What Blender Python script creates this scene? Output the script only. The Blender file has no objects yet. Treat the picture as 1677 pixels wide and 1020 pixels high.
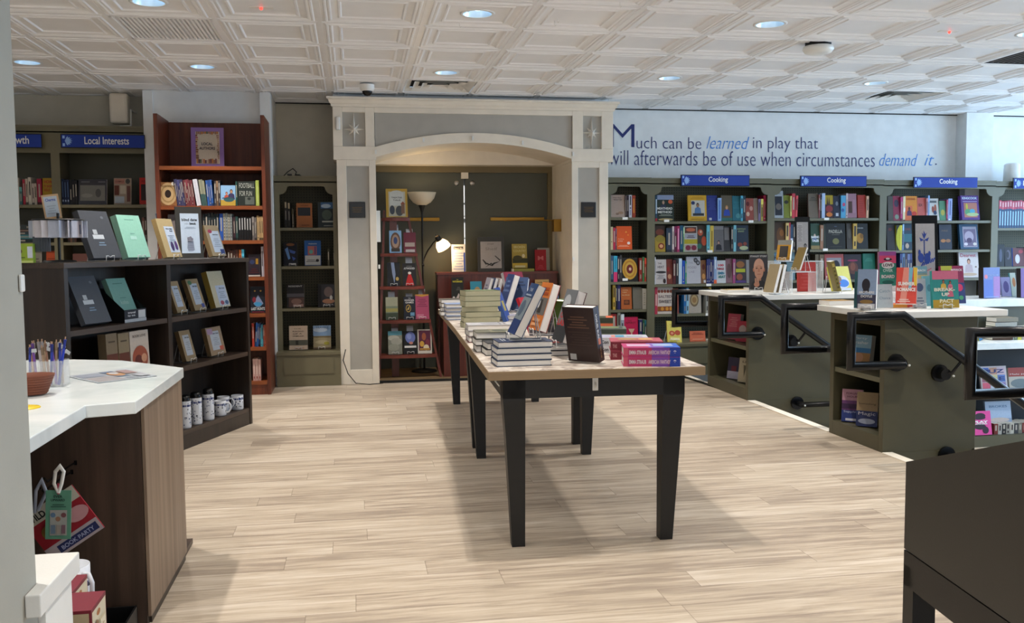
import bpy, math, random
from mathutils import Matrix, Vector
random.seed(7)
S = bpy.context.scene
COL = S.collection
# ------------------------------------------------------------------ camera, world, big light, exposure
F = 1497.0; H = 1.22; CE = 2.573                     # focal length in px, eye height, ceiling height (m)
yaw, pitch, roll = math.radians(9.80), math.radians(4.07), math.radians(-0.459)
fw = Vector((math.sin(yaw)*math.cos(pitch), math.cos(yaw)*math.cos(pitch), -math.sin(pitch)))
rt = Vector((math.cos(yaw), -math.sin(yaw), 0)); up = rt.cross(fw)
r2 = rt*math.cos(roll)+up*math.sin(roll); u2 = -rt*math.sin(roll)+up*math.cos(roll)
EYE = Vector((0, 0, H))
cd = bpy.data.cameras.new('camera'); cam = bpy.data.objects.new('camera', cd); COL.objects.link(cam)
cd.sensor_fit = 'HORIZONTAL'; cd.sensor_width = 36; cd.lens = F/1677*36; cd.clip_start = .05
cam.matrix_world = Matrix(((r2.x, u2.x, -fw.x, 0), (r2.y, u2.y, -fw.y, 0), (r2.z, u2.z, -fw.z, H), (0, 0, 0, 1)))
S.camera = cam
w = bpy.data.worlds.new('world'); S.world = w; w.use_nodes = True
w.node_tree.nodes['Background'].inputs[0].default_value = (.55, .75, 1, 1)
w.node_tree.nodes['Background'].inputs[1].default_value = .6
S.view_settings.view_transform = 'Standard'; S.view_settings.look = 'None'
S.view_settings.exposure = 0.18; S.view_settings.gamma = 1; S.view_settings.use_curve_mapping = False
def light(name, kind, loc, energy, color, rot=(0, 0, 0), **k):
    l = bpy.data.lights.new(name, kind); l.energy = energy; l.color = color
    for a, b in k.items(): setattr(l, a, b)
    o = bpy.data.objects.new(name, l); o.location = loc; o.rotation_euler = rot; COL.objects.link(o); return o
# daylight coming in through the shop window in the right wall
light('window_daylight', 'AREA', (9.75, 5.6, 1.45), 430, (.50, .74, 1), (0, math.radians(90), 0), shape='RECTANGLE', size=2.1, size_y=6.2)
light('front_window_daylight', 'AREA', (1.5, -4.15, 1.5), 75, (1, .95, .9), (math.radians(90), 0, 0), shape='RECTANGLE', size=8, size_y=2)  # added fill light behind the camera, lifts the overall brightness
LAMP = 104; LAMPC = (1, .925, .84)

# ------------------------------------------------------------------ turning measured points into places
def ray(x, y): return r2*((x-838.5)/F)+u2*((510-y)/F)+fw
def az(x, y, z): d = ray(x, y); return EYE+d*((z-H)/d.z)
def ay(x, y, Y): d = ray(x, y); return EYE+d*(Y/d.y)
def ax(x, y, X): d = ray(x, y); return EYE+d*(X/d.x)
def ap(x, y, P, n): d = ray(x, y); return EYE+d*((P-EYE).dot(n)/d.dot(n))

# ------------------------------------------------------------------ materials
def lin(h):
    v = [int(h[i:i+2], 16)/255 for i in (0, 2, 4)]
    return tuple((c/12.92 if c <= .04045 else ((c+.055)/1.055)**2.4) for c in v)+(1,)
MATS = {}
def base(name):
    m = bpy.data.materials.new(name); m.use_nodes = True
    return m, m.node_tree, m.node_tree.nodes['Principled BSDF']
def nd(t, kind, **k):
    n = t.nodes.new(kind)
    for a, b in k.items():
        if a == 'inp':
            for i, v in b.items(): n.inputs[i].default_value = v
        else: setattr(n, a, b)
    return n
def paint(name, hx, rough=.5, metal=0, var=.04, bump=0.02, scale=9, emit=0):
    m, t, p = base(name); c = lin(hx)
    co = nd(t, 'ShaderNodeTexCoord'); nz = nd(t, 'ShaderNodeTexNoise', inp={'Scale': scale, 'Detail': 4})
    t.links.new(co.outputs['Object'], nz.inputs['Vector'])
    r = nd(t, 'ShaderNodeValToRGB')
    r.color_ramp.elements[0].position = .3; r.color_ramp.elements[1].position = .7
    r.color_ramp.elements[0].color = tuple(max(0, x*(1-var)) for x in c[:3])+(1,)
    r.color_ramp.elements[1].color = tuple(min(1, x*(1+var)) for x in c[:3])+(1,)
    t.links.new(nz.outputs[0], r.inputs[0]); t.links.new(r.outputs[0], p.inputs['Base Color'])
    p.inputs['Roughness'].default_value = rough; p.inputs['Metallic'].default_value = metal
    if bump:
        b = nd(t, 'ShaderNodeBump', inp={'Strength': bump*4, 'Distance': .002})
        n2 = nd(t, 'ShaderNodeTexNoise', inp={'Scale': scale*25}); t.links.new(co.outputs['Object'], n2.inputs['Vector'])
        t.links.new(n2.outputs[0], b.inputs['Height']); t.links.new(b.outputs[0], p.inputs['Normal'])
    if emit:
        p.inputs['Emission Color'].default_value = c; p.inputs['Emission Strength'].default_value = emit
    return m
def wood(name, dark, light_, axis='Z', rough=.4, fine=26, stretch=.06):
    m, t, p = base(name)
    co = nd(t, 'ShaderNodeTexCoord'); mp = nd(t, 'ShaderNodeMapping')
    sc = {'X': (stretch, 1, 1), 'Y': (1, stretch, 1), 'Z': (1, 1, stretch)}[axis]
    mp.inputs['Scale'].default_value = sc
    nz = nd(t, 'ShaderNodeTexNoise', inp={'Scale': fine, 'Detail': 6, 'Roughness': .65})
    r = nd(t, 'ShaderNodeValToRGB'); r.color_ramp.elements[0].position = .32; r.color_ramp.elements[1].position = .7
    r.color_ramp.elements[0].color = lin(dark); r.color_ramp.elements[1].color = lin(light_)
    L = t.links.new
    L(co.outputs['Object'], mp.inputs[0]); L(mp.outputs[0], nz.inputs['Vector']); L(nz.outputs[0], r.inputs[0]); L(r.outputs[0], p.inputs['Base Color'])
    p.inputs['Roughness'].default_value = rough
    return m
def m_print():
    m, t, p = base('printed_paper')
    a = nd(t, 'ShaderNodeAttribute', attribute_name='Col')
    co = nd(t, 'ShaderNodeTexCoord'); nz = nd(t, 'ShaderNodeTexNoise', inp={'Scale': 60, 'Detail': 3})
    mx = nd(t, 'ShaderNodeMix', data_type='RGBA', blend_type='MULTIPLY'); mx.inputs[0].default_value = 1.0
    r = nd(t, 'ShaderNodeValToRGB'); r.color_ramp.elements[0].color = (.75, .75, .75, 1); r.color_ramp.elements[1].color = (.80, .80, .80, 1); r.color_ramp.elements[0].position = .3; r.color_ramp.elements[1].position = .6
    L = t.links.new
    L(co.outputs['Object'], nz.inputs['Vector']); L(nz.outputs[0], r.inputs[0]); L(a.outputs[0], mx.inputs[6]); L(r.outputs[0], mx.inputs[7]); L(mx.outputs[2], p.inputs['Base Color'])
    p.inputs['Roughness'].default_value = .52; p.inputs['Specular IOR Level'].default_value = .35
    return m
def m_pages(nm='page_edges', ca='dcd8d2', cb_='f6f3ee'):
    m, t, p = base(nm)
    co = nd(t, 'ShaderNodeTexCoord'); wv = nd(t, 'ShaderNodeTexWave', bands_direction='Y', inp={'Scale': 160, 'Distortion': .6})
    r = nd(t, 'ShaderNodeValToRGB'); r.color_ramp.elements[0].color = lin(ca); r.color_ramp.elements[1].color = lin(cb_)
    L = t.links.new
    L(co.outputs['Object'], wv.inputs['Vector']); L(wv.outputs[1], r.inputs[0]); L(r.outputs[0], p.inputs['Base Color']); p.inputs['Roughness'].default_value = .9
    return m
def m_floor():
    m, t, p = base('oak_plank_floor'); L = t.links.new
    co = nd(t, 'ShaderNodeTexCoord'); sp = nd(t, 'ShaderNodeSeparateXYZ'); L(co.outputs['Object'], sp.inputs[0])
    def M(op, a, b=None, c=None):
        n = nd(t, 'ShaderNodeMath', operation=op)
        for i, v in enumerate((a, b, c)):
            if v is None: continue
            if isinstance(v, (int, float)): n.inputs[i].default_value = v
            else: L(v, n.inputs[i])
        return n.outputs[0]
    PW, PL = .152, 1.22
    ry = M('DIVIDE', sp.outputs[1], PW); row = M('FLOOR', ry); fy = M('FRACT', ry)
    wr = nd(t, 'ShaderNodeTexWhiteNoise', noise_dimensions='1D'); L(row, wr.inputs['W'])
    xx = M('ADD', M('DIVIDE', sp.outputs[0], PL), M('MULTIPLY', wr.outputs[0], 5.0)); cl = M('FLOOR', xx); fx = M('FRACT', xx)
    cb = nd(t, 'ShaderNodeCombineXYZ'); L(cl, cb.inputs[0]); L(row, cb.inputs[1])
    wn = nd(t, 'ShaderNodeTexWhiteNoise', noise_dimensions='2D'); L(cb.outputs[0], wn.inputs['Vector'])
    off = nd(t, 'ShaderNodeVectorMath', operation='SCALE'); L(wn.outputs[1], off.inputs[0]); off.inputs['Scale'].default_value = 30
    ad = nd(t, 'ShaderNodeVectorMath', operation='ADD'); L(co.outputs['Object'], ad.inputs[0]); L(off.outputs[0], ad.inputs[1])
    mp = nd(t, 'ShaderNodeMapping'); mp.inputs['Scale'].default_value = (1.0, 12, 1); L(ad.outputs[0], mp.inputs[0])
    nz = nd(t, 'ShaderNodeTexNoise', inp={'Scale': 2.6, 'Detail': 8, 'Roughness': .62, 'Distortion': .5}); L(mp.outputs[0], nz.inputs['Vector'])
    g = M('ADD', nz.outputs[0], M('MULTIPLY', M('SUBTRACT', wn.outputs[0], .5), .17))
    r = nd(t, 'ShaderNodeValToRGB'); e = r.color_ramp.elements
    e[0].position = .34; e[0].color = lin('97897a'); e[1].position = .74; e[1].color = lin('ccc1b2')
    k = e.new(.52); k.color = lin('b5a794')
    L(g, r.inputs[0])
    my = M('LESS_THAN', M('MINIMUM', fy, M('SUBTRACT', 1, fy)), .012); mxx = M('LESS_THAN', M('MINIMUM', fx, M('SUBTRACT', 1, fx)), .0012)
    gap = M('MAXIMUM', my, mxx)
    mx = nd(t, 'ShaderNodeMix', data_type='RGBA'); L(M('MULTIPLY', gap, .45), mx.inputs[0]); L(r.outputs[0], mx.inputs[6]); mx.inputs[7].default_value = lin('5b4c3e')
    L(mx.outputs[2], p.inputs['Base Color'])
    p.inputs['Roughness'].default_value = .42; p.inputs['Specular IOR Level'].default_value = .35
    b = nd(t, 'ShaderNodeBump', inp={'Strength': .12, 'Distance': .002}); L(nz.outputs[0], b.inputs['Height']); L(b.outputs[0], p.inputs['Normal'])
    return m
def m_peg(name, hx, hole):
    m, t, p = base(name); L = t.links.new
    co = nd(t, 'ShaderNodeTexCoord'); sc = nd(t, 'ShaderNodeVectorMath', operation='SCALE'); L(co.outputs['Object'], sc.inputs[0]); sc.inputs['Scale'].default_value = 1/.0254
    fr = nd(t, 'ShaderNodeVectorMath', operation='FRACTION'); L(sc.outputs[0], fr.inputs[0])
    sb = nd(t, 'ShaderNodeVectorMath', operation='SUBTRACT'); L(fr.outputs[0], sb.inputs[0]); sb.inputs[1].default_value = (.5, .5, .5)
    ml = nd(t, 'ShaderNodeVectorMath', operation='MULTIPLY'); L(sb.outputs[0], ml.inputs[0]); ml.inputs[1].default_value = (1, 0, 1)
    ln = nd(t, 'ShaderNodeVectorMath', operation='LENGTH'); L(ml.outputs[0], ln.inputs[0])
    lt = nd(t, 'ShaderNodeMath', operation='LESS_THAN'); L(ln.outputs['Value'], lt.inputs[0]); lt.inputs[1].default_value = .2
    mx = nd(t, 'ShaderNodeMix', data_type='RGBA'); L(lt.outputs[0], mx.inputs[0]); mx.inputs[6].default_value = lin(hx); mx.inputs[7].default_value = lin(hole)
    L(mx.outputs[2], p.inputs['Base Color']); p.inputs['Roughness'].default_value = .6
    return m
def m_glass(name, tint='f4fafa', alpha=.25):
    m, t, p = base(name); p.inputs['Base Color'].default_value = lin(tint); p.inputs['Roughness'].default_value = .08
    p.inputs['Alpha'].default_value = alpha; p.inputs['Specular IOR Level'].default_value = .6
    return m
def m_mottle(name, a, b, c, scale=14, rough=.35):
    m, t, p = base(name); L = t.links.new
    co = nd(t, 'ShaderNodeTexCoord'); nz = nd(t, 'ShaderNodeTexNoise', inp={'Scale': scale, 'Detail': 7, 'Roughness': .6, 'Distortion': .8}); L(co.outputs['Object'], nz.inputs['Vector'])
    r = nd(t, 'ShaderNodeValToRGB'); e = r.color_ramp.elements; e[0].position = .36; e[0].color = lin(a); e[1].position = .64; e[1].color = lin(c); k = e.new(.5); k.color = lin(b)
    L(nz.outputs[0], r.inputs[0]); L(r.outputs[0], p.inputs['Base Color']); p.inputs['Roughness'].default_value = rough
    return m
PR = m_print(); PG = m_pages(); PGO = m_pages('olive_page_edges', 'b4b290', 'd4d0b2')
K = dict(
 floor=m_floor(), wall=paint('wall_paint', 'e2e5e6', .75), wallw=paint('warm_wall_paint', 'c2bdae', .75), colum=paint('column_paint', 'a3a197', .7),
 ceil=paint('ceiling_tile_paint', 'ecedef', .33, var=.02, bump=0), ceild=paint('ceiling_gap', '141414', .8),
 cream=paint('cream_trim_paint', 'e4dccd', .45), grayp=paint('grey_panel_paint', 'aaa79f', .55), green=paint('olive_paint', '5f5d49', .45),
 greend=paint('dark_olive_paint', '4a4734', .42), peg=m_peg('pegboard', '55533f', '1e1d14'), greenl=paint('warm_olive_paint', '6b654d', .45),
 blk=paint('black_lacquer', '040405', .5), blkm=paint('black_metal', '101114', .25, .3), darkcase=paint('charcoal_panel', '2f2d28', .5),
 walnut=wood('dark_walnut', '201813', '332821', 'Z'), walnutx=wood('dark_walnut_edge', '30261f', '483a31', 'X'), mahog=wood('mahogany', '4a1f12', '7a3a1f', 'Z', .35), mahogx=wood('mahogany_shelf', '6a3114', '96532a', 'X', .35),
 oak=wood('grey_brown_laminate', '6e5a4b', '96826f', 'Z', .5, 18, .03), walp=wood('walnut_panel', '2c2019', '57453a', 'Z', .45, 12, .04),
 ctop=m_mottle('white_quartz', 'cfd8da', 'dce3e4', 'e6ebeb', 3, .22), ttop=m_mottle('whitewashed_laminate', '8f8078', 'c9bdb0', 'ddd6cc', 16, .4), tedge=wood('table_edge_banding', '8a7355', '9c8465', 'X', .5),
 wtop=paint('white_laminate', 'dcdcd8', .35), steel=paint('brushed_steel', 'b8b8ba', .3, .9), chrome=paint('white_wire', 'd6d6d6', .3, .4), white=paint('white_plastic', 'e2e2de', .4),
 gold=paint('brass', '8f6a24', .35, .7), blue=paint('sign_blue', '0a3394', .65), alc=paint('alcove_green_paint', '4e5045', .55), cherry=wood('cherry_wood', '4c1d14', '6b2d20', 'Z', .35), cherryx=wood('cherry_shelf', '5a241a', '7c382a', 'X', .35),
 acry=m_glass('clear_acrylic', 'f2f6f8', .22), shade=paint('frosted_shade', 'd8cdb4', .5), glow=paint('lit_shade', 'ffd9a0', .5, emit=4), lens=paint('lamp_lens', 'bfe2ff', .4, emit=9.0), refl=paint('can_reflector', 'd4e6f2', .3, .8),
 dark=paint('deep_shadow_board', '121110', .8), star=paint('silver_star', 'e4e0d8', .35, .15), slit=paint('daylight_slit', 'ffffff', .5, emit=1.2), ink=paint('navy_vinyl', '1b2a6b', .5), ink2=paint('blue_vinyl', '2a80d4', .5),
 cork=paint('kraft', 'a08a68', .8), wick=paint('brown_wicker', '7a4028', .6, bump=.3, scale=30), red=paint('red_led', 'ff3a30', .4, emit=3), scr=paint('screw', 'dcdcd8', .3, .5), bulb=paint('bulb', 'ffe2b0', .5, emit=12), nav=paint('navy_board', '10141f', .5))
CEB = K['ceil']

# ------------------------------------------------------------------ mesh building
TXT = {}
def textmesh(s, bold=0, shear=0):
    k = (s, bold, shear)
    if k not in TXT:
        c = bpy.data.curves.new('t', 'FONT'); c.body = s; c.size = 1; c.offset = bold; c.shear = shear; c.fill_mode = 'FRONT'; c.resolution_u = 3
        o = bpy.data.objects.new('t', c); COL.objects.link(o); bpy.context.view_layer.update()
        me = bpy.data.meshes.new_from_object(o.evaluated_get(bpy.context.evaluated_depsgraph_get()))
        v = [(p.co.x, p.co.y) for p in me.vertices]; f = [tuple(p.vertices) for p in me.polygons]
        bpy.data.objects.remove(o); bpy.data.curves.remove(c); bpy.data.meshes.remove(me)
        x0 = min(p[0] for p in v); x1 = max(p[0] for p in v); y0 = min(p[1] for p in v); y1 = max(p[1] for p in v)
        TXT[k] = ([((p[0]-x0)/(x1-x0), (p[1]-y0)/(y1-y0)) for p in v], f, (x1-x0)/(y1-y0))
    return TXT[k]
class MB:
    def __init__(s): s.v = []; s.f = []; s.c = []; s.m = []; s.s = []; s.mats = []; s.col = False
    def mi(s, m):
        if m not in s.mats: s.mats.append(m)
        return s.mats.index(m)
    def face(s, pts, m=None, c=None, sm=False):
        b = len(s.v); s.v += [tuple(p) for p in pts]; s.f.append(tuple(range(b, b+len(pts)))); s.m.append(m); s.c.append(c); s.s.append(sm)
    def mesh(s, vs, fs, m=None, c=None, sm=False):
        b = len(s.v); s.v += [tuple(p) for p in vs]
        for f in fs: s.f.append(tuple(b+i for i in f)); s.m.append(m); s.c.append(c); s.s.append(sm)
    def box(s, x0, x1, y0, y1, z0, z1, m=None, c=None, tf=None):
        vs = [(x, y, z) for x in (x0, x1) for y in (y0, y1) for z in (z0, z1)]
        if tf: vs = [tf(*p) for p in vs]
        s.mesh(vs, [(0, 1, 3, 2), (4, 6, 7, 5), (0, 4, 5, 1), (2, 3, 7, 6), (0, 2, 6, 4), (1, 5, 7, 3)], m, c); return s
    def prism(s, pts, f0, f1, m=None, c=None):          # pts 2D outline, f0/f1 map a 2D point to 3D
        n = len(pts); a = [f0(*p) for p in pts]; b = [f1(*p) for p in pts]
        s.mesh(a+b, [tuple(range(n)), tuple(range(2*n-1, n-1, -1))]+[(i, n+i, n+(i+1) % n, (i+1) % n) for i in range(n)], m, c); return s
    def tube(s, pts, r, n=8, m=None, c=None, closed=False):
        P = [Vector(p) for p in pts]; N = len(P); rings = []; prev = None
        for i, p in enumerate(P):
            a = P[i-1] if (i or closed) else None; b = P[(i+1) % N] if (i < N-1 or closed) else None
            d1 = (p-a).normalized() if a is not None else None; d2 = (b-p).normalized() if b is not None else None
            d = (d1 or d2) if (d1 is None or d2 is None) else (d1+d2)
            if d.length < 1e-4: d = d2
            d = d.normalized()
            if prev is None:
                u = d.cross(Vector((0, 0, 1)))
                if u.length < .05: u = d.cross(Vector((0, 1, 0)))
                u.normalize()
            else: u = (prev-d*prev.dot(d)).normalized()
            prev = u; w_ = d.cross(u); rr = r[i] if isinstance(r, (list, tuple)) else r
            k = 1.0
            if d1 is not None and d2 is not None: k = 1/max(.5, math.sqrt(max(0, (1+d1.dot(d2))/2)))
            bis = (d2-d1) if (d1 is not None and d2 is not None) else Vector((0, 0, 0))
            ring = []
            for j in range(n):
                q = u*math.cos(2*math.pi*j/n)*rr+w_*math.sin(2*math.pi*j/n)*rr
                if bis.length > 1e-3 and k > 1.01: bn = bis.normalized(); q = q+bn*q.dot(bn)*(k-1)
                ring.append(p+q)
            rings.append(ring)
        vs = [q for g in rings for q in g]; fs = []
        for i in range(N if closed else N-1):
            for j in range(n):
                a = i*n+j; b_ = i*n+(j+1) % n; c2 = ((i+1) % N)*n+(j+1) % n; d_ = ((i+1) % N)*n+j; fs.append((a, d_, c2, b_))
        s.mesh(vs, fs, m, c, True)
        if not closed: s.mesh(rings[0], [tuple(range(n))], m, c); s.mesh(rings[-1], [tuple(range(n-1, -1, -1))], m, c)
        return s
    def lathe(s, prof, cx=0, cy=0, n=24, m=None, c=None, sm=True):
        vs = [(cx+r*math.cos(2*math.pi*j/n), cy+r*math.sin(2*math.pi*j/n), z) for r, z in prof for j in range(n)]
        fs = [(i*n+j, i*n+(j+1) % n, (i+1)*n+(j+1) % n, (i+1)*n+j) for i in range(len(prof)-1) for j in range(n)]
        s.mesh(vs, fs, m, c, sm); return s
    def sphere(s, c0, r, m=None, c=None, n=12):
        rx, ry, rz = r if isinstance(r, (tuple, list)) else (r, r, r)
        vs = [(c0[0]+rx*math.sin(math.pi*i/n)*math.cos(2*math.pi*j/n), c0[1]+ry*math.sin(math.pi*i/n)*math.sin(2*math.pi*j/n), c0[2]+rz*math.cos(math.pi*i/n)) for i in range(n+1) for j in range(n)]
        s.mesh(vs, [(i*n+j, (i+1)*n+j, (i+1)*n+(j+1) % n, i*n+(j+1) % n) for i in range(n) for j in range(n)], m, c, True); return s
    def text(s, t, O, U, V, w_, h_, m=None, c=None, bold=0, shear=0, keep=False):
        vs, fs, asp = textmesh(t, bold, shear)
        if keep: w_ = min(w_, h_*asp) if keep == 'fit' else h_*asp
        O = Vector(O); U = Vector(U); V = Vector(V)
        s.mesh([O+U*(p[0]*w_)+V*(p[1]*h_) for p in vs], fs, m, c)
    def art(s, O, U, V, w_, h_, items, lift=.0006):
        O = Vector(O); U = Vector(U); V = Vector(V); N = U.cross(V)
        for k, it in enumerate(items):
            q = O+N*(lift+.0004*k); P = lambda u, v: q+U*(u*w_)+V*(v*h_)
            t = it[0]
            if t == 'r': _, a, b, c, d, col = it; s.face([P(a, b), P(c, b), P(c, d), P(a, d)], PR, col)
            elif t == 'e': _, a, b, c, d, col = it; s.face([P(a+c*math.cos(i*math.pi/10), b+d*math.sin(i*math.pi/10)) for i in range(20)], PR, col)
            elif t == 'p': s.face([P(*x) for x in it[1]], PR, it[2])
            elif t == 't':                                   # text, centre u, base v, width, height
                _, tx, cu, v0, wd, ht, col = it[:7]; bo = it[7] if len(it) > 7 else .015
                s.text(tx, P(cu-wd/2, v0), U, V, wd*w_, ht*h_, PR, col, bo)
            elif t == 'l':                                   # illegible small lines of print
                _, a, b, c, d, col, n = it
                for i in range(n):
                    v0 = b+(d-b)*i/n; k2 = .06*((i*37) % 5)
                    s.face([P(a+k2*(c-a), v0), P(c-k2*(c-a), v0), P(c-k2*(c-a), v0+(d-b)/n*.45), P(a+k2*(c-a), v0+(d-b)/n*.45)], PR, col)
            elif t == 'm':                                   # a small printed figure: head, hair, torso
                _, cu, v0, sc, skin, hair, top = it; a = w_/h_
                s.face([P(cu-.3*sc, v0), P(cu+.3*sc, v0), P(cu+.24*sc, v0+.45*sc*a), P(cu+.08*sc, v0+.55*sc*a), P(cu-.08*sc, v0+.55*sc*a), P(cu-.24*sc, v0+.45*sc*a)], PR, top)
                q = q+N*.0002; s.face([P(cu+.125*sc*math.cos(i*math.pi/8), v0+.72*sc*a+.19*sc*a*math.sin(i*math.pi/8)) for i in range(16)], PR, hair)
                q = q+N*.0002; s.face([P(cu+.09*sc*math.cos(i*math.pi/8), v0+.68*sc*a+.14*sc*a*math.sin(i*math.pi/8)) for i in range(16)], PR, skin)
    def build(s, name, m=None, parent=None, bevel=0, loc=None, rot=None):
        me = bpy.data.meshes.new(name); me.from_pydata(s.v, [], s.f); mats = []
        for i, p in enumerate(me.polygons):
            mm = s.m[i] or m
            if mm not in mats: mats.append(mm); me.materials.append(mm)
            p.material_index = mats.index(mm); p.use_smooth = s.s[i]
        if any(c is not None for c in s.c):
            at = me.color_attributes.new('Col', 'FLOAT_COLOR', 'CORNER')
            for i, p in enumerate(me.polygons):
                c = lin(s.c[i]) if s.c[i] else (.8, .8, .8, 1)
                for l in p.loop_indices: at.data[l].color = c
        me.validate(); me.update()
        o = bpy.data.objects.new(name, me); COL.objects.link(o)
        if parent is not None: o.parent = parent
        if loc is not None: o.location = loc
        if rot is not None: o.rotation_euler = rot
        if bevel:
            b = o.modifiers.new('bevel', 'BEVEL'); b.width = bevel; b.segments = 2; b.limit_method = 'ANGLE'; b.angle_limit = .7
        return o
LABS = {}
def tag(o, label, cat, group=None):
    if label in LABS: LABS[label] += 1
    else: LABS[label] = 1
    o['label'] = label; o['category'] = cat
    if group: o['group'] = group
    return o
def empty(name, loc=(0, 0, 0), rot=(0, 0, 0)):
    o = bpy.data.objects.new(name, None); COL.objects.link(o); o.location = loc; o.rotation_euler = rot; o.empty_display_size = .05; return o
def struct(o): o['kind'] = 'structure'; return o
NAMES = dict(red='a82020', crimson='b02050', maroon='501820', orange='d86020', brown='6a4028', tan='b09068', cream='d8ccb0', yellow='d8b838', gold='b08828', olive='6a6a30', green='3a7a4a',
             teal='1f7070', turquoise='40b0c0', blue='2858b0', navy='1c2850', purple='603080', pink='d86090', mauve='8a6070', grey='808080', white='e0e0e0', black='151518', charcoal='383840')
NAMES['pale blue'] = '98b8e0'; NAMES['lime'] = 'b0c850'
def cname(h):
    v = [int(h[i:i+2], 16) for i in (0, 2, 4)]
    return min(NAMES, key=lambda n: sum((v[i]-int(NAMES[n][2*i:2*i+2], 16))**2 for i in range(3)))
def dk(h, k=.7): return ''.join('%02x' % int(min(255, int(h[i:i+2], 16)*k)) for i in (0, 2, 4))
ORD = 'first second third fourth fifth sixth seventh eighth ninth tenth eleventh twelfth thirteenth fourteenth fifteenth sixteenth seventeenth eighteenth nineteenth twentieth'.split()
ORD += ['twenty-'+o for o in ORD[:9]]+['thirtieth']+['thirty-'+o for o in ORD[:9]]+['fortieth']

# ------------------------------------------------------------------ books
# local frame: x across the cover from the spine, y from front to back cover, z up; origin at the front bottom middle
def book(name, w_, h_, t_, c, art=(), spine=(), back=(), hard=False, pages=True, cs=None, cb=None, pg=None):
    b = MB(); x0, x1 = -w_/2, w_/2; k = .0025 if hard else .0008; e = .003 if hard else 0
    cs = cs or c; cb = cb or c
    if pages:
        b.box(x0, x1, 0, k, 0, h_, PR, c); b.box(x0, x1, t_-k, t_, 0, h_, PR, cb); b.box(x0, x0+k, k, t_-k, 0, h_, PR, cs)
    else:
        b.box(x0, x1, 0, t_, 0, h_, PR, c); b.face([(x0-.0003, t_, 0), (x0-.0003, 0, 0), (x0-.0003, 0, h_), (x0-.0003, t_, h_)], PR, cs)
        b.face([(x0+k, k, h_+.0003), (x1, k, h_+.0003), (x1, t_-k, h_+.0003), (x0+k, t_-k, h_+.0003)], PR, 'd8d0c0')
    b.art((x0, 0, 0), (1, 0, 0), (0, 0, 1), w_, h_, art)
    if spine: b.art((x0-.0004, t_, 0), (0, -1, 0), (0, 0, 1), t_, h_, spine)
    if back: b.art((x1, t_, 0), (-1, 0, 0), (0, 0, 1), w_, h_, back)
    o = b.build(name)
    if pages:
        p = MB(); p.box(x0+k, x1-e-.0005, k, t_-k, e, h_-e); p.build('pages', pg or PG, o)
    return o
def put(o, loc, yaw_=0, lean=0, tilt=0):
    o.rotation_mode = 'XYZ'
    o.matrix_world = Matrix.Translation(Vector(loc)) @ Matrix.Rotation(math.radians(yaw_), 4, 'Z') @ Matrix.Rotation(math.radians(tilt), 4, 'Y') @ Matrix.Rotation(-math.radians(lean), 4, 'X')
    return o
def flat(o, loc, yaw_, t_, h_):              # lies on its back cover, spine along the local left
    o.matrix_world = Matrix.Translation(Vector(loc)+Vector((0, 0, t_))) @ Matrix.Rotation(math.radians(yaw_), 4, 'Z') @ Matrix.Rotation(-math.pi/2, 4, 'X') @ Matrix.Translation((0, 0, -h_/2))
    return o
EAS = {}
def easel(loc, yaw_, label, group='wire book stands', sc=1.0, col='chrome'):
    k = (round(sc, 2), col)
    if k not in EAS:
        b = MB(); r = .0022; a = .035*sc; h_ = .03*sc; D = .12*sc
        b.tube([(-a, -.004, 0), (-a, -.012, 0), (-a, -.014, h_), (-a*.5, -.014, h_), (0, -.014, h_*.75), (a*.5, -.014, h_), (a, -.014, h_), (a, -.012, 0), (a, -.004, 0), (a, D, 0), (0.3*a, .098*sc, .13*sc), (-.3*a, .098*sc, .13*sc), (-a, D, 0), (-a, -.012, 0)], r, 6)
        EAS[k] = b.build('wire_book_stand', K[col]); o = EAS[k]
    else: o = EAS[k].copy(); COL.objects.link(o)
    o.matrix_world = Matrix.Translation(Vector(loc)+Vector((0, 0, .002))) @ Matrix.Rotation(math.radians(yaw_), 4, 'Z')
    return tag(o, label, 'book stand', group)

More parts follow.
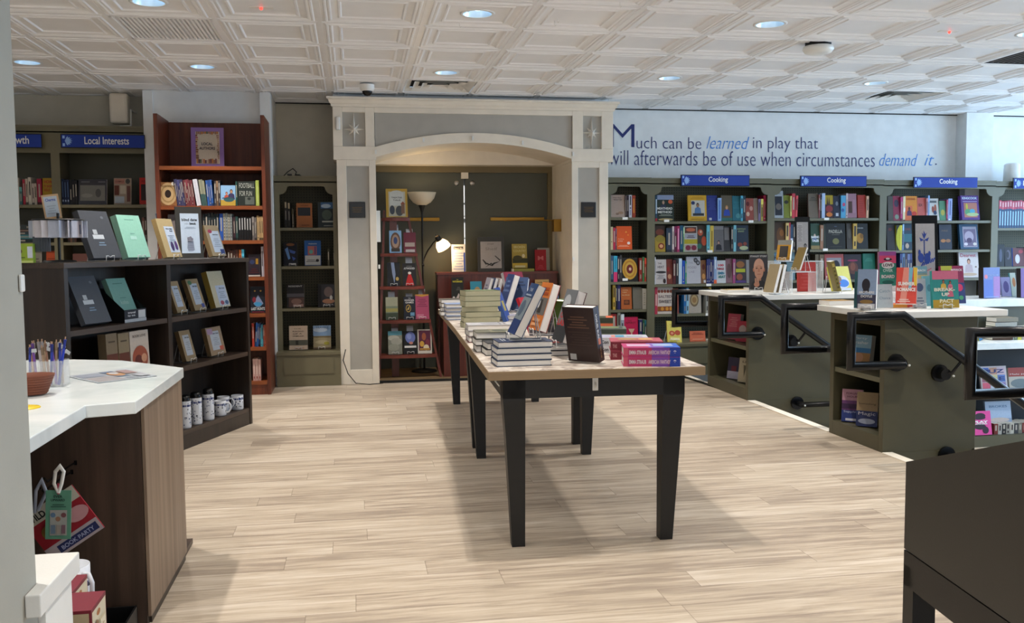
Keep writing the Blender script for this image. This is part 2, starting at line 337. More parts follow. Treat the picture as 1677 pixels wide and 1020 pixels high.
def titled(c, lightc=None):                  # generic unreadable spine print
    lc = lightc or ('b4aca0' if sum(int(c[i:i+2], 16) for i in (0, 2, 4)) < 380 else '3a3030')
    v = random.random()
    if v < .25: return [('r', .3, .35, .7, .85, lc)]
    if v < .5: return [('r', .25, .5, .75, .9, lc), ('r', .3, .12, .7, .3, dk(lc, .8))]
    if v < .7: return [('r', 0, .0, 1, .1, dk(c, .5)), ('r', .35, .3, .65, .8, lc)]
    if v < .85: return [('r', 0, .75, 1, 1, dk(c, 1.4)), ('r', .3, .2, .68, .62, lc)]
    return [('r', .4, .2, .6, .75, lc), ('e', .5, .1, .3, .02, lc)]
def row(case, shelf, Y, zs, items, depth=.15, name='book', skew=0):
    n = 0; grp = 'books on %s of %s' % (shelf, case)
    def lab(o, d):
        nonlocal n
        lb = '%s, %s from left on %s of %s' % (d, ORD[n], shelf, case)
        if len(lb.split()) > 16: lb = '%s, %s on %s of %s' % (d, ORD[n], shelf, case)
        if len(lb.split()) > 16: lb = lb.replace('below the sign', 'below sign')
        tag(o, lb, 'book', grp); n += 1
    for it in items:
        k = it[0]; x0, x1, yt, c = it[1:5]; kw = it[5] if len(it) > 5 else {}
        a = ay(x0, yt, Y); b_ = ay(x1, yt, Y); h_ = max(.05, a.z-zs)
        if k == 's' or k == 'r':
            nn = it[6] if k == 'r' else 1
            cs = c.split(); X = a.x; wd = (b_.x-a.x)/nn
            for i in range(nn):
                cc = cs[i % len(cs)]; t_ = wd*.93; hh = h_*(1-.012*((i*7+int(x0)) % 4))
                sp = kw.get('sp') or titled(cc)
                d = depth*(.9+.2*random.random())
                o = book(name, d, hh, t_, cc, spine=sp, pages=False)
                tl = kw.get('tilt', 0)
                put(o, (X+wd*.965, Y+d/2, zs+(abs(math.sin(math.radians(tl)))*t_ if tl > 0 else 0)), 90)
                if tl: o.matrix_world = Matrix.Translation((X+wd*.5, Y+d/2, zs+.001+t_*abs(math.sin(math.radians(tl)))/2)) @ Matrix.Rotation(math.radians(tl), 4, 'Y') @ Matrix.Rotation(math.pi/2, 4, 'Z') @ Matrix.Translation((0, -t_/2, 0))
                X += wd
                lab(o, kw.get('d') or '%s %s book spine' % ('slim' if t_ < .022 else 'thick', cname(cc)))
        else:
            w_ = b_.x-a.x; ln = kw.get('lean', 5)
            t_ = kw.get('t', .022)
            o = book(name, w_, h_/math.cos(math.radians(ln)), t_, c, art=kw.get('art', ()), pages=kw.get('pages', True), hard=False, cs=kw.get('cs'))
            yy = Y+kw.get('dy', 0)
            put(o, ((a.x+b_.x)/2, yy, zs+math.sin(math.radians(ln))*t_+.001), kw.get('yaw', 0), ln)
            lab(o, kw.get('d') or '%s book facing out' % cname(c))
# ------------------------------------------------------------------ the room
def wallbox(name, *a, m='wall'): return struct(MB().box(*a).build(name, K[m]))
fl = MB(); fl.box(-5.2, 3.06, -4, 9.3, -.12, 0); fl.box(3.06, 9.6, -4, 2.9, -.12, 0); struct(fl.build('floor', K['floor']))
lf = MB(); lf.box(3.06, 9.6, 2.9, 9.3, -.74, -.62); struct(lf.build('floor_lower', K['floor']))
for y0, y1 in ((5.44, 6.66), (3.62, 4.81), (7.51, 8.11)):
    st = MB()
    for i in range(3): st.box(3.06+.3*i, 3.06+.3*(i+1), y0, y1, -.62, -.155*(i+1))
    struct(st.build('stairs', K['floor']))
    struct(MB().box(3.01, 3.075, y0, y1, .0, .006).build('stair_nosing', K['cream']))
wallbox('wall_left', -5.3, -5.2, -4, 9.3, 0, CE+.02)
b = MB(); b.box(-5.2, -2.6, -4.1, -4, 0, CE+.02); b.box(5.6, 9.6, -4.1, -4, -.62, CE+.02); b.box(-2.6, 5.6, -4.1, -4, -.12, .45); b.box(-2.6, 5.6, -4.1, -4, 2.5, CE+.02); struct(b.build('wall_front', K['wall']))
wf = MB()
for k in range(5): wf.box(-2.6+2.04*k, -2.54+2.04*k, -4.08, -4.02, .45, 2.5)
wf.box(-2.6, 5.6, -4.08, -4.02, .45, .5); wf.box(-2.6, 5.6, -4.08, -4.02, 2.45, 2.5); struct(wf.build('window_2', K['steel']))  # unseen window frame, added to go with the front fill light
b = MB()
b.box(-5.2, -1.74, 8.7, 9.3, 0, CE+.01, K['wallw']); b.box(-1.74, -.69, 8.345, 9.3, 0, CE+.01); b.box(-.69, -.12, 8.87, 9.3, 0, CE+.01, K['wallw'])
b.box(-.12, .2, 8.9, 9.3, 0, CE+.01); b.box(2.0, 2.34, 8.9, 9.3, 0, CE+.01); b.box(.2, 2.0, 9.2, 9.3, 0, CE+.01); b.box(2.34, 9.6, 8.85, 9.3, -.62, CE+.01)
struct(b.build('wall_back', K['wall']))
b = MB(); b.box(-1.745, -1.665, 8.325, 8.345, 0, CE); b.box(-.775, -.688, 8.3, 8.345, 0, CE); b.box(-.69, -.685, 8.345, 8.87, 0, CE)
struct(b.build('trim_2', K['wall']))
b = MB(); b.box(6.32, 6.63, 8.68, 8.85, 0, CE); struct(b.build('trim_3', K['wall']))
struct(MB().box(-5.2, 9.6, 8.835, 8.85, CE-.012, CE-.003).build('trim_4', K['ceild']))
b = MB(); X = 9.6
b.box(X, X+.1, -4, 2.4, -.62, CE+.02); b.box(X, X+.1, 8.75, 9.3, -.62, CE+.02); b.box(X, X+.1, 2.4, 8.75, -.62, .35); b.box(X, X+.1, 2.4, 8.75, 2.5, CE+.02)
struct(b.build('wall_right', K['wall']))
wf = MB()
for y in (2.4, 4.49, 6.58, 8.69): wf.box(X+.02, X+.08, y, y+.06, .35, 2.5)
wf.box(X+.02, X+.08, 2.4, 8.75, .35, .41); wf.box(X+.02, X+.08, 2.4, 8.75, 2.44, 2.5)
win = struct(wf.build('window_1', K['steel'])); MB().box(X+.045, X+.055, 2.46, 8.69, .41, 2.44).build('window_pane', m_glass('window_glass', 'ffffff', .05), win)
# pressed-metal ceiling tiles
T = .61; GX, GY = -.17, 5.724
ZK = .5
PROF = [(0, 0), (.012, 0), (.0125, .006), (.028, .006), (.034, -.007), (.043, -.007), (.05, .004), (.058, -.004), (.066, -.004), (.074, .006), (.108, .014), (.114, .003), (.124, .003), (.132, .018)]
PROF = [(d, z*ZK) for d, z in PROF]
LIGHTS = [(-4, 2), (-2, 2), (1, 2), (4, 2), (7, 2), (10, 2)]+[(i, j) for i in (-5, -2, 1, 4, 7, 10) for j in (-1, -4, -7)]+[(i, -10) for i in (-5, 1, 7)]
DIFF = [(1, 3), (8, 3)]
ce = MB()
for i in range(-9, 16):
    for j in range(-16, 6):
        x0, y0 = GX+T*i, GY+T*j
        if (i, j) in DIFF+[(-2, 0), (8, 0)]: pr = PROF[:3]
        else: pr = PROF
        rings = [[(x0+d, y0+d, CE+z), (x0+T-d, y0+d, CE+z), (x0+T-d, y0+T-d, CE+z), (x0+d, y0+T-d, CE+z)] for d, z in pr]
        vs = [p for r_ in rings for p in r_]
        fs = [(k*4+q, k*4+4+q, k*4+4+(q+1) % 4, k*4+(q+1) % 4) for k in range(len(rings)-1) for q in range(4)]
        ce.mesh(vs, fs)
        if (i, j) in DIFF+[(-2, 0), (8, 0)]: continue
        I = rings[-1]
        if (i, j) in LIGHTS:
            cx, cy = x0+T/2, y0+T/2; z = I[0][2]; n = 24; hw = T/2-PROF[-1][0]
            sq = []; ci = []
            for q in range(n):
                a = 2*math.pi*q/n; k = hw/max(abs(math.cos(a)), abs(math.sin(a)))
                sq.append((cx+k*math.cos(a), cy+k*math.sin(a), z)); ci.append((cx+.088*math.cos(a), cy+.088*math.sin(a), z))
            ce.mesh(sq+ci, [(q, n+q, n+(q+1) % n, (q+1) % n) for q in range(n)])
        else: ce.face(I)
struct(ce.build('ceiling', K['ceil']))
struct(MB().box(-5.6, 9.7, -4.1, 9.5, CE+.3, CE+.4).build('ceiling_slab', K['ceild']))
names = {(-4, 2): 'round recessed ceiling light above the local interests bookcase', (-2, 2): 'round recessed ceiling light in front of the mahogany bookcase', (1, 2): 'round recessed ceiling light in front of the arch beside the air vent',
         (4, 2): 'round recessed ceiling light before the first cooking bookcase', (7, 2): 'round recessed ceiling light beside the right-hand air diffuser', (-2, -1): 'round recessed ceiling light at the upper left, cut by the top edge',
         (1, -1): 'round recessed ceiling light above the middle of the book table', (4, -1): 'round recessed ceiling light left of the white ceiling dome', (7, -1): 'round recessed ceiling light at the far right edge'}
for n_, (i, j) in enumerate(LIGHTS):
    cx, cy = GX+T*(i+.5), GY+T*(j+.5); zc = CE+.011
    r_ = empty('recessed_downlight', (cx, cy, zc))
    MB().lathe([(.084, .002), (.084, -.006), (.104, -.004), (.104, .001)], n=28).build('trim_ring', K['white'], r_)
    MB().lathe([(.084, -.004), (.076, .02), (.07, .034)], n=28).build('reflector', K['refl'], r_)
    MB().lathe([(0.0001, .032), (.071, .032)], n=24).build('lamp_lens', K['lens'], r_)
    tag(r_, names.get((i, j), 'round recessed ceiling light in the part of the shop behind the camera'), 'ceiling light', 'recessed ceiling lights')
    light('downlight', 'SPOT', (cx, cy, CE+.034), LAMP, LAMPC, spot_size=math.radians(104), spot_blend=.7, shadow_soft_size=.025)
# air diffusers, grille, dome, small ceiling devices
for (i, j), lb in ((DIFF[0], 'square ceiling air vent close to the arch, throwing small bright reflections'), (DIFF[1], 'square stepped ceiling air diffuser above the wall quotation')):
    cx, cy = GX+T*(i+.5), GY+T*(j+.5); r_ = empty('air_diffuser', (cx, cy, CE)); m = MB()
    for k in range(4):
        a0 = .29-.07*k; a1 = a0-.055; z0, z1 = .004, .035
        A = [(-a0, -a0, z0), (a0, -a0, z0), (a0, a0, z0), (-a0, a0, z0)]; B = [(-a1, -a1, z1), (a1, -a1, z1), (a1, a1, z1), (-a1, a1, z1)]
        m.mesh(A+B, [(q, 4+q, 4+(q+1) % 4, (q+1) % 4) for q in range(4)])
    m.build('vane', K['white'], r_); MB().box(-.292, .292, -.292, .292, .05, .055).build('duct', K['dark'], r_); tag(r_, lb, 'air vent', None)
x0, y0 = GX-2*T, GY; m = MB(); m.box(x0+.012, x0+T-.012, y0+.012, y0+T-.012, CE+.02, CE+.025)
for k in range(22): q = x0+.03+k*.0255; m.box(q, q+.012, y0+.03, y0+T-.03, CE+.002, CE+.02)
for q in (x0+.012, x0+T-.03): m.box(q, q+.018, y0+.012, y0+T-.012, CE, CE+.02)
for q in (y0+.012, y0+T-.03): m.box(x0+.012, x0+T-.012, q, q+.018, CE, CE+.02)
tag(m.build('return_air_grille', K['ceil']), 'louvred return air grille filling one ceiling tile at the upper left', 'air vent')
x0, y0 = GX+8*T, GY; m = MB(); m.box(x0+.012, x0+T-.012, y0+.012, y0+T-.012, CE+.01, CE+.015, paint('vent_grey', '77767a', .6))
for q in range(12): m.box(x0+.05+q*.045, x0+.06+q*.045, y0+.03, y0+T-.03, CE+.004, CE+.012, K['darkcase'])
tag(m.build('ceiling_grille', K['white']), 'flat dark grey ceiling grille at the right edge', 'air vent')
p = az(1340, 72, CE); m = MB(); m.lathe([(.0001, -.07), (.06, -.069), (.09, -.06), (.103, -.042), (.098, -.022), (.0001, -.02)], n=28); tag(m.build('ceiling_dome', K['white'], loc=(p.x, p.y, CE+.004)), 'shallow white round dome device on the ceiling at right', 'ceiling device')
MB().lathe([(.085, -.022), (.085, .02)], n=24).build('mounting_ring', K['dark'], COL.objects['ceiling_dome'])  # near-black ring puts the shadow gap above the dome into colour
for (x, y), lb in (((428, 12), 'small white ceiling strip sensor with a red light at upper left'), ((1553, 51), 'small white ceiling strip sensor with a red light at upper right')):
    p = az(x, y, CE+.01); r_ = empty('ceiling_sensor', (p.x, p.y, CE+.018)); MB().box(-.065, .065, -.02, .02, -.012, 0).build('housing', K['white'], r_); MB().sphere((0.0, -.012, -.018), .009).build('indicator_light', K['red'], r_); tag(r_, lb, 'sensor')
p = az(601, 140, CE); r_ = empty('dome_camera', (p.x, p.y-.05, CE-.002)); MB().lathe([(.06, 0), (.06, -.03), (.052, -.05), (.04, -.055)], n=24).build('housing', K['white'], r_)
MB().lathe([(.043, -.05), (.04, -.07), (.025, -.088), (.0001, -.094)], n=24).build('lens_dome', K['blkm'], r_); tag(r_, 'white dome security camera on the ceiling above the arch', 'security camera')
for n_, (x, y) in enumerate(((765, 12), (856, 43), (908, 35), (912, 30), (1015, 4), (752, 38))):
    p = az(x, y, CE); m = MB(); m.tube([(0, 0, 0), (0, 0, -.02), (.006, 0, -.03), (.012, 0, -.022)], .0012, 5)
    tag(m.build('ceiling_hook', K['scr'], loc=(p.x, p.y, CE+.003)), 'tiny wire hook hanging under the ceiling tiles over the book table', 'hook', 'tiny wire hooks in the ceiling')
# ------------------------------------------------------------------ arched portal
YA = 8.24; XA0, XA1 = -.13, 2.336; OX0, OX1 = .21, 1.99
def arc(x0, x1, z0, z1, n=24): return [(x0+(x1-x0)*i/n, z0+(z1-z0)*math.sin(math.pi*i/n)**.9) for i in range(n+1)]
def arcc(x0, x1, z0, dz, n=24):
    hw = (x1-x0)/2; R = (hw*hw+dz*dz)/(2*dz); a = math.asin(hw/R)
    return [((x0+x1)/2+R*math.sin(-a+2*a*i/n), z0-R*math.cos(a)+R*math.cos(-a+2*a*i/n)) for i in range(n+1)]
inner = arcc(OX0, OX1, 2.015, .136); outer = arcc(OX0, OX1, 2.105, .134)
F0 = lambda y: (lambda x, z: (x, y, z))
fr = MB()
for a, c in ((XA0, -.046), (.15, OX0)): fr.box(a, c, YA, 8.92, 0, 1.995)
for a, c in ((OX1, 2.05), (2.25, XA1)): fr.box(a, c, YA, 8.92, 0, 1.995)
for a, c in ((-.046, .15), (2.05, 2.25)): fr.box(a, c, YA, 8.9, 0, .13); fr.box(a, c, YA, 8.9, 1.937, 1.995)
fr.prism([(OX0, 1.995)]+[(x, z) for x, z in inner][:1]+outer[:1]+[(OX0-.0, 1.995)], F0(YA), F0(YA+.02)) if False else None
n = len(inner)
vs = [(x, YA-.012, z) for x, z in inner]+[(x, YA-.012, z) for x, z in outer]+[(x, 8.93, z) for x, z in inner]+[(x, 8.93, z) for x, z in outer]
fs = []
for i in range(n-1): fs += [(i, i+1, n+i+1, n+i), (i, 2*n+i, 2*n+i+1, i+1), (n+i, n+i+1, 3*n+i+1, 3*n+i), (2*n+i, 3*n+i, 3*n+i+1, 2*n+i+1)]
fr.mesh(vs, fs)
yb = YA-.012
fr.box(-.155, .215, yb, 8.6, 1.99, 2.107); fr.box(1.985, 2.38, yb, 8.6, 1.99, 2.107); fr.box(.15, .212, 8.6, 8.93, 1.99, 2.107); fr.box(1.988, 2.05, 8.6, 8.93, 1.99, 2.107)
fr.box(-.155, -.072, yb, 8.6, 2.107, 2.45); fr.box(.125, .205, yb, 8.6, 2.107, 2.45); fr.box(1.995, 2.095, yb, 8.6, 2.107, 2.45); fr.box(2.27, 2.38, yb, 8.6, 2.107, 2.45)
fr.box(-.072, .125, yb, 8.6, 2.405, 2.45); fr.box(.205, 1.995, yb, 8.6, 2.405, 2.45); fr.box(2.095, 2.27, yb, 8.6, 2.405, 2.45)
fr.box(.0, 2.2, 8.55, 8.93, 2.24, 2.45)
portal = struct(fr.build('trim_1', K['cream'], bevel=.003))
m = MB(); m.box(-.07, .125, YA+.012, YA+.03, 2.1, 2.41); m.box(2.095, 2.27, YA+.012, YA+.03, 2.1, 2.41); m.box(-.046, .15, YA+.015, YA+.03, .12, 1.94); m.box(2.05, 2.25, YA+.015, YA+.03, .12, 1.94)
m.prism([(OX1, 2.41), (OX0, 2.41)]+[(x, z-.03) for x, z in outer], F0(YA+.01), F0(YA+.03)); m.build('panel', K['grayp'], portal)
cr = MB(); pr = [(0, 2.45), (-.012, 2.45), (-.018, 2.47), (-.03, 2.478), (-.045, 2.505), (-.06, 2.512), (-.06, 2.53), (0, 2.53)]
cr.prism(pr, lambda a, z: (-.155+a*.8, yb+a, z), lambda a, z: (2.38-a*.8, yb+a, z)); cr.box(-.16, 2.385, yb, 8.6, 2.45, 2.53); cr.build('cornice', K['cream'], portal)
MB().box(-.15, 2.37, YA+.1, 8.5, 2.53, CE+.004).build('upper_box', K['wall'], portal)
for cx, cz in ((.027, 2.258), (2.182, 2.255)):
    m = MB(); c0 = (cx, YA-.022, cz); R = [.15, .03, .065, .03, .092, .03, .065, .03, .15, .03, .065, .03, .092, .03, .065, .03]
    ring = [(cx+R[i]*math.sin(i*math.pi/8)*(1 if R[i] != .15 else 1), YA+.01, cz+R[i]*math.cos(i*math.pi/8)) for i in range(16)]
    m.mesh([c0]+ring, [(0, 1+i, 1+(i+1) % 16) for i in range(16)]); m.sphere((cx, YA-.02, cz), .011); m.build('star_ornament', K['star'], portal)
for cx in (.042, 2.15):
    pl = MB().box(cx-.071, cx+.071, YA+.004, YA+.016, 1.484, 1.624).build('plaque', K['blkm'], portal, bevel=.004)
    m = MB()
    for k in range(4): m.box(cx-.045+.006*(k % 2), cx+.045-.004*(k % 3), YA+.0025, YA+.0035, 1.575-.014*k, 1.5765-.014*k)
    m.build('plaque_engraving', K['gold'], pl)
m = MB()
for x, z in ((.212, 2.06), (.635, 2.17), (1.075, 2.19), (1.53, 2.155), (2.0, 2.06), (.225, 1.05), (2.0, 1.1)): m.box(x-.008, x+.008, yb-.01, yb, z-.018, z+.018)
m.build('light_clip', K['white'], portal)
m = MB().box(-.13, -.09, yb-.035, yb, 2.245, 2.36); tag(m.build('motion_sensor', K['white'], bevel=.012), 'white rounded motion sensor on the left edge of the arch', 'sensor')
# alcove behind the arch
b = MB(); b.box(-.12, .2, 8.6, 9.22, 0, 2.3); b.box(1.99, 2.3, 8.92, 9.22, 0, 2.3); b.box(.15, 2.05, 8.9, 9.2, 2.015, 2.35)
struct(b.build('wall_alcove', K['cream']))
b = MB(); b.box(.18, 2.0, 9.08, 9.2, 1.955, 2.03); b.box(1.945, 2.0, 9.08, 9.2, 0, 1.96); struct(b.build('trim_5', paint('ochre_trim', '6d5f3c', .5)))
struct(MB().box(.2, 2.0, YA+.03, 9.2, 0, .02).build('floor_alcove', wood('alcove_boards', '5e4c38', '8a7350', 'X', .5)))
struct(MB().box(.2, 2.0, YA+.01, YA+.03, 0, .022).build('trim_6', K['dark']))
struct(MB().box(.2, 2.0, 9.1, 9.12, .02, .16).build('baseboard_alcove', K['alc']))
for nm, a, c, gx0, gx1, hx in (('door_1', .2, 1.094, .3, .851, 1.026), ('door_2', 1.112, 1.946, 1.359, 1.91, 1.184)):
    d = struct(MB().box(a, c, 9.12, 9.16, .02, 1.956).build(nm, K['alc']))
    MB().box(gx0, gx1, 9.1, 9.121, 1.478, 1.512).build('push_bar', K['gold'], d, bevel=.003)
    MB().lathe([(.0001, -.01), (.024, -.008), (.026, 0)], n=20).build('round_magnet', K['steel'], d, loc=(hx, 9.12, 1.853), rot=(math.radians(-90), 0, 0))
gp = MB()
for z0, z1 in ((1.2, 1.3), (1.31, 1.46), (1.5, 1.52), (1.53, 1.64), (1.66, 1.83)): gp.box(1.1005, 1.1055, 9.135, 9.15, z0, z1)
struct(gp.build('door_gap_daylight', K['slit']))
m = MB().box(1.07, 1.14, 9.08, 9.12, 1.895, 1.955); tag(m.build('door_contact_box', K['cream']), 'small cream contact box above the gap between the dark doors', 'box')
r_ = empty('brass_bracket', (1.99, 8.72, 1.42)); MB().box(-.075, 0, -.05, .05, -.06, .06).build('box', K['gold'], r_, bevel=.003); MB().tube([(-.04, .0, .05), (-.2, .12, .055), (-.5, .32, .06)], .006, 6).build('arm', K['gold'], r_)
tag(r_, 'brass box with a thin arm on the inner right side of the arch', 'bracket')
r_ = struct(MB().box(.2, .245, 8.33, 8.42, 1.27, 1.55).build('trim_7', K['white']))
# ------------------------------------------------------------------ bookcases
def bookcase(name, label, x0, x1, yF, ztop, shelves, zhead, green, peg, yB=None, zB=.3, depth=.3, st=.038, head=None, scallop=True, tophang=.02, cat='bookcase', zbot=0, sl=None, sr=None, group=None):
    sl = st if sl is None else sl; sr = st if sr is None else sr
    r = empty(name, ((x0+x1)/2, yF, 0)); X0, X1 = x0-(x0+x1)/2, x1-(x0+x1)/2
    m = MB(); m.box(X0, X0+min(sl, .02), .02, depth, zbot, ztop-.02); m.box(X1-min(sr, .02), X1, .02, depth, zbot, ztop-.02); m.box(X0, X1, .0, depth, ztop-.06, ztop-.02)
    m.build('case_side', green, r)
    m = MB(); a = [(X0, zB), (X0, ztop-.02), (X1, ztop-.02), (X1, zB), (X1-sr, zB)]
    k = .055
    if scallop:
        a += [(X1-sr, zhead-.07)]+[(X1-sr-k*math.sin(t)*1.0, zhead-.07+(k)*(1-math.cos(t))) for t in [i*math.pi/2/6 for i in range(1, 7)]]+[(X1-sr-k, zhead)]
        a += [(X0+sl+k, zhead)]+[(X0+sl+k*math.sin(t), zhead-.07+k*(1-math.cos(t))) for t in [i*math.pi/2/6 for i in range(6, 0, -1)]]+[(X0+sl, zhead-.07)]
    else: a += [(X1-sr, zhead), (X0+sl, zhead)]
    a += [(X0+sl, zB)]
    # split the outline into simple strips: left stile, right stile, header
    def F(y): return lambda x, z: (x, y, z)
    m.box(X0, X0+sl, 0, .02, zB, ztop-.02); m.box(X1-sr, X1, 0, .02, zB, ztop-.02); m.box(X0+sl, X1-sr, 0, .02, zhead, ztop-.02)
    if scallop:
        for s_, xe in ((1, X0+sl), (-1, X1-sr)):
            pts = [(xe, zhead)]+[(xe+s_*(k-k*math.sin(t)), zhead-.075+k*math.cos(t)*1.0+.02-.02) for t in [i*math.pi/2/7 for i in range(0, 8)]]
            R_ = .068; pts = [(xe, zhead), (xe+s_*(R_+.01), zhead), (xe+s_*(R_+.01), zhead-.006)]+[(xe+s_*R_*math.cos(t), zhead-.006-R_*math.sin(t)) for t in [i*math.pi/2/7 for i in range(0, 8)]]
            m.prism(pts if s_ > 0 else pts[::-1], F(0), F(.02))
    m.build('face_frame', green, r)
    m = MB(); m.box(X0, X1, -.012, depth, ztop-.018, ztop); m.box(X0, X1, -.006, .018, ztop-.05, ztop-.018); m.build('cornice', green, r)
    MB().box(X0+.01, X1-.01, depth-.012, depth, zbot+.0, ztop-.03).build('back_panel', peg, r)
    for z in shelves: MB().box(X0+min(sl, .02), X1-min(sr, .02), .008, depth-.013, z-.025, z).build('shelf', green, r)
    if yB is not None:
        d = yB-yF
        MB().box(X0, X1, d, 0.02, zbot, zB-.03).build('base_cabinet', green, r); m = MB(); m.box(X0+.0, X1-.0, d-.012, depth-.013, zB-.03, zB); m.build('base_top', green, r, bevel=.004)
        MB().box(X0+.06, X1-.06, d-.006, d, zbot+.11, zB-.05).build('drawer_front', green, r)
    return tag(r, label, cat, group)
G, GD, GL = K['green'], K['greend'], K['greenl']
CO = 'olive cookbook cases along the right wall'
bookcase('bookcase', 'narrow olive bookcase tucked directly right of the arch', 2.34, 2.82, 8.45, 1.865, [1.487, 1.18, .872, .605], 1.78, G, K['peg'], 8.12, .3, .33, sl=.08, group=CO)
bookcase('bookcase', 'wide olive cookbook case under the leftmost Cooking sign', 2.82, 4.047, 8.45, 1.862, [1.449, 1.153, .842, .552], 1.778, G, K['peg'], 8.12, .3, .33, group=CO)
bookcase('bookcase', 'wide olive cookbook case under the middle Cooking sign', 4.047, 5.248, 8.45, 1.858, [1.475, 1.166, .862, .55], 1.776, G, K['peg'], None, -.3, .33, zbot=-.6, group=CO)
bookcase('bookcase', 'wide olive cookbook case under the rightmost Cooking sign', 5.248, 6.503, 8.45, 1.852, [1.446, 1.15, .86, .55], 1.768, G, K['peg'], None, -.3, .33, zbot=-.6, group=CO)
bookcase('bookcase', 'olive bookcase cut by the right edge of the picture', 6.503, 7.7, 8.45, 1.846, [1.368, .97, .6], 1.765, G, K['peg'], None, -.3, .33, zbot=-.6, group=CO)
bookcase('bookcase', 'dim olive bookcase in the niche left of the arch', -.682, -.128, 8.40, 1.862, [1.402, 1.058, .68], 1.77, GL, m_peg('pegboard_warm', '54503a', '26231a'), 8.215, .305, .4, st=.045)
bookcase('bookcase', 'tall olive bookcase under the Local Interests sign', -2.47, -1.745, 8.35, 2.27, [1.605, 1.285, .97, .6], 2.04, GL, GD, None, .1, .34, st=.035, scallop=False, sr=.005)
bookcase('bookcase', 'tall olive bookcase partly hidden by the grey column at left', -3.7, -2.47, 8.35, 2.27, [1.605, 1.285, .97, .6], 2.04, GL, GD, None, .1, .34, st=.035, scallop=False)
# small white shelf tickets on the front edges
for x, y in ((1024, 357.6), (1092, 361.5), (1230, 362.6), (1163, 411.5), (1024, 457.8), (1161, 466.5), (1160, 514.8), (1354, 358.4), (1352, 408.8)):
    p = ay(x, y, 8.45); tag(MB().box(-.026, .026, -.003, 0, -.012, .012).build('shelf_ticket', K['white'], loc=(p.x, 8.456, p.z)), 'small white ticket on a shelf edge of the olive cookbook cases', 'label', 'white tickets on the cookbook shelf edges')
for x, y in ((1448, 355), (1144, 571)):
    p = ay(x, y, 8.45 if y < 500 else 8.12)
# blue section signs
def sign(text, xa, xb, ya, yb, Y, label, tx=None):
    a = ay(xa, ya, Y); c = ay(xb, yb, Y); w_ = c.x-a.x; h_ = a.z-c.z; cx = (a.x+c.x)/2; cz = (a.z+c.z)/2
    r = MB().box(-w_/2, w_/2, -.012, 0, -h_/2, h_/2, K['blkm']).build('section_sign', K['blkm'], loc=(cx, Y-.022, cz))
    MB().box(-w_/2+.006, w_/2-.004, -.014, -.012, -h_/2+.006, h_/2-.006).build('sign_face', K['blue'], r)
    m = MB(); wh = K['white']
    if text == 'rowth': m.text('Growth', (-w_/2+w_*.17, -.0148, -.026), (1, 0, 0), (0, 0, 1), w_*.57, .066, wh, bold=.012)
    elif text == 'D': m.text('Desserts', (-w_/2+.11, -.0148, -.022), (1, 0, 0), (0, 0, 1), .26, .05, wh)
    else: m.text(text, (-w_/2+(tx or .4)*w_, -.0148, -.026), (1, 0, 0), (0, 0, 1), w_*(.28 if text == 'Cooking' else .53), .062, wh, bold=.012)
    m.build('lettering', wh, r)
    m = MB(); pb = paint('pale_blue_print', '8fb4e8', .5) if 'pale_blue_print' not in bpy.data.materials else bpy.data.materials['pale_blue_print']
    ox = -w_/2+.045
    if text != 'rowth':
        for k in range(7):
            an = math.radians(-75+25*k); L = .05; dx, dz = math.cos(an), math.sin(an)
            m.face([(ox-.012, -.0148, 0), (ox+dx*L*.6-dz*.006, -.0148, dz*L*.6+dx*.006), (ox+dx*L, -.0148, dz*L*.8), (ox+dx*L*.6+dz*.006, -.0148, dz*L*.6-dx*.006)])
        for zz in (.032, -.032): m.box(ox-.03, ox-.012, -.0149, -.0148, zz-.012, zz+.012)
        m.build('emblem', pb, r)
    tag(r, label, 'sign', 'blue section signs')
sign('Cooking', 1113, 1225, 286.5, 305.5, 8.44, 'blue Cooking sign, leftmost, just right of the arch')
sign('Cooking', 1308, 1416, 288, 306.5, 8.44, 'blue Cooking sign in the middle of the three')
sign('Cooking', 1493, 1597, 290, 308.5, 8.44, 'blue Cooking sign, rightmost of the three')
sign('D', 1656, 1720, 291.5, 310, 8.44, 'blue section sign starting with D at the right edge')
sign('Local Interests', 101, 239, 220, 244, 8.34, 'blue Local Interests sign on the tall olive bookcase', tx=.28)
sign('rowth', -10, 71, 219, 243, 8.34, 'blue Growth sign cut off by the grey column')
# mahogany bookcase
r = empty('bookcase', (-1.125, 7.82, 0)); X0, X1 = -1.565+1.125, -.70+1.125
m = MB()
for a, c in ((X0, X0+.033), (X1-.03, X1)): m.box(a, c, 0, .47, 0, 2.31)
m.build('side_panel', K['mahog'], r, bevel=.003); MB().box(X0+.03, X1-.03, .455, .47, .09, 2.3).build('back_panel', wood('mahogany_back', '4a2013', '6a331e', 'Z', .5), r)
for z in (1.892, 1.571, 1.289, .986, .681, .401, .115): MB().box(X0+.03, X1-.03, .005, .45, z-.03, z).build('shelf', K['mahogx'], r)
MB().box(X0+.03, X1-.03, .012, .03, 0, .085).build('kickboard', K['mahog'], r)
tag(r, 'tall mahogany bookcase holding the purple Local Authors sign', 'bookcase')
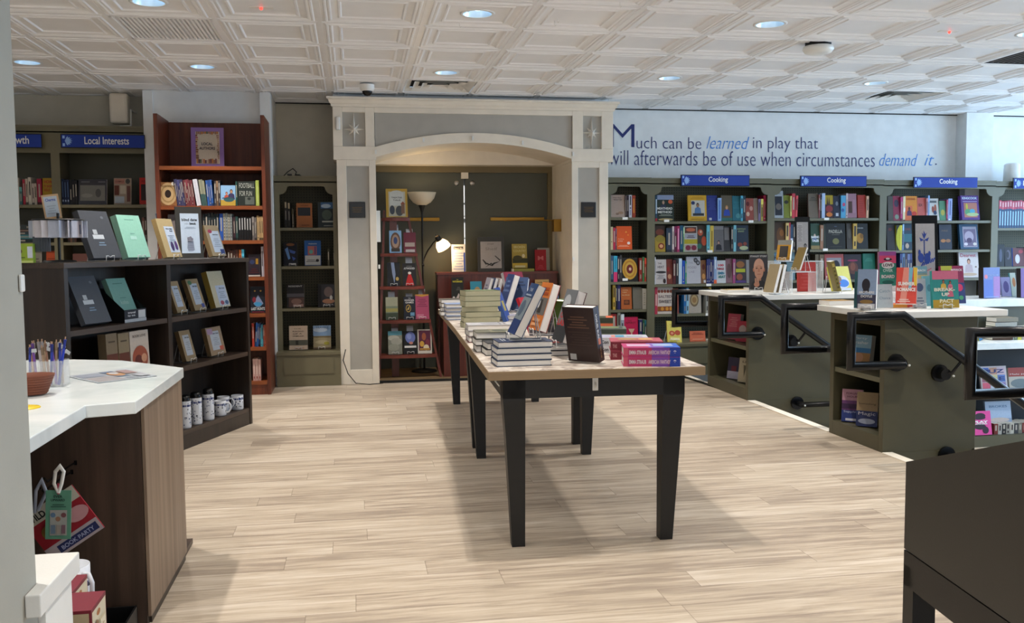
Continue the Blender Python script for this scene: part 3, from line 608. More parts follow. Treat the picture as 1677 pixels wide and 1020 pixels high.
# purple sign
def placard(name, label, cat, loc, yaw_, lean, w_, h_, frame, face, art, t_=.012, stand=None, glass=None):
    m = MB(); m.box(-w_/2, w_/2, 0, t_, 0, h_); o = m.build(name, frame)
    f = MB(); f.art((-w_/2, -.0002, 0), (1, 0, 0), (0, 0, 1), w_, h_, [('r',)+face]+list(art)); f.build('printed_sheet', PR, o)
    put(o, loc, yaw_, lean)
    return tag(o, label, cat)
p = ay(342, 272, 8.05)
rnd = random.Random(3); bks = []
for k in range(13):
    u = .16+.052*k; c = rnd.choice(['a04048', 'c07838', '5a6a48', '8a5a3a', 'c8a890', '6a3040'])
    bks += [('r', u, .11, u+.045, .19+.04*rnd.random(), c), ('r', u, .82+.03*rnd.random(), u+.045, .9, rnd.choice(['a04048', 'c07838', '5a6a48', 'a07868']))]
for k in range(12):
    v = .22+.05*k; bks += [('r', .15, v, .2+.04*rnd.random(), v+.04, rnd.choice(['b06868', 'c8a070', '8a5a3a'])), ('r', .78+.04*rnd.random(), v, .86, v+.04, rnd.choice(['b08878', 'c8a890', '6a5040']))]
placard('tabletop_sign', 'purple-bordered LOCAL AUTHORS sign on top shelf of mahogany case', 'sign', (p.x, 8.0, 1.893), 0, 4, .262, .335, paint('purple_board', '8566a8', .5), (.14, .1, .87, .9, 'd8ccb8'), bks+[('t', 'LOCAL', .5, .55, .34, .07, '2a2440', .03), ('t', 'AUTHORS', .5, .44, .48, .07, '2a2440', .03)])
# ------------------------------------------------------------------ wall quotation
def qx(x, y): return ay(x, y, 8.848)
wl = empty('wall_lettering', (4.2, 8.848, 2.2))
def q(s, xa, xb, yt, yb2, mt='ink', **k):
    a = qx(xa, yb2); c = qx(xb, yt); vs, fs, _ = textmesh(s, k.get('bold', -.012), k.get('shear', 0)); W, Hh = c.x-a.x, c.z-a.z
    iv = sorted((min(vs[i][0] for i in f), max(vs[i][0] for i in f), f) for f in fs); groups = []; end = -9
    for lo, hi, f in iv:                                   # a wide gap starts a new word
        if (lo-end)*W > .055 and s[0] != '.': groups.append([])
        if not groups: groups.append([])
        groups[-1].append(f); end = max(end, hi)
    for g in groups:
        m = MB(); m.mesh([(a.x-4.2+p[0]*W, -.001, a.z-2.2+p[1]*Hh) for p in vs], g); ids = sorted({i for f in g for i in f}); mp = {i: n for n, i in enumerate(ids)}
        m.v = [m.v[i] for i in ids]; m.f = [tuple(mp[i] for i in f) for f in g]; m.build('word', K[mt], wl)
q('M', 1000, 1039, 203.5, 240.5, bold=-.008); q('uch can be', 1042.5, 1148.5, 225, 243); q('learned', 1157, 1227, 224, 243.5, 'ink2', shear=.35); q('in play that', 1233, 1340, 225, 249)
q('will afterwards be of use when circumstances', 997, 1433, 250, 270); q('demand', 1440, 1503, 252, 271.5, 'ink2', shear=.35); q('it', 1514, 1530, 253, 271, 'ink2', shear=.35); q('.', 1531.5, 1534, 267.5, 270)
tag(wl, 'navy quotation lettering on the pale wall above the cookbook cases', 'lettering')
# odds and ends on walls and case tops
p = ay(1659, 290, 8.6); r = empty('cylinder_speaker', (p.x, 8.62, 1.848)); MB().lathe([(.0001, .2), (.06, .198), (.078, .18), (.082, .02), (.078, 0)], n=24).build('body', K['white'], r); tag(r, 'white cylindrical device on top of the far right bookcases', 'device')
p = ay(196, 180, 8.5); r = empty('wall_speaker', (p.x, 8.5, p.z)); MB().box(-.075, .075, -.05, .07, -.12, .14).build('cabinet', K['cream'], r, bevel=.02); MB().tube([(.09, .19, .0), (.09, .0, .0), (.09, -.01, -.14), (0, -.01, -.14)], .008, 6).build('bracket', K['white'], r)
tag(r, 'cream loudspeaker on a wall bracket above the Local Interests bookcase', 'speaker')
m = MB(); m.tube([(-.08, 0, .006), (-.05, .02, .04), (0, .0, .07), (.03, .01, .04), (.02, -.02, .008), (.07, 0, .008)], .004, 6); m.box(-.05, -.01, -.02, .02, 0, .02); m.box(.02, .06, -.01, .02, 0, .018)
tag(m.build('cable_clutter', K['blkm'], loc=(-.52, 8.5, 1.864)), 'small tangle of dark cable on top of the niche bookcase', 'cable')
m = MB(); m.tube([ay(566, 572, 8.2), ay(562, 590, 8.19), ay(570, 612, 8.18)*1, Vector((.0, 8.17, .02)), Vector((.12, 8.15, .008)), Vector((.24, 8.19, .01))], .004, 6)
tag(m.build('cable', K['blkm']), 'thin black cable trailing down beside the left foot of the arch', 'cable')
# ------------------------------------------------------------------ olive end counters and handrails by the stairs
def endcounter(label, y0, y1, x1, topx, zmid, xt=2.955):
    r = empty('end_counter', (3.02, (y0+y1)/2, 0)); m = MB(); O = Vector((3.02, (y0+y1)/2, 0))
    def bx(m_, a, b_, c, d, e, f, mt=None): m_.box(a-O.x, b_-O.x, c-O.y, d-O.y, e, f, mt)
    m = MB(); t = .045; xs = 3.36
    bx(m, 3.02, x1, y0, y0+t, 0, .79); bx(m, 3.02, x1, y1-t, y1, 0, .79); bx(m, xs, x1, y0+t, y1-t, 0, .79); bx(m, 3.02, xs, y0+t, y1-t, .74, .79); bx(m, 3.02, xs, y0+t, y1-t, 0, .09)
    bx(m, 3.09, x1, y0, y0+.02, -.62, 0); bx(m, 3.09, x1, y1-.02, y1, -.62, 0); bx(m, x1-.02, x1, y0, y1, -.62, 0); bx(m, 3.09, 3.11, y0, y1, -.62, 0)
    m.build('body', K['greend'], r, bevel=.002)
    m = MB(); bx(m, 3.02+.01, xs, y0+t, y1-t, zmid-.03, zmid); m.build('shelf', K['green'], r)
    m = MB(); bx(m, xt, topx, y0-.045, y1+.06, .79, .828); m.build('countertop', K['wtop'], r, bevel=.004)
    tag(r, label, 'counter', 'olive end counters beside the stairs')
endcounter('olive end counter with white top, the farther one beside the stairs', 6.67, 7.5, 4.1, 4.35, .42)
endcounter('olive end counter with white top, the nearer one, its shelves holding novels', 4.82, 5.43, 3.62, 3.78, .435)
endcounter('olive end counter just outside the right edge of the picture', 2.91, 3.61, 3.62, 3.78, .435, 3.005)
def rail(label, Y, side):     # side +1: fixed to a panel behind it (larger Y)
    r = empty('handrail', (2.75, Y, .81)); Z = .81; m = MB()
    P = lambda x, z: (x-2.75, 0, z-Z)
    m.tube([P(3.08, .53), P(2.752, .53), P(2.752, .812), P(3.07, .812), P(3.95, .21)], .025, 12)
    m.build('rail_pipe', K['blkm'], r)
    m = MB()
    def fl(x, z):
        m.tube([(x-2.75, side*.1, z-Z), (x-2.75, side*.082, z-Z)], .052, 16); m.tube([(x-2.75, side*.09, z-Z), (x-2.75, side*.03, z-Z)], .034, 12)
    fl(3.09, .53); m.tube([P(3.05, .53), (3.09-2.75, side*.03, .53-Z)], .026, 10); m.build('flange', K['blkm'], r)
    m = MB(); fl(3.37, .46); m.tube([(3.37-2.75, side*.06, .46-Z), (3.40-2.75, side*.02, .47-Z), P(3.45, .545)], .009, 8); m.build('bracket', K['blkm'], r)
    m = MB(); m.tube([(3.43-2.75, side*.1, -.03-Z), (3.43-2.75, side*.082, -.03-Z)], .052, 16); m.tube([(3.43-2.75, side*.08, -.03-Z), (3.43-2.75, 0, -.03-Z), P(3.9, -.03)], .021, 10); m.build('lower_rail', K['blkm'], r)
    m = MB()
    for x, z in ((3.09, .53), (3.37, .46), (3.43, -.03)): m.sphere((x-2.75, -.036 if side > 0 else side*.04, z-Z), .007)
    m.build('screw', K['scr'], r)
    tag(r, label, 'handrail', 'black pipe handrails beside the stairs')
rail('black handrail fixed to the camera-facing side of the nearer end counter', 4.72, 1)
rail('black handrail fixed to the camera-facing side of the farther end counter', 6.57, 1)
rail('black handrail rising behind the nearer end counter', 5.53, -1)
rail('black handrail rising behind the farther end counter', 7.6, -1)
rail('black handrail nearest the camera, cut by the right edge of the picture', 3.71, -1)
# low white-topped bookcase on the lower floor
r = empty('low_bookcase', (5.8, 7.3, -.62)); m = MB()
m.box(-.95, 2.6, .35, .85, 0, 1.25); m.box(-.95, 2.6, 0, .4, 0, .1); m.box(-.95, -.92, 0, .4, 0, .9); m.build('body', K['greend'], r); MB().box(-.92, 2.6, .33, .36, .1, .88).build('back_board', K['nav'], r)
MB().box(-.98, 2.6, -.02, .42, .885, .945).build('lower_top', K['ctop'], r, bevel=.003); MB().box(-1.0, 2.6, .28, .88, 1.245, 1.315).build('upper_top', K['ctop'], r, bevel=.003)
MB().box(-.92, 2.6, .02, .33, .46, .48).build('shelf', K['greend'], r)
tag(r, 'low two-tier bookcase with white tops on the lower floor at right', 'bookcase')
# ------------------------------------------------------------------ the two black-legged book tables
def table(label, x, y, rot):
    r = empty('display_table', (x, y, 0), (0, 0, -math.radians(rot))); W, L, Z = .876, 1.83, .735
    t = MB().box(0, W, 0, L, Z-.036, Z-.001).build('tabletop', K['tedge'], r, bevel=.002)
    MB().box(.002, W-.002, .002, L-.002, Z-.001, Z).build('top_surface', K['ttop'], t)
    m = MB(); a = .065; m.box(a, W-a, a, a+.022, Z-.12, Z-.036); m.box(a, W-a, L-a-.022, L-a, Z-.12, Z-.036); m.box(a, a+.022, a, L-a, Z-.12, Z-.036); m.box(W-a-.022, W-a, a, L-a, Z-.12, Z-.036)
    m.build('apron', K['blk'], r)
    for sx in (0, 1):
        for sy in (0, 1):
            ox = a if sx == 0 else W-a; oy = a if sy == 0 else L-a; dx = 1 if sx == 0 else -1; dy = 1 if sy == 0 else -1
            m = MB(); lv = []
            for z, o_ in ((Z-.036, 0), (Z-.13, 0), (.45, .012), (0, .037)):
                q = [(ox+dx*o_, oy+dy*o_), (ox+dx*.09, oy+dy*o_), (ox+dx*.09, oy+dy*.09), (ox+dx*o_, oy+dy*.09)]; lv += [(u, v, z) for u, v in q]
            m.mesh(lv, [(0, 1, 2, 3), (15, 14, 13, 12)]+[(4*k+i, 4*k+4+i, 4*k+4+(i+1) % 4, 4*k+(i+1) % 4) for k in range(3) for i in range(4)])
            m.build('leg', K['blk'], r)
    m = MB().box(W/2-.012, W/2+.012, a-.007, a, Z-.095, Z-.037); m.tube([(W/2, a-.012, Z-.06), (W/2, a-.02, Z-.07), (W/2, a-.012, Z-.08)], .004, 6); m.build('latch_plate', K['scr'], r, bevel=.003)
    for q in (.02, L-.02) if y < 4 else (.02,): MB().tube([(a-.004, .15 if q < 1 else L-.15, Z-.04), (a-.02, .15 if q < 1 else L-.15, Z-.06), (a-.004, .15 if q < 1 else L-.15, Z-.08)], .004, 6).build('side_hook', K['scr'], r)
    return tag(r, label, 'table', 'black-legged book tables')
table('black-legged display table nearest the camera, holding the front book stacks', .507, 3.49, 2.4)
table('black-legged display table behind the front one, close to the arch', .586, 5.335, 1.9)
# ------------------------------------------------------------------ dark walnut low bookcase at left
DP = Vector((-1.041, 5.733, 0)); DA = math.atan2(.813, .323); Dd = Vector((math.cos(DA), math.sin(DA), 0)); Dn = Vector((Dd.y, -Dd.x, 0))
r = empty('low_bookcase', DP, (0, 0, DA)); S0, S1, SM = -.99, .875, -.09; TZ = 1.157; DD = .285
m = MB()
for a, c in ((S0, S0+.03), (S1-.028, S1), (SM-.02, SM+.02)): MB().box(a, c, 0, DD, 0, TZ-.028).build('upright', K['walnut'], r)
MB().box(S0-.004, S1+.004, -.006, DD, TZ-.028, TZ).build('top_board', K['walnutx'], r, bevel=.002)
MB().box(S0+.02, S1-.02, DD-.012, DD-.002, .02, TZ-.03).build('back_panel', K['walnut'], r)
for z in (.815, .507, .115):
    for a, c in ((S0+.03, SM-.02), (SM+.02, S1-.028)): MB().box(a, c, .006, DD-.012, z-.028, z).build('shelf', K['walnutx'], r)
MB().box(S0+.03, S1-.028, .004, .02, 0, .087).build('kickboard', K['walnut'], r)
tag(r, 'low dark walnut bookcase at left with kraft-wrapped books on top', 'bookcase')
DROT = math.degrees(DA)
def dz(x, y, z, dep=.1):         # point on one of its shelves seen at a pixel
    return az(x, y, z)
# ------------------------------------------------------------------ white quartz counter at left
r = empty('service_counter', (-.67, 3.0, 0)); O = Vector((-.67, 3.0))
out = [(-.646, 3.62), (-.646, 2.843), (-.775, 2.80), (-.775, 1.9), (-1.9, 1.9), (-1.9, 4.4), (-1.4, 4.02), (-1.14, 4.0), (-.936, 3.917)]
out = [(a-O.x, b_-O.y) for a, b_ in out]
m = MB(); m.prism(out, lambda x, y: (x, y, .732), lambda x, y: (x, y, .77)); m.build('countertop', K['ctop'], r, bevel=.003)
m = MB(); m.box(-.01, 0, .055, .70, .03, .732); m.build('side_panel', K['oak'], r)
m = MB(); m.box(-.012, -.004, .08, .69, 0, .03); m.build('kickboard', K['walnut'], r)
m = MB(); m.box(-.9, -.012, .05, .065, 0, .732); m.box(-.9, -.012, .065, .9, 0, .02); m.box(-.9, -.88, .05, .9, 0, .732); m.build('front_panel', K['walp'], r)
m = MB(); m.box(-.9, -.012, .07, .68, .02, .7); m.build('carcass', K['walnut'], r)
m = MB(); m.box(-.62, -.6, -1.0, .05, 0, .732); m.build('wing_panel', K['dark'], r)
tag(r, 'L-shaped service counter with white quartz top and brown laminate sides', 'counter')
# grey column and its little white ledge, nearest at left
struct(MB().box(-1.8, -.452, .9, 1.362, 0, CE+.01).build('wall_column', K['colum']))
m = MB(); m.prism([(-.9, 1.494), (-.431, 1.494), (-.431, 1.312), (-.4515, 1.312), (-.4515, 1.364), (-.9, 1.364)][::-1], lambda x, y: (x, y, .718), lambda x, y: (x, y, .75))
r = m.build('ledge', K['wtop'], bevel=.002); MB().box(-.9, -.443, 1.366, 1.488, 0, .718).build('support_panel', K['white'], r)
tag(r, 'narrow white ledge wrapping the foot of the grey column', 'ledge')
p = ax(38, 455, -.45); m = MB().box(-.4515, -.4475, 1.345, 1.36, 1.163, 1.187); tag(m.build('latch_plate', K['white'], bevel=.002), 'small white plate on the edge of the grey column', 'plate')
# dark slanted case on black legs, near right
ang = math.radians(-7.4); r = empty('slanted_display_case', (1.183, 1.797, 0), (0, 0, ang))
# local: -y runs toward the camera along the panel, +x is away to the right
r.rotation_euler = (0, 0, -math.radians(7.4))
m = MB(); pts = [(0, .55), (0, .743), (-1.1, 1.10), (-1.1, .55)]
m.prism(pts, lambda y, z: (0, y, z), lambda y, z: (.75, y, z)); m.build('case_body', K['darkcase'], r)
m = MB(); m.box(.0, .75, -1.1, 0, .515, .547); m.box(0, .03, -1.1, 0, .47, .515); m.box(0, .75, -.03, 0, .47, .515); m.build('apron', K['blk'], r)
for a, c in ((0, -.045), (.7, -.045), (0, -1.1), (.7, -1.1)): MB().box(a, a+.05, c, c+.045, 0, .515).build('leg', K['blk'], r)
MB().box(.012, .04, -.075, -.045, .46, .48).build('corner_block', K['blk'], r)
tag(r, 'dark slanted-top display case on black legs at the near right', 'display case')
# ------------------------------------------------------------------ alcove furniture
r = empty('ladder_shelf', (.49, 8.5, .02)); zs = [1.49, 1.165, .862, .553, .235]; L_ = [.262, .245, .232, .222, .212]; R_ = [.519, .584, .642, .694, .742]
def ys(z): return 8.40+.13*(z/1.5)
m = None
for side, xs_ in ((0, (.278, .200)), (1, (.505, .79))):
    m = MB(); xt, xb = xs_; zt = 1.56; th = .022
    A = [(xb-.49, ys(0)-8.5, 0), (xb-.49, ys(0)-8.5+.05, 0), (xt-.49, ys(zt)-8.5+.05, zt-.02), (xt-.49, ys(zt)-8.5, zt-.02)]
    B = [(x+(th if side == 0 else -th), y, z) for x, y, z in A]
    m.mesh(A+B, [(0, 1, 2, 3), (7, 6, 5, 4)]+[(i, 4+i, 4+(i+1) % 4, (i+1) % 4) for i in range(4)]); m.build('side_rail', K['cherry'], r)
for i, z in enumerate(zs):
    a, c = L_[i]-.49, R_[i]-.49; y = ys(z)-8.5; n_ = 8; w0 = (a+c)/2
    pts = [(a+(c-a)*k/n_, y-.03-.035*math.sin(math.pi*k/n_)) for k in range(n_+1)]+[(c, y+.14), (a, y+.14)]
    MB().prism(pts, lambda x, y_: (x, y_, z-.02-.028), lambda x, y_: (x, y_, z-.02)).build('shelf', K['cherryx'], r)
MB().box(-.155, -.09, .02, .05, 0, 1.5).build('back_post', K['cherry'], r)
tag(r, 'reddish-brown ladder shelf of face-out books inside the arch at left', 'shelf')
r = empty('floor_lamp', (.655, 8.80, .02)); y0 = 0
MB().lathe([(.0001, .03), (.06, .028), (.12, .014), (.125, 0)], n=28).build('base', K['blk'], r)
MB().tube([(0, 0, .02), (0, 0, 1.55)], .0095, 10).build('pole', K['blk'], r)
MB().lathe([(.01, 1.53), (.018, 1.56), (.035, 1.6), (.04, 1.605)], n=16).build('socket', K['blk'], r)
s_ = MB(); s_.lathe([(.04, 1.6), (.085, 1.625), (.118, 1.665), (.134, 1.71), (.137, 1.722), (.131, 1.71), (.114, 1.667), (.082, 1.63), (.0001, 1.608)], n=32); s_.build('bowl_shade', K['shade'], r)
arm = MB(); arm.tube([(.0, 0, 1.04), (.012, 0, 1.09), (.05, -.02, 1.17), (.1, -.05, 1.24), (.14, -.08, 1.275)], .007, 8); arm.tube([(-.012, 0, 1.03), (.012, 0, 1.03)], .014, 8); arm.build('side_arm', K['blk'], r)
hd = MB(); hd.lathe([(.022, .05), (.026, .04), (.026, .01), (.03, 0)], n=16); hd.tube([(0, 0, .05), (0, .0, .075)], .004, 6); R0 = (math.radians(12), math.radians(-32), 0)
hd.build('lamp_head', K['blk'], r, loc=(.155, -.09, 1.262), rot=R0)
sh = MB(); sh.lathe([(.024, .005), (.045, -.012), (.064, -.045), (.07, -.09)], n=28); sh.build('reading_shade', K['glow'], r, loc=(.155, -.09, 1.262), rot=R0)
MB().sphere((0, 0, 0), .022).build('bulb', K['bulb'], r, loc=(.19, -.10, 1.21))
tag(r, 'black floor lamp with white bowl shade and lit side lamp', 'lamp')
light('lamp_bulb', 'POINT', (.655+.195, 8.685, 1.19), 3.2, (1, .78, .48), shadow_soft_size=.03)
light('alcove_uplight', 'POINT', (.655, 8.8, 1.70), 1.6, (1, .8, .55), shadow_soft_size=.05)
# cherry cabinet with a raised back
r = empty('cherry_cabinet', (1.372, 8.72, .02)); W = .585
m = MB(); m.box(-W, W, 0, .2, 0, .955); m.build('hutch_body', K['cherry'], r, bevel=.003); MB().box(-W-.008, W+.008, -.01, .2, .935, .957).build('top_board', K['cherryx'], r)
m = MB(); m.box(-W+.02, W, -.32, -.001, .0, .62); m.build('lower_body', K['cherry'], r); MB().box(-W, W+.01, -.34, 0, .62, .64).build('desk_top', K['cherryx'], r, bevel=.003)
tag(r, 'cherry wood cabinet inside the arch behind the book tables', 'cabinet')

a = az(1116, 616, 0); b_ = az(1180, 637, 0); d_ = (b_-a).normalized(); n_ = Vector((-d_.y, d_.x, 0))*.022; m = MB()
m.mesh([tuple(v+Vector((0, 0, z))) for z in (.001, .006) for v in (a-n_, b_-n_, b_+n_, a+n_)], [(3, 2, 1, 0), (4, 5, 6, 7), (0, 1, 5, 4), (1, 2, 6, 5), (2, 3, 7, 6), (3, 0, 4, 7)])
tag(m.build('floor_strip', K['blkm']), 'dark metal strip on the floor between the table and the farther end counter', 'floor strip')
# ------------------------------------------------------------------ shelf rows
def man(skin='c89878', hair='3a2a20', top='4a6a98', cu=.5, v0=.1, sc=.8): return ('m', cu, v0, sc, skin, hair, top)
C0, C1, C2, C3, C4 = 'narrow cookbook case', 'first Cooking bookcase', 'second Cooking bookcase', 'third Cooking bookcase', 'far right bookcase'
YB = 8.475
row(C0, 'top shelf', YB, 1.487, [
 ('s', 997.4, 1001, 319.8, '8a9088'), ('f', 1001, 1023.5, 319.3, 'b39d90', dict(art=[('t', 'What They', .45, .84, .6, .05, '4a3038'), ('t', 'Never Told', .5, .76, .6, .05, '4a3038'), ('e', .7, .2, .2, .06, 'a08068'), ('e', .45, .15, .12, .05, '8a7060')], d='tan book with handwritten title')),
 ('s', 1023.8, 1026.3, 319, '6b5a55'), ('s', 1026.4, 1030, 319.5, '2e1a28'), ('s', 1030, 1035, 318.2, 'd0d0dc', dict(sp=[('r', .3, .55, .7, .95, '303038'), ('e', .5, .42, .25, .03, '202020'), ('r', .35, .1, .65, .35, '8890b0')])), ('s', 1035.2, 1041, 318.5, 'a03a20', dict(sp=[('r', .3, .2, .7, .85, 'd88a30')]))])
row(C0, 'second shelf', YB, 1.18, [
 ('s', 994.5, 999.2, 370, '5a5a50'), ('s', 999.4, 1004, 370, 'd0c09a', dict(sp=[('e', .5, .35, .2, .02, '303020')])), ('s', 1004.2, 1008.2, 372.7, 'b82848'), ('s', 1008.3, 1010, 374, '4a4a60'),
 ('f', 1010.2, 1035.3, 370.8, 'dc5618', dict(art=[('l', .08, .12, .8, .2, 'f0b090', 2), ('t', 'Cooking', .28, .42, .36, .05, 'f0c0a0'), ('t', 'at Home', .25, .34, .3, .05, 'f0c0a0'), ('e', .78, .27, .1, .06, 'f0e0d8'), ('p', [(.55, .72), (.7, .72), (.63, .8)], 'f0a040'), ('p', [(.7, .6), (.8, .6), (.75, .66)], 'f0a040')], d='bright orange cookbook'))])
row(C0, 'third shelf', YB, .872, [
 ('s', 994.7, 999.8, 415, '1f6a62', dict(sp=[('e', .4, .45, .3, .06, 'c0b040')])), ('s', 1000, 1004.6, 418.5, '3a5a78'), ('s', 1004.8, 1011.2, 419, '38a8c8', dict(sp=[('r', 0, 0, 1, .38, 'd83870'), ('r', .3, .5, .7, .9, '2888a8')])), ('s', 1011.4, 1014.8, 418, '1a1a30'), ('s', 1015, 1018.4, 416, '3a3a3c'),
 ('f', 1018.6, 1045, 422.5, '14100c', dict(art=[('e', .5, .52, .46, .44, 'c89a30'), ('e', .5, .52, .38, .36, 'b07a20'), ('e', .5, .52, .3, .29, 'c8a040'), ('e', .5, .52, .2, .19, '6a1410'), ('e', .52, .52, .08, .07, 'e0b8a0')], d='black book with golden round plate')),
 ('s', 1046.5, 1051.7, 421.5, '8a2018'), ('s', 1052, 1055.6, 421, '3f7a48'), ('s', 1055.8, 1058.4, 421, 'b84030')])
row(C0, 'fourth shelf', YB, .605, [
 ('s', 995, 1000.5, 478, '7a7460'), ('s', 1003.5, 1008, 465, 'c8a440'), ('s', 1008.2, 1011, 466, '1a1a20'), ('s', 1011.2, 1016.4, 465.2, '26265e'),
 ('f', 1017.5, 1035, 471, 'b45e28', dict(art=[('t', 'Cooking', .4, .84, .5, .06, 'e0c090'), ('t', 'in season', .35, .75, .4, .05, 'e0c090'), ('t', 'this Month', .45, .62, .7, .05, 'e0c090'), ('r', .25, .2, .8, .42, '5a2a14'), ('e', .5, .32, .2, .07, '8a4a20')], d='rust orange cookbook')), ('f', 1037, 1051.5, 471, '6e6a5e', dict(d='grey-brown book')), ('s', 1051.7, 1059.2, 471.5, 'b0aca0', dict(sp=[('l', .3, .2, .7, .85, '8a8678', 6)]))])
row(C0, 'base shelf', YB, .33, [
 ('s', 1000, 1010, 514, 'a02828'), ('s', 1011.2, 1016.5, 510.3, 'a8a89a'), ('s', 1016.8, 1022.3, 514.2, 'a8b0c0'),
 ('f', 1022.7, 1045.3, 519.8, 'c81a52', dict(art=[('t', 'THE', .4, .78, .3, .07, '7a1030'), ('t', 'SPIRIT', .5, .66, .75, .1, '7a1030'), ('p', [(.3, .42), (.75, .42), (.62, .25), (.42, .25)], 'e0b8a0'), ('r', .47, .1, .57, .28, 'e0b8a0'), ('r', .38, .08, .66, .11, 'e0b8a0')], d='crimson book with pale goblet')),
 ('s', 1046, 1052.5, 522.6, '2a2a60'), ('s', 1052.7, 1055.5, 523, '2a6a4a'), ('s', 1055.7, 1059.2, 523, '1f5a68')])
row(C1, 'top shelf', YB, 1.449, [
 ('s', 1073.2, 1076.6, 319.3, '24485e', dict(sp=[('r', .2, .3, .8, .85, 'c0d8e8'), ('r', 0, 0, 1, .12, 'a82030')])),
 ('f', 1076.8, 1104.2, 319.6, '1e2c22', dict(art=[('r', 0, .82, 1, 1, '8898b8'), man('b89078', '8a8070', '28304a', .38, .42, .62), ('e', .8, .74, .13, .08, 'd06038'), ('t', 'MEATHEAD', .46, .44, .9, .09, 'e8e8e0', .03), ('t', 'METHOD', .46, .3, .84, .09, 'e8e8e0', .03), ('l', .1, .2, .9, .27, 'a0a898', 2), ('e', .5, .06, .45, .05, 'a89868')], d='dark cookbook with bald man on cover')),
 ('f', 1127.6, 1158, 320, 'd4a41e', dict(art=[('l', .15, .87, .85, .96, 'b08010', 2), ('r', .17, .18, .9, .8, 'c8c4b8'), man('a87858', '2a2018', '5a80b0', .52, .28, .62), ('r', .25, .2, .85, .3, '2e2e30'), ('e', .27, .7, .1, .07, '2a3a68'), ('l', .15, .05, .85, .13, 'b08010', 1)], d='yellow cookbook, man in blue shirt')),
 ('f', 1158.3, 1175.4, 320.2, '1e2e80', dict(art=[('l', .1, .45, .9, .9, '3a4a98', 9), ('r', .2, .03, .45, .12, 'c8c8d0')], d='royal blue book back cover')), ('s', 1175.5, 1181.8, 322.6, '96bcf0', dict(sp=[('r', .3, .1, .7, .9, '4a78c8')])),
 ('f', 1182, 1200, 320, '5c5240', dict(art=[man('c89878', 'a88048', '2a48a8', .5, .2, 1.0), ('r', 0, 0, 1, .12, '2a6a68')], d='cookbook, blonde woman in blue')), ('f', 1200.6, 1213.2, 321, '1a6878', dict(art=[('e', .7, .2, .3, .1, '488a90'), ('l', .1, .5, .9, .8, '2a7a88', 4)], d='teal patterned book')), ('s', 1213.4, 1217, 320, '58b8d8'), ('s', 1217.2, 1221.3, 320, '203848'),
 ('f', 1221.6, 1235, 325, '96483c', dict(art=[('e', .3, .3, .2, .1, 'd0b098'), ('e', .7, .55, .2, .1, 'c89888'), ('e', .3, .75, .2, .1, '601818')], d='reddish food cookbook')), ('f', 1235.2, 1241.8, 325, '8c7a6a'), ('s', 1242, 1246.2, 325, '84749a'), ('s', 1246.4, 1250.3, 324.7, 'c0b05a'), ('s', 1250.5, 1254.6, 318.6, 'ac1a42')])
row(C1, 'second shelf', YB, 1.153, [
 ('f', 1073, 1090, 369.8, '38261c', dict(art=[('e', .5, .75, .4, .12, '6a3020'), ('r', 0, 0, 1, .55, 'a08828'), ('e', .5, .5, .45, .14, '8a7a28'), ('e', .6, .22, .3, .12, '7a2818'), ('e', .6, .22, .18, .07, 'd8a070')], d='dark book with olive pot')),
 ('s', 1091, 1100.8, 372, '2a3a4e'), ('s', 1101, 1104.2, 370, 'e0d0d0'), ('s', 1104.4, 1108.6, 370.3, '5a1438'), ('s', 1108.8, 1113.2, 370, 'a82a60', dict(sp=[('r', .3, .1, .7, .9, 'e8a8c8')])), ('s', 1113.4, 1119, 368.5, '1a5a78'), ('s', 1119.2, 1121, 371, '9ac890'),
 ('f', 1121.2, 1142.8, 370.5, 'c0bcb4', dict(art=[('r', .06, .72, .94, .96, '5a3830'), ('r', .06, .52, .94, .7, 'a0a4b0'), ('r', .0, .3, 1, .48, 'b0a01c'), ('r', .06, .04, .94, .27, 'a89a90'), ('e', .28, .15, .2, .1, '7a1a38'), ('e', .72, .15, .2, .1, '7a1a38'), ('l', .2, .54, .8, .66, '5a3848', 2), ('e', .5, .85, .35, .07, 'c86a48')], d='pale cookbook, yellow band, beets')),
 ('f', 1143, 1157.2, 369, '3c3024', dict(art=[('e', .35, .72, .3, .12, 'c05838'), ('e', .75, .4, .3, .18, 'b84824'), ('e', .2, .2, .25, .1, '2a6a58'), ('e', .4, .75, .12, .05, 'e0b898')], d='dark cookbook with tomatoes')), ('s', 1157.4, 1162.8, 367.8, '70c4d4'),
 ('s', 1163, 1169, 367.8, 'dcbc4c', dict(sp=[('r', .35, .2, .65, .8, '7a6420')])), ('f', 1169.3, 1186, 370.5, '6a6668', dict(art=[man('b89080', '120e10', '161420', .5, .05, 1.0), ('r', 0, .86, 1, 1, '8a8688')], d='grey book, dark-haired woman')), ('f', 1186.2, 1196.6, 371, '302e30', dict(art=[('r', .1, .45, .85, .95, '787474')], d='charcoal photo book')), ('s', 1197, 1201.3, 371, '28262a'), ('s', 1201.5, 1206, 368.2, '80c4d4'),
 ('f', 1206.4, 1226.8, 369, '1c2c40', dict(art=[('t', 'EVERYDAY', .45, .82, .7, .06, '98a878'), ('t', 'GRAND', .4, .73, .5, .06, '98a878'), ('e', .6, .12, .35, .08, 'a8b088'), ('e', .3, .25, .2, .08, '803828'), ('e', .7, .28, .15, .07, '803828')], d='navy vegetable cookbook'))])
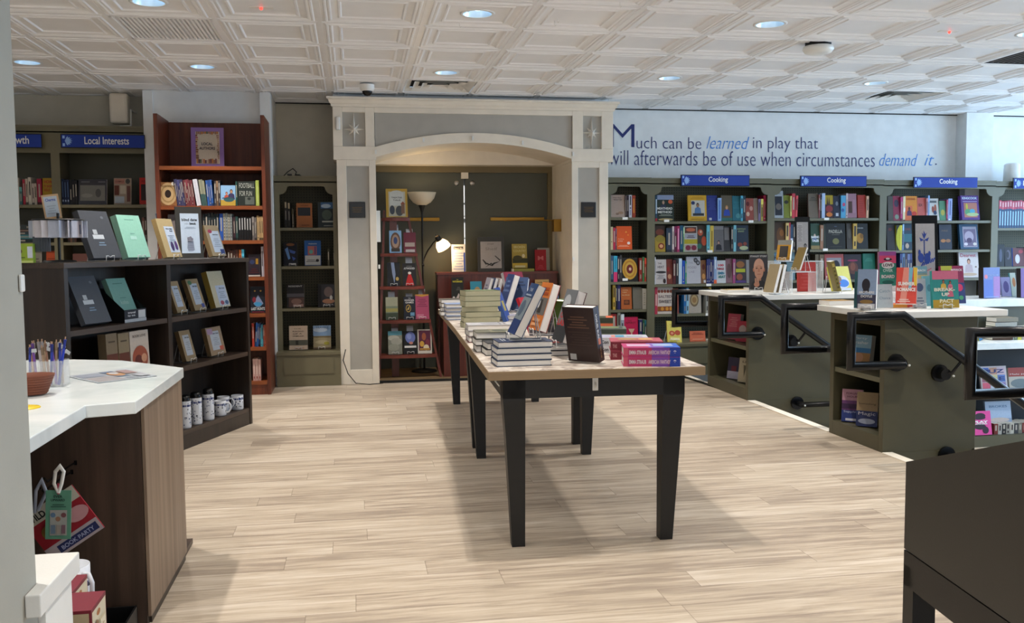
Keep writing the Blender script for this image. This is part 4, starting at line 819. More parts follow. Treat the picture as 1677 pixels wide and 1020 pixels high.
row(C1, 'third shelf', YB, .842, [
 ('s', 1072.4, 1074, 421, 'c8ccd8'), ('f', 1074, 1092, 425.3, 'c0bab8', dict(art=[('t', 'THE', .4, .8, .35, .07, '585458'), ('t', 'HEAT', .5, .64, .6, .1, '585458'), ('e', .5, .48, .48, .05, '2a2828'), ('l', .1, .2, .9, .4, '8a8688', 4), ('e', .8, .12, .13, .1, '2a1a18')], d='pale book with dark wave')),
 ('f', 1092.2, 1101.8, 425, '6a2c20', dict(art=[('e', .5, .3, .3, .1, 'b88868'), ('e', .3, .6, .2, .1, '8a1818')], d='dark red food book')), ('s', 1102, 1107, 425, '501c20'), ('s', 1107.2, 1111.6, 424, '202028'), ('s', 1111.8, 1117, 421.7, 'c8e2f4', dict(sp=[('r', .4, .1, .6, .9, 'a8c8e0')])), ('s', 1117.2, 1121.8, 426.2, '1c50b8'), ('s', 1122, 1125, 426.8, '4a9878'),
 ('f', 1125.2, 1148.2, 421, 'b6b6be', dict(art=[('t', 'THE', .3, .74, .3, .07, '9a9aa2'), ('t', 'FOOD', .4, .56, .6, .08, '8a8a92'), ('t', 'LAB', .35, .4, .4, .08, '9a9aa2'), ('e', .66, .87, .14, .09, '302e30'), ('e', .66, .87, .08, .05, '707078'), ('e', .82, .77, .14, .09, '302e30'), ('e', .82, .77, .08, .05, '90909a')], d='wide pale grey FOOD LAB book')),
 ('f', 1148.5, 1157, 426.2, '7a5230', dict(art=[('e', .5, .7, .3, .12, '5a2018'), ('e', .5, .3, .3, .12, 'c08848'), ('r', .5, .03, .9, .14, 'c8c8c8')], d='brown food book')), ('r', 1157.2, 1169.2, 424, '28306e 343c78 20285c', dict(), 4), ('s', 1169.4, 1174, 420, '90aad0', dict(sp=[('r', .3, .55, .7, .9, 'e0e8f0'), ('r', 0, 0, 1, .14, 'e86838')])),
 ('f', 1174.2, 1189.2, 427, 'c4c8cc', dict(art=[('t', '100', .5, .74, .6, .1, 'b82038', .05), ('t', 'THINGS', .42, .58, .8, .1, 'a02038', .05), ('t', 'EMIN', .5, .38, .7, .12, '187090', .05), ('t', 'ARAT', .55, .22, .8, .12, '187068', .05)], d='pale book, red and teal letters')),
 ('f', 1189.6, 1200, 424, '7c5a62', dict(art=[('e', .5, .5, .35, .3, '5a4040')], d='mauve food book')), ('s', 1200.2, 1204.8, 424, 'a04878'), ('f', 1205, 1222, 425.2, '342a30', dict(art=[('e', .5, .78, .4, .14, '8a5828'), ('r', .05, .45, .95, .6, 'a8b020'), ('e', .4, .25, .3, .14, '8a4830'), ('r', 0, 0, 1, .1, '4a3070')], d='dark cookbook, lime title')), ('f', 1223, 1234.5, 426, '868688', dict(d='plain grey book'))])
row(C1, 'fourth shelf', YB, .552, [
 ('s', 1072.4, 1077, 467.6, 'b0344c', dict(sp=[('r', .3, .3, .7, .7, 'e0c0b8')])), ('f', 1077.2, 1102.8, 470.8, 'c6bab0', dict(art=[('e', .12, .84, .08, .06, '8a4028'), ('e', .31, .84, .08, .06, '8a4028'), ('e', .5, .84, .08, .06, '8a4028'), ('e', .69, .84, .08, .06, '8a4028'), ('e', .88, .84, .08, .06, '8a4028'), ('t', 'SALTED', .5, .6, .85, .1, '6a6068'), ('t', 'SWEET', .5, .4, .8, .12, '504850'), ('r', 0, .1, 1, .28, '8a4a18'), ('e', .3, .19, .1, .07, 'c88828'), ('e', .6, .19, .1, .07, 'c88828'), ('e', .85, .19, .1, .07, 'c88828')], d='pale cookbook with round tomatoes')),
 ('f', 1103, 1112, 473, '8a4a3c', dict(d='reddish brown book')), ('s', 1119.8, 1124, 471, '2068a8'), ('s', 1124.2, 1128.2, 471.5, '88c0e0'), ('f', 1128.6, 1149, 474, 'a49c90', dict(art=[('e', .45, .55, .35, .28, '6a5a40'), ('e', .45, .55, .27, .2, 'a08a60'), ('e', .45, .55, .17, .12, '8a6a40')], d='pale book, round plate of food')),
 ('s', 1156.4, 1160.4, 474, 'a4a49c'), ('s', 1160.7, 1165, 470.5, 'd4b450'), ('f', 1165.8, 1178, 482, '8c6a78', dict(art=[('e', .5, .4, .3, .2, 'a88898')], d='mauve cookbook')), ('s', 1184, 1190, 476, '606870'), ('f', 1192, 1212, 477, '7a3038'), ('r', 1213, 1240, 476, 'a08838 384868 8a2838 d0c8b8', dict(), 5)])
row(C2, 'top shelf', YB, 1.475, [
 ('f', 1268.3, 1284, 312.8, 'a6aeb6', dict(art=[('r', .12, .1, .88, .8, '161a28'), ('e', .5, .42, .3, .12, '6a6058'), ('t', 'BONES', .45, .88, .6, .05, '6a7078')], d='pale grey book, dark photo')), ('f', 1284.3, 1294.2, 320, '7a8428', dict(art=[('e', .45, .7, .35, .08, '2c2c20')], d='olive green book')), ('s', 1294.4, 1297, 320, 'e8e488'), ('s', 1297.2, 1302.7, 316.3, 'cc3c4c'), ('s', 1302.9, 1306.2, 319.6, 'e4545c', dict(tilt=2)),
 ('f', 1325, 1340.8, 317, '6c6052', dict(art=[('l', .1, .7, .9, .88, '3a342c', 3)], d='grey-brown book')), ('s', 1341, 1343.5, 318, '8a4a4a'), ('s', 1343.7, 1346, 320, '20202c'), ('s', 1346.3, 1351.6, 315.3, 'bcd4fa', dict(sp=[('r', .45, .05, .55, .95, 'a0b8e0')])),
 ('f', 1351.8, 1366, 320, '3a1a20', dict(art=[('r', .05, .6, .95, 1, 'b09810'), ('p', [(.2, .6), (.3, .98), (.4, .62), (.5, .95), (.62, .6)], '3a2010'), ('e', .5, .4, .4, .15, '8a2830'), ('e', .5, .15, .35, .1, 'c87028')], d='dark cookbook, yellow top')),
 ('f', 1366.3, 1377, 321, '18203a', dict(art=[('e', .5, .65, .2, .1, '707884'), ('r', .3, .08, .7, .22, 'c0c8d8')], d='navy back cover')), ('s', 1377.2, 1385.6, 319.5, '50a4d0', dict(sp=[('e', .6, .6, .3, .08, 'c04870'), ('e', .4, .35, .3, .08, '3060a0')])), ('s', 1385.8, 1388.8, 316, 'd0c4c8'), ('f', 1389, 1404, 317.2, '9c7282', dict(art=[('r', .1, .2, .52, .68, '4a2c20'), ('r', .6, .2, .9, .75, 'a87e90')], d='dusty pink book')),
 ('f', 1406, 1419, 319.5, 'a82a18', dict(art=[('l', .1, .1, .7, .9, '942010', 8)], d='brick red book')), ('s', 1419.2, 1423.2, 319.5, 'd8ac90')])
row(C2, 'second shelf', YB, 1.166, [
 ('f', 1268.3, 1286.8, 363.8, '3c2814', dict(art=[('e', .6, .5, .35, .3, '5e3a12'), ('e', .7, .6, .18, .12, '8a5418')], d='dark amber cookbook')), ('s', 1287, 1292.4, 363.2, 'dcbc7c'), ('s', 1292.6, 1294.8, 364.5, 'b82848'), ('s', 1295, 1299, 366, '2a4a6a', dict(sp=[('r', 0, 0, 1, .45, 'c8d8f0')])), ('s', 1299.3, 1303, 366, '3a2a28'),
 ('f', 1329, 1343.4, 366.3, '2c4a3c', dict(art=[man('c8a890', 'a8a098', '2a5080', .45, .3, .9), ('r', 0, 0, 1, .14, '8a7a50'), ('t', 'BAKING', .5, .42, .9, .1, 'e0e8f0', .04), ('t', 'TALES', .5, .28, .8, .1, 'e0e8f0', .04)], d='green cookbook, man, white letters')), ('s', 1343.6, 1349, 367, '9c745c'), ('f', 1349.4, 1353.6, 367, '2c342a'),
 ('f', 1354, 1385.6, 366.2, '0e0d0c', dict(art=[('t', 'PADELLA', .5, .62, .7, .13, 'b0aca0', .02), ('l', .3, .55, .7, .58, '787468', 1), ('e', .5, .3, .17, .12, '6e6e40'), ('l', .2, .08, .8, .12, '4a483e', 1), ('e', .5, .88, .08, .015, '48506a')], d='wide black PADELLA cookbook')),
 ('f', 1388, 1397.2, 366, '3c3631', dict(art=[('e', .5, .6, .3, .2, '54504a')])), ('s', 1397.4, 1403.8, 365.3, 'cca850'), ('f', 1404, 1422.6, 366.4, '16161a', dict(art=[('e', .3, .42, .3, .2, 'a87820'), ('e', .45, .5, .15, .1, '7a5410'), ('t', 'FOOD', .35, .8, .5, .04, 'c8c8c8')], d='black book, golden food photo'))])
row(C2, 'third shelf', YB, .862, [
 ('f', 1268, 1280.5, 411, '6c98b4', dict(art=[('t', 'HE', .4, .68, .6, .16, '14203a', .05)], d='pale blue cookbook')), ('f', 1290, 1303, 412.5, '64828e', dict(art=[('t', 'NOSH', .5, .6, .8, .14, '2a3a48', .04)], d='grey-blue cookbook')), ('s', 1335, 1341, 415, '4a4234'), ('s', 1342, 1350, 416, '6a5a48'),
 ('f', 1352, 1383, 416.5, 'a24c4c', dict(art=[('r', .1, .2, .88, .85, '8c8a94'), ('e', .6, .5, .2, .25, '1c1828')], d='red-framed photo book')), ('f', 1383.8, 1412, 417, '261a24', dict(art=[('e', .5, .75, .3, .04, '8a2050'), ('e', .5, .45, .3, .25, '5a3024'), ('e', .5, .5, .15, .16, '7a4230')], d='dark illustrated cookbook')), ('f', 1415, 1434.6, 415.7, '0e6858', dict(art=[('l', .15, .7, .8, .85, '3a8878', 3)], d='emerald green book'))])
row(C3, 'top shelf', YB, 1.446, [
 ('f', 1455.5, 1464, 321.5, '4e4844'), ('f', 1464.2, 1475, 321, '8c1e44', dict(art=[('e', .5, .7, .35, .15, '3a2848'), ('e', .5, .15, .3, .1, '7a9080')], d='magenta cookbook')), ('s', 1475.2, 1479, 321, 'b83878'), ('s', 1479.2, 1483.2, 320, 'ece2ba', dict(sp=[('e', .6, .45, .4, .1, 'ffffff'), ('r', 0, 0, 1, .05, '6a2020')])),
 ('f', 1483.4, 1503.6, 321.3, 'dc8a20', dict(art=[('r', 0, 0, .6, .6, 'd86838'), ('m', .35, .2, .7, '5a3018', '1a1010', '4a2058'), ('e', .75, .28, .2, .1, 'c83018'), ('t', 'EVERYDAYS', .5, .84, .7, .07, 'a83818')], d='orange cookbook with seated figure')), ('f', 1503.8, 1517.2, 324, 'c45a52', dict(art=[('t', 'SIX', .4, .62, .5, .12, '3a2024', .02)], d='coral cookbook')), ('s', 1517.3, 1520, 324, 'd89098'), ('s', 1520, 1523, 320, '94b4e8'),
 ('f', 1523.2, 1539.6, 325.3, 'cac8c4', dict(art=[('r', .1, .8, .8, .9, '5a5e62'), ('e', .4, .5, .12, .15, '9a4838'), ('e', .65, .55, .12, .18, 'a85840'), ('e', .6, .35, .16, .1, '2a3a60')], d='pale book with red and blue figures', lean=8)), ('f', 1539.8, 1550.4, 329, '4c8868', dict(art=[('e', .5, .4, .3, .15, 'b0a840')], d='green patterned book')), ('s', 1550.5, 1552.8, 326, 'b83868'), ('s', 1553, 1560, 324.7, '98a8dc', dict(sp=[('r', .4, .25, .6, .9, '3a4a90'), ('e', .4, .06, .3, .03, 'ffffff')])),
 ('f', 1577, 1606, 321, '562a86', dict(t=.045, cs='7a50a8', lean=9, art=[('t', 'KINGCOOK', .5, .84, .85, .1, 'c8d8f0', .04), ('l', .1, .74, .9, .8, 'b0a0d0', 1), ('r', .14, .1, .88, .7, 'b87868'), ('e', .35, .32, .18, .13, '58a070'), ('e', .6, .35, .15, .1, '50a8c8'), ('e', .6, .22, .35, .07, 'b0c890'), ('e', .3, .55, .06, .12, 'c8c040')], d='purple book with bright picture'))])
row(C3, 'second shelf', YB, 1.15, [
 ('f', 1454, 1467.6, 367.5, '241c1e', dict(art=[('e', .4, .8, .2, .06, '6a2020')])), ('s', 1467.8, 1477.8, 367, 'c4c41e', dict(sp=[('p', [(0, 1), (.6, 1), (.15, .8), (0, .55)], '14140a'), ('p', [(0, 0), (.6, 0), (.15, .2), (0, .45)], '14140a'), ('r', .72, 0, 1, 1, 'e0dc50')], d='bright lime yellow curved book')), ('s', 1478.2, 1480.8, 366, '7a98c0'),
 ('f', 1481, 1495.6, 366, '1a3850', dict(art=[('t', 'CAKE', .5, .74, .6, .08, '8a4038'), ('r', 0, .3, 1, .6, '2a6878'), ('e', .4, .15, .2, .1, 'b8a898')], d='deep blue illustrated book')), ('f', 1540, 1560.2, 368, '1a2238', dict(art=[('t', 'FIRE', .45, .72, .5, .06, '6a5848'), ('e', .3, .35, .2, .07, 'a06a38'), ('e', .7, .35, .2, .07, '8a6040')], d='midnight blue cookbook')),
 ('f', 1574.5, 1604.6, 367.8, '1c486c', dict(t=.03, lean=9, art=[('r', .17, .08, .92, .9, '9c98ac'), ('r', .22, .12, .87, .8, '6a6080'), ('e', .5, .5, .25, .22, 'a8a0b8'), ('e', .5, .35, .15, .1, '4a3a60'), ('e', .3, .2, .1, .06, 'd0ccd8'), ('e', .78, .2, .1, .06, 'd0ccc8')], d='blue book, ornate silver panel'))])
row(C3, 'third shelf', YB, .86, [
 ('r', 1474, 1494.5, 414, '2c3660 6888b0 3c2c40 505878', dict(), 5), ('f', 1573, 1604.8, 412, 'cfcacc', dict(lean=7, art=[('t', 'Dearest', .48, .78, .8, .13, 'b82848', .01), ('m', .5, .2, .7, 'c89880', '4a2018', 'b8a8b0'), ('e', .5, .12, .4, .06, 'c0a890'), ('e', .15, .4, .05, .03, '7a6a60'), ('e', .85, .4, .05, .03, '7a6a60')], d='white cookbook, small woman, red title'))])
row(C4, 'top shelf', YB, 1.368, [('r', 1636.4, 1700, 328, 'c84a68 d86078 c04060 b85070', dict(sp=[('r', 0, 0, 1, .7, '2a5078'), ('r', .25, .1, .75, .62, 'a0c8e0'), ('r', .2, .78, .8, .95, 'e8b0b8')], d='red-topped blue book spine'), 15)], name='paperback_book')
row(C4, 'second shelf', YB, .97, [('f', 1633.5, 1646, 400.5, '0e1420', dict(art=[('e', .5, .5, .2, .3, '48506a')], cs='3878e0', lean=2, d='black book with blue spine')), ('f', 1647, 1658.5, 405, '1a1826', dict(art=[('e', .5, .6, .3, .25, '585468'), ('e', .4, .6, .2, .17, '1a1826')], d='dark book with pale ring')), ('f', 1660, 1679, 406.5, '5c2830', dict(art=[('e', .4, .4, .2, .25, 'c8c8d8'), ('e', .7, .8, .2, .1, 'a03040')], cs='3878e0', d='maroon book with white figure')), ('r', 1680, 1700, 405, '203060 a8a8b8', dict(), 4)])
# open face-out books standing on the base ledges under the first Cooking bookcase
p = ay(1104, 556, 8.24); o = book('paperback_book', .15, .205, .014, 'd4c65a', art=[('t', 'THE WHOLE', .5, .78, .6, .06, '6a7030'), ('t', 'FAMILY', .5, .68, .5, .06, '6a7030'), ('e', .33, .42, .2, .12, 'b04828'), ('e', .72, .46, .2, .12, 'b04828'), ('e', .33, .42, .1, .06, 'd89070'), ('r', .2, .1, .85, .22, 'ece4a8')], cs='b08830')
put(o, (p.x, 8.22, .303), 6, 17, 5); tag(o, 'yellow paperback propped on the ledge below the first Cooking bookcase', 'book'); easel((p.x-.02, 8.225, .3), 6, 'wire stand behind the yellow paperback on the bookcase ledge', sc=1.0)
p = ay(1143, 556, 8.24); o = book('paperback_book', .155, .1, .012, 'c86848', art=[('l', .12, .65, .88, .9, '7a2c18', 2), ('l', .15, .2, .85, .3, 'e0a888', 1)]); put(o, (p.x, 8.24, .303), 0, 10); tag(o, 'small terracotta landscape book on the ledge below the first Cooking bookcase', 'book')
p = ay(1182, 560, 8.2); m = MB().box(-.09, .09, -.07, .07, 0, .02); tag(m.build('magazine', K['white'], loc=(3.40, 8.22, .3)), 'thin white pamphlet lying on the bookcase ledge', 'magazine')
# mahogany case
CM = 'mahogany bookcase'; YM = 7.86
def ring(c1, c2, c3): return [('e', .5, .5, .5, .48, c1), ('e', .5, .5, .4, .38, c2), ('e', .5, .5, .33, .31, c1), ('e', .5, .5, .18, .17, c3)]
row(CM, 'shelf below the sign', YM, 1.571, [
 ('f', 259.8, 288.5, 298.5, '8a5a30', dict(art=ring('c8a878', 'a88858', '2a1a14')+[('t', 'FOOD NORTH', .5, .78, .7, .08, '5a3a20'), ('e', .8, .93, .1, .08, 'e0d8cc')], d='tan book with round wreath')),
 ('r', 289.5, 303, 293, '3c3e64 48466a', dict(tilt=-7, d='slim slate-blue spine leaning'), 5), ('r', 303.5, 319, 293.5, '6a303a 7a3a40', dict(tilt=-7, d='slim wine-red spine leaning'), 6), ('s', 321, 328.5, 293, 'dcdce6', dict(tilt=-8, sp=[('r', .45, .1, .55, .9, 'c8c8d8')], d='white book spine leaning')),
 ('r', 329.5, 338, 294, '9c9c84 8a8c78', dict(tilt=-6, sp=[('r', 0, 0, 1, .45, '3a5a58')], d='grey-green spine leaning'), 3), ('r', 339, 349, 294, '2c5ca8 24488a', dict(tilt=-4), 3), ('r', 350, 360.3, 295.5, '3a363a 6a5440', dict(), 3),
 ('f', 360.8, 385, 303.8, '8cb8e0', dict(art=[('m', .4, .3, .6, 'c8957a', '7a3020', 'b04a38'), ('m', .72, .3, .8, 'b88868', '3a2418', '34305a'), ('r', 0, 0, 1, .28, 'b89838'), ('e', .55, .3, .35, .12, '2a5a60'), ('l', .1, .36, .9, .42, '2a3048', 1)], d='pale blue book with couple')), ('s', 385.3, 388.3, 296.5, '1a4840'),
 ('f', 388.6, 417, 297, '14201c', dict(art=[('t', 'FOOTBALL', .52, .72, .88, .2, 'b4b8b0', .0), ('t', 'FOR FUN', .46, .4, .72, .2, 'b4b8b0', .0), ('r', .42, .04, .95, .36, '5a625c'), ('e', .65, .28, .1, .06, '202824')], d='dark green FOOTBALL FOR FUN book')), ('s', 418, 423.8, 294.3, 'b4c860', dict(sp=[('r', .4, .1, .6, .8, 'd0dc90')]))])
row(CM, 'shelf second below the sign', YM, 1.289, [
 ('s', 258.5, 265, 348.5, '2c78b0', dict(tilt=-5)), ('f', 274, 289, 351.5, '706868', dict(d='grey-brown book')), ('r', 331, 358, 348.8, '1c2428 202c30 28343a', dict(), 6), ('s', 358.8, 364.8, 348.8, '2c5cb8'), ('r', 365, 379.8, 349, 'aca89a 98a0a0', dict(sp=[('l', .2, .1, .8, .9, '5a5a54', 7)]), 4),
 ('r', 381, 389.5, 354, '402830 2a4a48', dict(), 2), ('r', 390, 411.5, 354.8, '141418', dict(sp=[('r', .3, .45, .7, .95, 'c8c8c8')], d='black spine with white letters'), 5), ('r', 412.2, 419.6, 354.5, '706a68', dict(), 2), ('r', 420.2, 430.5, 353, 'ccac7c c0a070', dict(), 3)])
row(CM, 'shelf fourth below the sign', YM, .986, [
 ('r', 372, 390, 408.5, '4a2c24 5a3428', dict(), 4), ('r', 391, 399.6, 407.3, 'e07838 4898b0', dict(), 2), ('f', 405.5, 425.3, 416.8, '241a22', dict(lean=4, art=[('r', .05, .05, .95, .95, '2c2230'), ('e', .35, .65, .2, .1, '34406a'), ('r', .65, .55, .85, .8, 'b88a28'), ('l', .1, .15, .9, .4, '5a1c20', 3), ('r', 0, .0, 1, .06, 'e0d8d0')], d='dark framed book')), ('r', 427.3, 433.8, 402, 'd8d2dc c8c4d0', dict(), 2)], name='paperback_book')
row(CM, 'shelf fifth below the sign', YM, .681, [
 ('f', 409.2, 434.3, 470, '16202e', dict(lean=6, art=[('e', .5, .72, .42, .22, '242430'), ('e', .3, .83, .06, .03, 'c89a48'), ('e', .68, .83, .06, .03, 'c89a48'), ('p', [(.2, .35), (.5, .68), (.85, .35), (.6, .22), (.4, .22)], '8a98c0'), ('e', .25, .5, .12, .1, '8a2838'), ('e', .5, .33, .25, .08, '48a0d8'), ('t', 'LAST HUNTS', .5, .1, .9, .11, 'd8dce0', .04), ('l', .1, .02, .9, .07, 'a82038', 1)], d='dark wolf cover book'))])
row(CM, 'sixth shelf below the sign', YM, .401, [
 ('r', 412, 416, 529.5, 'c04030', dict(), 1), ('r', 416.2, 425, 528.5, '204a88 2c68b0 183a70', dict(tilt=4), 3), ('r', 426, 430.3, 531, '60c4d8 50a8c0', dict(), 2), ('r', 430.6, 435, 531.5, 'a8442c c86850', dict(), 2)])
row(CM, 'bottom shelf', YM, .115, [('r', 413.5, 427, 587.5, 'd8aca4 e0b8b0', dict(sp=[('r', .35, .3, .65, .75, 'f0d8d0'), ('r', .3, .1, .7, .2, 'a85850')]), 3)])
# left olive cases
CL, CG = 'Local Interests bookcase', 'leftmost olive bookcase'; YL = 8.39
row(CL, 'upper shelf', YL, 1.605, [
 ('r', 100, 112.5, 292.8, '1c2c50 182848', dict(sp=[('r', .25, .12, .75, .2, 'a8b8d8'), ('r', .4, .3, .6, .9, '6a88b8')]), 3), ('r', 113, 126, 294, '15151a 1c1c22', dict(), 3),
 ('f', 126.7, 173.3, 293.8, '4a4a52', dict(lean=8, art=[('r', .03, .03, .97, .97, '404048'), ('r', .06, .14, .94, .76, '85847e'), ('e', .7, .45, .1, .17, '5a5a58'), ('e', .3, .35, .2, .08, '989890'), ('l', .1, .88, .4, .94, '888890', 1), ('l', .7, .88, .95, .94, '888890', 1)], d='wide grey photo book')),
 ('f', 185, 213.5, 292, 'a89684', dict(lean=8, art=[('r', .03, .78, .62, .97, 'b88070'), ('t', 'COMICS', .32, .84, .5, .06, '5a2824'), ('e', .8, .88, .13, .1, '4a4a48'), ('r', .03, .35, .3, .72, '6a3424'), ('r', .36, .4, .7, .72, 'c8bca8'), ('r', .04, .05, .6, .3, 'b0bcc8'), ('r', .75, .1, .95, .7, '6a4038')], d='tan collage book')), ('f', 227, 244, 291.2, 'c4241a', dict(lean=8, art=[('r', .15, .15, .95, .75, '2c1a18'), ('t', 'RED', .5, .82, .6, .08, '8a1008')], d='bright red book'))])
row(CL, 'middle shelf', YL, 1.285, [('r', 110, 124, 360, '4a2c24 6a4a38 38302c', dict(), 4), ('f', 190, 204.5, 367, '4a5060', dict(art=[('l', .1, .1, .9, .9, '2c3240', 8)], d='blue-grey boxed book')), ('r', 232, 240, 356, '7a5048 403028', dict(), 2)])
row(CG, 'upper shelf', YL, 1.605, [
 ('s', 24, 30.8, 291, 'ccc2b4'), ('s', 31, 36, 305, '4c7c7a'), ('s', 36.3, 40.5, 294, 'b42c44'), ('s', 40.7, 45, 292.5, 'cebcac'), ('s', 45.2, 50.5, 289.8, 'dcd2c2'), ('s', 51.3, 55.5, 299, 'c8bab0'), ('s', 55.7, 59.5, 299, 'c4b4a4'), ('s', 59.7, 67.5, 291, 'a42040'), ('f', 68.3, 87, 291.9, 'b28c1c', dict(art=[('t', 'HOW', .5, .8, .7, .12, 'a83020', .03), ('t', 'TV SHOW', .5, .64, .8, .1, 'a83020', .03), ('t', 'SOLO', .4, .5, .5, .1, 'a83020', .03), ('r', 0, 0, 1, .08, 'c8a840')], d='mustard book, red title'))])
for k, (hh, c, wd) in enumerate(((.03, '2c3a3c', .24), (.035, '4c8890', .25), (.025, '384850', .24), (.02, '5a3830', .22), (.04, '3a4244', .25))):
    p = ay(40, 390, 8.5); z0 = 1.287+[0, .03, .065, .09, .11][k]
    o = book('book', .18, wd, hh, c, spine=titled(c)); flat(o, (p.x+.0, 8.5, z0), 90, hh, wd)
    o.matrix_world = Matrix.Translation((p.x, 8.5, z0+hh)) @ Matrix.Rotation(math.radians(90), 4, 'Z') @ Matrix.Rotation(-math.pi/2, 4, 'X') @ Matrix.Translation((0, 0, -wd/2))
    tag(o, 'book lying flat, %s from the bottom of the pile in the leftmost olive bookcase' % ORD[k], 'book', 'flat pile of books in the leftmost olive bookcase')
row(CG, 'lower shelf', YL, .97, [('f', 49, 66, 412, '8c867a', dict(art=[('l', .15, .6, .85, .8, '5a564c', 2)], d='grey book')), ('f', 74.5, 92.5, 411.5, 'ba4c22', dict(art=[('l', .1, .7, .9, .8, '8a3414', 1)], d='burnt orange book'))])
row(CL, 'lower shelf', YL, .97, [('f', 118, 142, 416, '6a4038', dict(art=[('e', .5, .5, .3, .2, 'b0a098')], d='brown book')), ('f', 205, 225, 411, '38404c')])
# niche case
CN = 'niche bookcase'; YN = 8.45
row(CN, 'top shelf', YN, 1.402, [
 ('r', 464.8, 475.5, 329.5, '161412', dict(sp=[('r', .2, .75, .8, .97, 'b8a888'), ('r', .4, .3, .6, .65, 'a8a098')], d='black spine with cream top'), 2), ('s', 477.6, 481.2, 342.5, '4c4632'), ('f', 484.9, 511, 333, 'ae6c3c', dict(art=[('r', .08, .48, .88, .82, '28303a'), ('t', 'CASCADES', .5, .88, .5, .05, '5a3018'), ('l', .3, .08, .8, .14, '6a3a1c', 1)], cs='c88c5c', d='orange-brown book, dark panel')),
 ('f', 520, 547, 331.5, '26343a', dict(art=[('r', .18, .75, 1, 1, '3c6a9c'), ('e', .5, .85, .3, .08, 'b0c8e0'), ('e', .55, .5, .3, .2, '4c5c54'), ('r', .25, .2, .98, .26, 'b8bcb4'), ('l', .35, .05, .95, .12, '9aa098', 1)], d='dark landscape photo book'))])
row(CN, 'second shelf', YN, 1.058, [
 ('f', 463.5, 486, 398, '0e1424', dict(lean=14, art=[('p', [(.1, .7), (.3, .8), (.5, .3), (.35, .25)], '6a98d8'), ('p', [(.4, .7), (.9, .6), (.8, .5), (.5, .55)], '4a6ab8'), ('e', .5, .9, .3, .06, '8a5a38'), ('p', [(.6, .4), (.9, .3), (.7, .2)], '3a5aa8'), ('r', .5, .02, .9, .1, 'b8b8b8')], d='black and electric blue book')),
 ('f', 498, 525, 394.5, '2060ac', dict(lean=8, art=[('r', .2, .42, .75, .78, 'b06a68'), ('e', .4, .55, .12, .08, '6ab0a8'), ('r', .6, .45, .7, .76, '6a4880'), ('t', 'FRIENDS', .5, .84, .5, .05, 'd0d8e0'), ('r', .03, .02, .97, .4, 'c4c8c8'), ('l', .1, .15, .7, .26, '4a4a50', 2), ('e', .78, .2, .1, .06, '26242a')], d='blue book, white lower band')), ('s', 536, 539.5, 408, '4a4634'), ('s', 545, 549, 410, '242016')])
row(CN, 'third shelf', YN, .68, [
 ('f', 469, 497.5, 467, '1a181a', dict(lean=12, cs='101010', art=[('t', 'RESIDENT', .5, .88, .8, .07, 'b8b8b8', .02), ('r', 0, .45, 1, .6, '54525a'), ('r', .12, .02, .98, .42, '5a403c'), ('e', .55, .26, .3, .12, '8a6a60'), ('r', .35, .03, .95, .14, 'a88a80')], d='black book, grey band')), ('f', 520, 549, 466, '121218', dict(lean=8, t=.03, art=[('r', .2, .06, .98, .96, '2c2c34'), ('e', .6, .65, .25, .22, '6a5a58'), ('e', .6, .25, .35, .1, 'a07258'), ('e', .75, .4, .08, .1, 'b8b8b8'), ('t', 'STILL', .6, .08, .6, .05, 'b8b8b8')], d='black framed still-life book'))])
row(CN, 'base ledge', YN-.03, .306, [
 ('f', 473.5, 503.5, 534.5, 'd0baa4', dict(lean=9, dy=-.05, t=.03, cs='b08878', art=[('t', 'THE', .45, .85, .4, .05, '8a8068'), ('t', 'BUILDING', .5, .74, .6, .05, '4a4038'), ('t', 'OF A', .45, .64, .5, .05, '4a4038'), ('t', 'HOMELAND', .5, .54, .6, .05, '4a4038'), ('r', 0, .18, 1, .4, '5e5e50'), ('r', .35, .2, .5, .38, '34342c'), ('l', .3, .05, .8, .09, 'a86038', 1)], d='cream book with photo strip')),
 ('f', 512.8, 541.8, 533.5, '9c9070', dict(lean=7, dy=-.05, t=.02, art=[('r', 0, .52, 1, 1, '7a98bc'), ('e', .4, .82, .4, .1, 'a8b8cc'), ('r', 0, .5, 1, .56, '7a6a48'), ('e', .5, .3, .4, .08, 'b4a888'), ('e', .75, .25, .15, .07, 'a09838'), ('t', 'TRAVELS', .5, .88, .7, .08, '4a6080'), ('r', 0, 0, 1, .08, '5a4a38')], d='landscape book, blue sky'))])
# clear lips in front of some niche books
for x, y, Y_, nm in ((479, 434, 8.41, 'black and blue book'), (487, 500, 8.41, 'black book with grey band'), (535, 500, 8.41, 'framed still-life book'), (489, 573, 8.36, 'cream book'), (527, 573, 8.36, 'landscape book')):
    p = ay(x, y, Y_); z = min([1.058, .68, .306], key=lambda q_: abs(q_-p.z)); easel((p.x, Y_+.012, z), 0, 'small wire stand under the %s in the niche bookcase' % nm, sc=.8)
